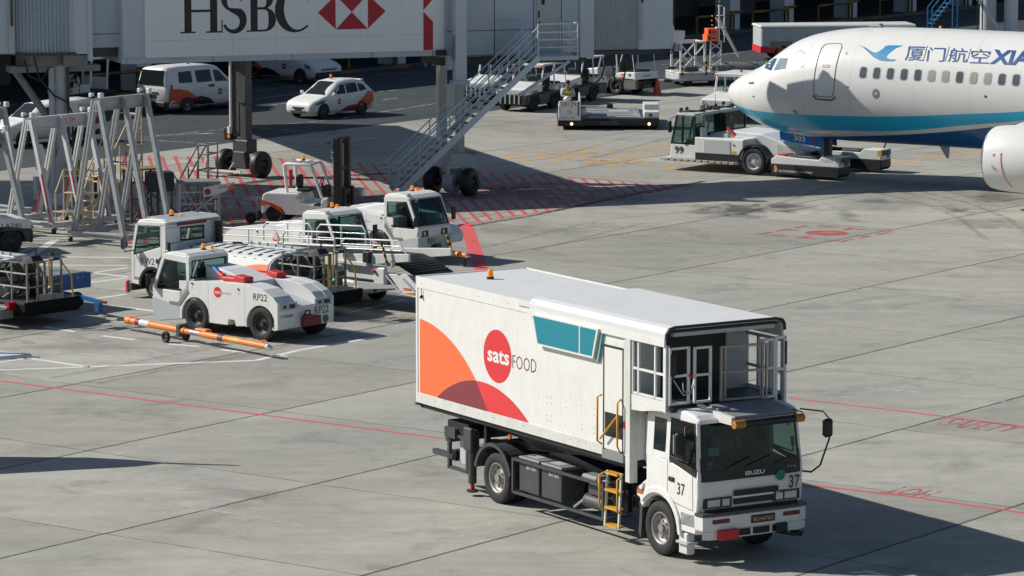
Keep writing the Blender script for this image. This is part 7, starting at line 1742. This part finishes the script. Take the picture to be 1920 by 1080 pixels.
g = G(); g.box(-3.0, -2.6, -1.5, -1.0, .9, 1.1, DGREY, .05); g.box(-2.7, -2.55, -1.5, -1.0, 1.1, 1.65, DGREY, .05); g.box(-3.0, -2.6, .7, 1.2, .9, 1.1, DGREY, .05); g.box(-2.7, -2.55, .7, 1.2, 1.1, 1.65, DGREY, .05); g.build('seat', cb)
g = G()
for x, y in ((-3.1, -1.6), (-3.1, -1.2), (-3.15, 1.5), (-2.6, -.4), (-2.6, 1.2), (-2.9, .5)): g.cyl((x, y, 2.03), (x, y, 2.1), .02, BLACK, 6); g.ball((x, y, 2.15), .07, BLACK, 5)
for y in (-1.0, 0, 1.0): g.bar((-3.15, y, 2.06), (-2.45, y, 2.06), .04, .04, BLACK)
g.tube([(-3.1, -1.75, 2.1), (-2.45, -1.75, 2.12), (-2.45, 1.75, 2.12)], .025, BLACK, 5); g.cyl((-3.2, 1.0, 2.0), (-3.2, 1.0, 2.5), .008, BLACK, 4); g.build('work_light', cb)
g = G(); g.cyl((-2.8, -.6, 2.03), (-2.8, -.6, 2.14), .07, AMBERL, 10); g.build('beacon', cb)
g = G(); g.tube([(-3.2, -1.82, 1.9), (-3.3, -2.0, 1.85), (-3.3, -2.0, 1.5)], .015, BLACK, 5); g.box(-3.36, -3.28, -2.08, -1.92, 1.35, 1.75, BLACK, .02); g.build('mirror', cb)
g = G(); g.cyl((-2.2, -1.55, 1.22), (-2.2, -1.55, 1.55), .13, LGREY, 14); g.cyl((-2.2, -1.55, 1.55), (-2.2, -1.55, 2.05), .05, DGREY, 10)
for i in range(5): g.cyl((-2.2, -1.55, 1.62 + i * .09), (-2.2, -1.55, 1.66 + i * .09), .07, LGREY, 10)
g.build('exhaust', tb)
g = G(); g.cyl((-1.25, -1.5, 1.24), (-1.0, -1.55, 1.42), .06, RED, 8) if False else g.cyl((-1.05, -1.3, 1.30), (-1.30, -1.3, 1.52), .06, LOGORED, 8); g.cyl((-1.30, -1.3, 1.52), (-1.36, -1.3, 1.58), .065, AMBERL, 8); g.box(-1.5, -1.3, -1.4, -1.2, 1.22, 1.36, LGREY, .02); g.build('warning_light', tb)
g = G(); text_geo(g, '99', (-3.20, -1.86, .60), (1, 0, 0), (0, 0, 1), .26, INK, w=.36, bold=.02); g.box(-.9, -.7, -1.856, -1.85, .70, .80, YELLOW); g.ball((-.8, -1.85, 1.02), .035, DRED, 5); g.build('lettering', tb)
for y in (-1.72, 1.72): wheel(tb, 0, y, .49, .36, 1 if y > 0 else -1, LGREY, 'tug')
g = G()
for s in (-1, 1): g.prism(arc(0, .49, .60, 185, -5, 14) + arc(0, .49, .55, -5, 185, 14), *sorted((s * 1.93, s * 1.50)), BLACK)
g.build('mudguard', tb)
for s in (-1, 1):
    y0, y1 = sorted((s * 1.93, s * 1.15)); g = G()
    g.prism([(.74, .10), (3.36, .10), (3.44, .2), (3.44, .46), (.74, .46)], y0, y1, BLACK, bev=.02); g.prism([(.74, .46), (3.44, .46), (3.44, .82), (2.75, .82), (2.6, .68), (1.7, .70), (.95, .76), (.74, .62)], y0 - .005, y1 + .005, WHITE, bev=.02)
    g.box(1.2, 2.5, y0 + .15, y1 - .15, .68, .78, DGREY, .03); g.box(.95, 1.25, y0 + .1, y1 - .1, .76, .80, LOGORED if s < 0 else LGREY); g.cyl((2.6, (y0 + y1) / 2, .22), (2.6, (y0 + y1) / 2 + .05, .22), .22, BLACK, 16)
    g.box(3.44, 3.46, y0 + .06, y1 - .06, .62, .78, DGREY); g.box(3.3, 3.46, y0 - .008, y0 + .25, .60, .80, LGREY if s < 0 else YELLOW)
    if s > 0: g.cyl((3.2, y1 - .1, .82), (3.3, y1 - .1, 1.05), .03, BLACK, 6); g.box(1.9, 2.15, y0 - .012, y0, .5, .62, YELLOW); disc(g, (3.465, y1 - .25, .60), (0, 1, 0), (0, 0, 1), .09, GREEN)
    arm = g.build('lifting_arm', tb)
    if s < 0:
        g = G(); text_geo(g, '99', (3.465, -1.62, .42), (0, 1, 0), (0, 0, 1), .24, INK, w=.34, bold=.02); text_geo(g, 'SIA ENGINEERING COMPANY', (1.05, -1.935, .19), (1, 0, 0), (0, 0, 1), .075, WINK, w=1.35); g.prism([(.85, .18), (.98, .18), (1.0, .30), (.96, .40), (.90, .43), (.86, .38), (.88, .30)], -1.938, -1.932, mat('tan_badge', (.6, .28, .12), .5)); text_geo(g, 'TUG NO. 99', (2.75, -1.937, .62), (1, 0, 0), (0, 0, 1), .10, GINK, w=.42); g.build('lettering', arm)
g = G(); g.box(.5, 1.3, -1.1, 1.1, .25, .6, DGREY); g.tube([(1.3, .6, .7), (1.7, .5, .85), (2.0, .9, .8)], .07, BLACK); g.tube([(1.5, -.6, .7), (1.9, -.4, .8), (2.1, -1.0, .78)], .07, BLACK); g.box(1.3, 1.7, -.9, -.3, .4, .7, BLACK, .04); g.build('cradle', tb)

# ------------------------------------------------------------------ steel trestles
def trestle(label, loc, deg, H, L=2.2, S=1.1, red=False, m=None):
    t = thing('steel_trestle', label, 'trestle', loc, deg, 'steel A-frame trestles'); m = m or GALV
    g = G(); h = L / 2
    g.box(-h, h, -.07, .07, H - .03, H, m); g.box(-h, h, -.02, .02, H - .36, H - .03, m); g.box(-h, h, -.07, .07, H - .39, H - .36, m); bm_ = g.build('top_beam', t)
    if red:
        g = G(); text_geo(g, '3.7M', (.75, .0, H - .28), (-1, 0, 0), (0, 0, 1), .17, LOGORED, w=.46, off=-.03 if False else .03); text_geo(g, '3.7M', (.28, -.021, H - .28), (1, 0, 0), (0, 0, 1), .17, LOGORED, w=.46, off=.004); g.build('lettering', bm_)
    for x in (-h + .05, 0.05, h - .05):
        for s in (-1, 1):
            g = G(); a, b_ = Vector((x, s * .10, H - .05)), Vector((x + .12 * s, s * S, .30))
            g.bar(a, b_, .17, .10, m, (1, 0, 0)); g.bar(a + Vector((0, s * .04, 0)), b_ + Vector((0, s * .04, 0)), .06, .13, m, (1, 0, 0))
            if red and s < 0 or (red and x > 0):
                c0, c1 = a.lerp(b_, .52), a.lerp(b_, .98); g.bar(c0 + Vector((-.06, s * .055, 0)), c1 + Vector((-.06, s * .055, 0)), .03, .075, RED, (1, 0, 0))
            g.build('leg', t)
    g = G()
    for s in (-1, 1): g.box(-h - .1, h + .2, s * S - .05, s * S + .05, .18, .34, m); g.box(-h - .1, h + .2, s * S - .1, s * S + .1, .32, .35, m)
    for x in (-h - .05, h + .1): g.box(x - .05, x + .05, -S, S, .18, .34, m); g.box(x - .1, x + .1, -S, S, .315, .345, m)
    g.build('base_frame', t)
    for x in (-h, h + .1):
        for s in (-1, 1):
            g = G(); g.box(x - .04, x + .04, s * S - .05, s * S + .05, .1, .2, DGREY); g.cyl((x, s * S - .03, .08), (x, s * S + .03, .08), .08, BLACK, 12); g.build('castor', t)
    for x in (-h + .02, h - .02):
        g = G(); g.box(x - .08, x + .08, -.26, -.12, H, H + .17, WHITE, .02); g.box(x - .08, x + .08, .12, .24, H + .02, H + .15, WHITE, .02); g.box(x - .03, x + .03, -.14, .14, H + .02, H + .06, BLACK); g.build('clamp', t)
    return t
trestle('tall bare steel trestle nearest to the tank truck cab', (-11.75, 112.3), 54, 4.38)
trestle('steel trestle with red painted legs and red height mark', (-14.05, 115.6), 50, 3.5, 2.5, 1.1, True, mat('pale_trestle_paint', (.56, .58, .58), .5, var=.12, dirt=.25))
trestle('pale steel trestle standing behind the red legged one', (-16.9, 117.6), 50, 3.5, 2.4, 1.0, False, LGREY)
trestle('lower grey steel trestle cut off by the left edge', (-16.3, 113.0), 58, 3.15, 2.6, 1.0)

# ------------------------------------------------------------------ maintenance steps and stands
CREAM = mat('cream_paint', (0.60, 0.47, 0.28), 0.55, var=.15, dirt=.4, dirtcol=(.16, .1, .06))
def stair_stand(label, loc, deg, tiers, w, d, rise, m, top_rail=.95, group='wheeled maintenance steps'):
    t = thing('maintenance_steps', label, 'steps', loc, deg, group)
    g = G(); r_ = .026
    zt = tiers * rise
    for i in range(tiers):
        z = (i + 1) * rise; x = i * d
        for y in (0, w): g.cyl((x, y, 0), (x, y, z + (.6 if i < tiers - 1 else top_rail)), r_, m, 6); g.cyl((x, y, z), (x + d, y, z), r_, m, 6)
        g.cyl((x, 0, z), (x, w, z), r_, m, 6); g.cyl((x, 0, z * .5), (x, w, z * .5), r_ * .8, m, 6)
        for y in (0, w): g.cyl((x, y, z * .2), (x + d, y, z * .9), r_ * .7, m, 5)
    x = tiers * d
    for y in (0, w): g.cyl((x, y, 0), (x, y, zt + top_rail), r_, m, 6); g.cyl((x, y, .15), (0, y, .15), r_, m, 6)
    for h in (.5, top_rail):
        g.cyl((x, 0, zt + h), (x, w, zt + h), r_, m, 6)
        for y in (0, w): g.cyl((x - d, y, zt + h), (x, y, zt + h), r_, m, 6)
    for y in (0, w): g.cyl((0, y, rise + .6), (x - d, y, zt + top_rail), r_, m, 6)
    g.cyl((x, 0, .2), (x, w, zt * .9), r_ * .7, m, 5); g.cyl((x, w, .2), (x, 0, zt * .9), r_ * .7, m, 5)
    g.build('frame', t)
    for i in range(tiers):
        g = G(); z = (i + 1) * rise; g.box(i * d, i * d + d, .02, w - .02, z - .01, z + .02, MGREY); g.build('tread', t)
    for xx in (0, x):
        for y in (0, w): g = G(); g.cyl((xx, y - .02, .07), (xx, y + .02, .07), .07, BLACK, 10); g.build('castor', t)
    return t
stair_stand('tall cream maintenance steps seen through the tall trestle legs', (-13.0, 117.2), 40, 4, .9, .42, .58, CREAM)
stair_stand('low cream maintenance steps in front of the tall cream ones', (-13.2, 114.6), 62, 2, 1.0, .45, .55, CREAM, .7)
stair_stand('slim dark steps with a steep handrail behind the sign table', (-10.6, 118.6), -20, 3, .7, .35, .5, MGREY, .8)
def work_table(label, loc, deg, w, d, h, m, topm, sign=False):
    t = thing('work_stand', label, 'stand', loc, deg)
    g = G(); g.box(-w / 2, w / 2, -d / 2, d / 2, h - .06, h, topm, .01); g.build('top', t)
    for sx in (-1, 1):
        for sy in (-1, 1):
            g = G(); g.box(sx * (w / 2 - .06) - .035, sx * (w / 2 - .06) + .035, sy * (d / 2 - .06) - .035, sy * (d / 2 - .06) + .035, .0, h - .06, m); g.build('leg', t)
    g = G(); g.bar((-w / 2 + .06, -d / 2 + .06, h * .75), (w / 2 - .06, -d / 2 + .06, h * .75), .04, .05, m); g.bar((-w / 2 + .06, d / 2 - .06, h * .4), (w / 2 - .06, d / 2 - .06, h * .4), .04, .04, m); g.bar((-w / 2 + .1, -d / 2 + .06, .1), (w / 2 - .1, -d / 2 + .06, h * .7), .04, .05, m); g.bar((w / 2 - .1, -d / 2 + .06, .1), (0, -d / 2 + .06, h * .55), .04, .05, m); g.build('brace', t)
    if sign:
        g = G(); y = -d / 2 - .02; x0 = w / 2 - .55
        g.prism([(x0, h - .48), (x0 + .35, h - .44), (x0 + .95, h - .22), (x0 + .98, h - .02), (x0, h - .18)], y - .02, y, WHITE); g.prism([(x0 + .72, h - .30), (x0 + .95, h - .22), (x0 + .98, h - .02), (x0 + .84, h - .12)], y - .024, y - .02, LIVORANGE); sg = g.build('sign', t)
        disc_g = G(); disc(disc_g, (x0 + .13, y - .02, h - .32), (1, 0, 0), (0, 0, 1), .10, LIVDARK); text_geo(disc_g, 'AMSS', (x0 + .48, y - .02, h - .24), (1, 0, .12), (0, 0, 1), .09, INK, w=.3); disc_g.build('lettering', sg)
    return t
work_table('dark work stand with white slanted sign board', (*at(372, 418)[:2], 0), 10, 1.35, .9, 1.35, LGREY, MGREY, True)
work_table('dark steel stand with yellowish top beside the tall trestle', (*at(265, 418)[:2], 0), 25, 1.0, .8, 1.75, DGREY, mat('yellowish_top', (.25, .19, .06), .6, var=.3))
g = G(); g.box(-.55, .55, -.3, .3, .9, 1.5, BLUE if False else DGREY, .03); o = None
bx_ = thing('power_cart', 'dark blue equipment box on a trolley by the sign stand', 'cart', (*at(300, 420)[:2], 0), 15)
DBLUE = mat('dark_blue_box', (0.012, 0.022, 0.035), 0.5, var=.2)
g = G(); g.box(-.42, .42, -.3, .3, 1.05, 1.65, DBLUE, .03); g.build('box', bx_)
g = G(); g.bar((-.4, 0, 1.05), (.9, 0, .1), .05, .05, DGREY); g.bar((-.35, .2, 1.05), (-.35, .2, .1), .05, .05, DGREY); g.bar((.35, -.2, 1.05), (.35, -.2, .1), .05, .05, DGREY); g.bar((.4, 0, 1.6), (1.3, 0, .3), .04, .05, LGREY); g.bar((.4, 0, 1.3), (1.15, 0, .2), .03, .04, LGREY); g.build('frame', bx_)
for x in (-.35, .35): wheel(bx_, x, -.25, .1, .06, -1, RIMD, 'cart')
g = thing('trailer_frame', 'low grey trailer frame with black wheel beside the sign stand', 'trailer', (*at(445, 415)[:2], 0), -10)
tf = g; g = G()
for z in (.35, .72): g.bar((-.7, -.3, z), (.7, -.3, z), .05, .06, MGREY); g.bar((-.7, .3, z), (.7, .3, z), .05, .06, MGREY)
for x in (-.7, 0, .7): g.bar((x, -.3, .1), (x, -.3, 1.1 - abs(x) * .4), .04, .04, MGREY)
g.bar((.7, -.3, .5), (1.0, -.3, .3), .05, .05, MGREY); g.build('frame', tf); wheel(tf, .55, -.42, .17, .12, -1, RIMD, 'cart'); wheel(tf, .55, .42, .17, .12, 1, RIMD, 'cart')

# ------------------------------------------------------------------ blue dolly with drawbar
dl = thing('baggage_dolly', 'blue flat dolly with its drawbar resting in front of the tank truck', 'dolly', (-12.9, 98.6), -41)
g = G(); g.box(-.6, 1.75, -.75, .75, .55, .95, BLUE, .02); g.box(-.5, 1.65, -.65, .65, .95, .97, MGREY); g.box(-.6, 1.76, -.77, -.74, .93, 1.0, BLUE); text_geo(g, 'DL 12', (1.755, .2, .82), (0, 1, 0), (0, 0, 1), .08, LGREY); g.build('deck', dl)
for x in (-.2, 1.35):
    for y in (-.6, .6): wheel(dl, x, y, .2, .14, 1 if y > 0 else -1, RIMD, 'cart')
g = G(); g.bar((1.7, -.3, .5), (2.3, -.1, .42), .10, .10, BLUE); g.bar((2.2, -.1, .42), (3.2, -.25, .38), .10, .10, BLUE); g.box(3.0, 3.14, -.3, -.15, .12, .38, BLUE); g.box(3.2, 3.4, -.31, -.22, .37, .42, DRED); g.build('drawbar', dl)

# ------------------------------------------------------------------ cone, loader tower, tank, bus
cn = thing('traffic_cone', 'orange traffic cone beside the taupe baggage tractor', 'cone', (*at(1232, 177)[:2], 0))
CONE = mat('orange_cone', (.75, .09, .02), .5)
g = G(); g.box(-.24, .24, -.24, .24, 0, .04, CONE); g.lathe([(.2, .04), (.05, .68), (.03, .72), (1e-3, .72)], CONE, axis='z', n=20); g.build('cone', cn)
lt = thing('cargo_loader', 'steel lattice loader with orange boxes and lamp mast', 'cargo loader', (7.6, 168.6), 18)
g = G()
for x0, x1, y0, y1, z0, z1 in ((.0, 1.15, 0, 1.2, .6, 1.95),):
    for x in (x0, x1):
        for y in (y0, y1): g.bar((x, y, z0), (x, y, z1), .09, .09, WHITE2)
    for y in (y0, y1): g.bar((x0, y, z1), (x1, y, z1), .09, .08, WHITE2); g.bar((x0, y, z0 + .05), (x1, y, z1 - .1), .06, .06, WHITE2); g.bar((x1, y, z0 + .05), (x0, y, z1 - .1), .05, .05, WHITE2)
    for x in (x0, x1): g.bar((x, y0, z1), (x, y1, z1), .09, .08, WHITE2)
for x in (1.5, 2.0):
    g.bar((x, .2, .7), (x, .2, 2.0), .06, .06, WHITE2)
for i in range(3): g.bar((1.5, .2, .8 + i * .4), (2.0, .2, 1.1 + i * .4), .04, .04, WHITE2); g.bar((2.0, .2, .8 + i * .4), (1.5, .2, 1.1 + i * .4), .04, .04, WHITE2)
g.bar((1.9, .2, 3.0), (2.9, .2, 1.2), .06, .06, LGREY); g.bar((1.9, .6, 3.0), (3.0, .6, 1.2), .06, .06, LGREY); g.build('lattice', lt)
g = G(); g.box(-.2, 2.9, -.25, 1.5, .22, .55, LGREY, .05); g.box(-.2, 3.0, -.3, 1.5, .55, .62, WHITE2, .02); g.box(.2, .9, .1, .9, .62, .85, DGREY, .03); g.cyl((-1.3, -.2, .25), (.2, -.2, .3), .07, WHITE, 10); g.box(-.9, -.5, -.3, -.1, .2, .34, mat('rusty_block', (.2, .09, .03), .7)); g.cyl((-.4, .5, .78), (-.1, .5, .78), .06, BLACK, 8); g.bar((.0, -.3, .9), (2.9, -.3, .92), .03, .04, LGREY); g.build('deck', lt)
for x in (.3, 2.4):
    for y in (-.1, 1.3): wheel(lt, x, y, .2, .16, -1, RIMD, 'cart')
g = G(); g.box(1.22, 1.75, -.05, .5, 1.98, 2.28, LIVORANGE, .02); g.box(1.30, 1.78, .0, .5, 2.28, 2.55, LIVORANGE, .02)
for z0, z1 in ((2.05, 2.20), (2.33, 2.46)): g.box(1.3, 1.42, -.056, -.048, z0, z1, BLACK); g.box(1.48, 1.66, -.056, -.048, z0 + .04, z1 - .04, BLACK)
g.build('orange_box', lt)
g = G(); g.bar((1.9, .2, 1.9), (1.9, .2, 3.6), .05, .05, WHITE); g.bar((2.15, .2, 1.9), (2.15, .2, 3.5), .05, .05, WHITE); g.box(1.75, 2.2, .1, .3, 2.55, 2.6, WHITE); g.box(1.8, 2.1, .1, .25, 3.1, 3.14, WHITE)
for x, z in ((1.82, 3.55), (2.0, 3.55), (1.9, 3.75), (1.55, 3.1), (1.53, 2.9), (1.55, 2.7)): g.ball((x, .15, z), .035, AMBER, 4)
g.build('lamp_mast', lt)
for x in (-.05, 1.1):
    g = G()
    for i in range(6): g.cyl((x, -.32, .5 + i * .12), (x, -.32, .62 + i * .12), .05, YELLOW if i % 2 else BLACK, 8)
    g.build('striped_post', lt)
cy = thing('tank_trailer', 'grey cylindrical tank lying on a trailer behind the aircraft nose', 'tank', (9.0, 169.6), 14)
TANKG = mat('dull_grey_tank', (.17, .18, .175), .5, var=.1, dirt=.15)
g = G(); g.lathe([(1e-3, -.06), (.46, -.05), (.50, .02), (.52, .12), (.52, 3.6), (.46, 3.75), (1e-3, 3.8)], TANKG, (0, 0, .45), 'x', 36)
for x in (.1, .9, 2.0, 3.2): g.lathe([(.53, x), (.54, x + .02), (.54, x + .07), (.53, x + .09)], LGREY if x < .5 else TANKG, (0, 0, .45), 'x', 36)
g.build('tank', cy)
g = G(); g.box(0, 3.6, -.42, .42, .12, .25, DGREY); g.build('frame', cy)
for x in (.6, 3.0):
    for y in (-.45, .45): wheel(cy, x, y, .13, .16, -1, RIMD, 'cart')
bs = thing('shuttle_bus', 'white bus with red lower band behind the cockpit of the airliner', 'bus', (14.75, 184.6), 8)
g = G(); g.box(-2.75, 5.0, -1.0, 1.0, .42, 1.62, LGREY, .06); g.box(-2.80, 5.0, -1.05, 1.05, 1.60, 1.74, WHITE, .05); g.box(-2.76, 5.0, -1.012, -.98, .40, .70, LOGORED); g.box(-2.77, -2.5, -1.0, 1.0, .40, .72, LOGORED); g.box(-2.3, -1.2, -1.015, -1.0, .62, .95, MGREY); g.box(-1.9, -1.75, -1.02, -1.01, .62, .78, LIVORANGE); g.box(-.5, -.47, -1.004, -1.0, 1.1, 1.3, INK)
g.build('body', bs)
for x in (-1.7, 3.4):
    for y in (-.9, .9): wheel(bs, x, y, .4, .24, 1 if y > 0 else -1, RIM, 'tug')
bsn = thing('boarding_steps', 'blue railed steps beyond the aircraft roof', 'steps', (22.3, 188), 10)
g = G(); BB = mat('blue_steps_paint', (.02, .16, .36), .5)
for y in (0, .8):
    g.bar((-1.3, y, 1.5), (0, y, 3.1), .05, .05, BB); g.bar((-1.3, y, 2.3), (0, y, 3.9), .05, .05, BB); g.bar((0, y, 0), (0, y, 3.9), .05, .05, BB); g.bar((1.3, y, 0), (1.3, y, 3.9), .05, .05, BLACK); g.bar((0, y, 3.9), (1.3, y, 3.9), .05, .05, BLACK); g.bar((0, y, 3.1), (1.3, y, 3.1), .05, .08, BB); g.bar((.6, y, 3.1), (.6, y, 3.9), .04, .04, BB); g.bar((-1.3, y, 0), (-1.3, y, 2.3), .05, .05, BB)
for i in range(8): g.box(-1.3 + i * .16, -1.1 + i * .16, 0, .8, 1.5 + i * .2, 1.53 + i * .2, BB)
g.build('frame', bsn)

# ------------------------------------------------------------------ service tractor with a worker at the back, worker by the trestles
wt = thing('cab_tractor', 'white open cab tractor parked in the shade behind the left bridge column', 'tractor', (-17.9, 157.2), 238)
g = G(); g.box(-1.2, 1.6, -.7, .7, .3, .75, BLACK, .04); g.prism([(.5, .72), (1.7, .72), (1.7, 1.0), (.55, 1.08)], -.7, .7, WHITE, bev=.05); g.build('body', wt)
g = G()
for x, y in ((.5, -.65), (.5, .65), (-.6, -.65), (-.6, .65)): g.bar((x, y, 1.0), (x - .1, y, 2.1), .07, .07, WHITE)
g.box(-.8, .6, -.7, .7, 2.08, 2.2, WHITE, .04); g.box(-.7, -.6, -.65, .65, .8, 1.3, WHITE); g.build('cab', wt); pane(wt, [(.5, -.6, 1.1), (.5, .6, 1.1), (.42, .6, 2.05), (.42, -.6, 2.05)], CLEAR, 'windscreen')
g = G(); g.tube([(1.1, -.3, 1.05), (1.1, -.3, 1.25), (1.1, .3, 1.25), (1.1, .3, 1.05)], .02, WHITE, 5); g.build('hood_rail', wt)
emblem(wt, (1.705, -.1, .86), (0, 1, 0), (0, 0, 1), .1, 'GATEWAY', GINK, .04, LIVDARK)
for x in (-.8, 1.1):
    for y in (-.6, .6): wheel(wt, x, y, .34, .22, 1 if y > 0 else -1, RIMD, 'cart')
person('worker in a lime vest bending at the open cab tractor', (-18.4, 155.6, .35), 300, 'bend')
person('worker in a lime vest standing behind the red legged trestle', (-14.2, 121.5, 0), 160, 'stand')
ub = G(); bucket = thing('utility_bin', 'dark blue bin standing behind the trestle legs', 'bin', (*at(190, 372)[:2], 0)); ub.lathe([(.22, 0), (.26, .7), (.24, .72), (1e-3, .72)], mat('navy_bin', (.01, .04, .11), .5), axis='z', n=18); ub.build('bin', bucket)
pc = thing('pump_cabinet', 'pale grey cabinet with pipes at the foot of the bridge column', 'cabinet', (*at(110, 372)[:2], 0), 20)
g = G(); g.box(-.5, .5, -.3, .3, 0, .9, LGREY, .05); g.build('cabinet', pc); g = G(); g.cyl((-.75, 0, 0), (-.75, 0, .75), .1, WHITE, 12); g.cyl((-.2, -.1, .9), (-.2, -.1, 1.5), .12, MGREY, 10); g.build('pipe', pc)
g = G(); g.prism([(-.2, 0), (.25, .2), (.05, .9), (-.2, .95)], -.03, .0, WHITE)
fl = g.build('plastic_sheet', None, 'white plastic sheet hanging by the trestle legs', 'sheet'); fl.location = (*at(78, 330)[:2], .2)

# ------------------------------------------------------------------ tip of a second wing at the left edge
wg = thing('aircraft_wing', 'pale grey wing tip with thin discharge wicks at the left edge', 'wing', (-9.86, 76.2, 0))
g = G(); g.hexa([(-.45, -.55, 2.10), (.0, -.05, 2.12), (-.12, .12, 2.12), (-9, 1.9, 2.0), (-.45, -.5, 2.16), (.0, -.03, 2.15), (-.12, .1, 2.15), (-9, 1.8, 2.3)], BRIDGE) if False else g.prism([(0, 0), (-.22, -.16), (-.60, -.40), (-9, -3.0), (-9, 1.0), (-1.6, .62), (-.55, .30), (-.12, .10)], 2.08, 2.16, BRIDGE, 'xy', bev=.03); g.build('wing', wg)
g = G()
for x, y in ((-.05, -.05), (-.2, -.12), (-.5, -.25), (-.05, .05)): g.cyl((x, y, 2.1), (x + .22, y - .04, 2.09), .006, BLACK, 5)
g.build('discharge_wick', wg)
g = G(); g.prism([(-1.7, 2.1), (-.95, 3.9), (-1.05, 4.1), (-1.5, 3.6), (-2.6, 2.1)], .30, .36, BRIDGE, bev=.01); g.build('shadow_fin', wg)  # unseen upright fin, added and shaped to cast the pointed shadow beyond the wing
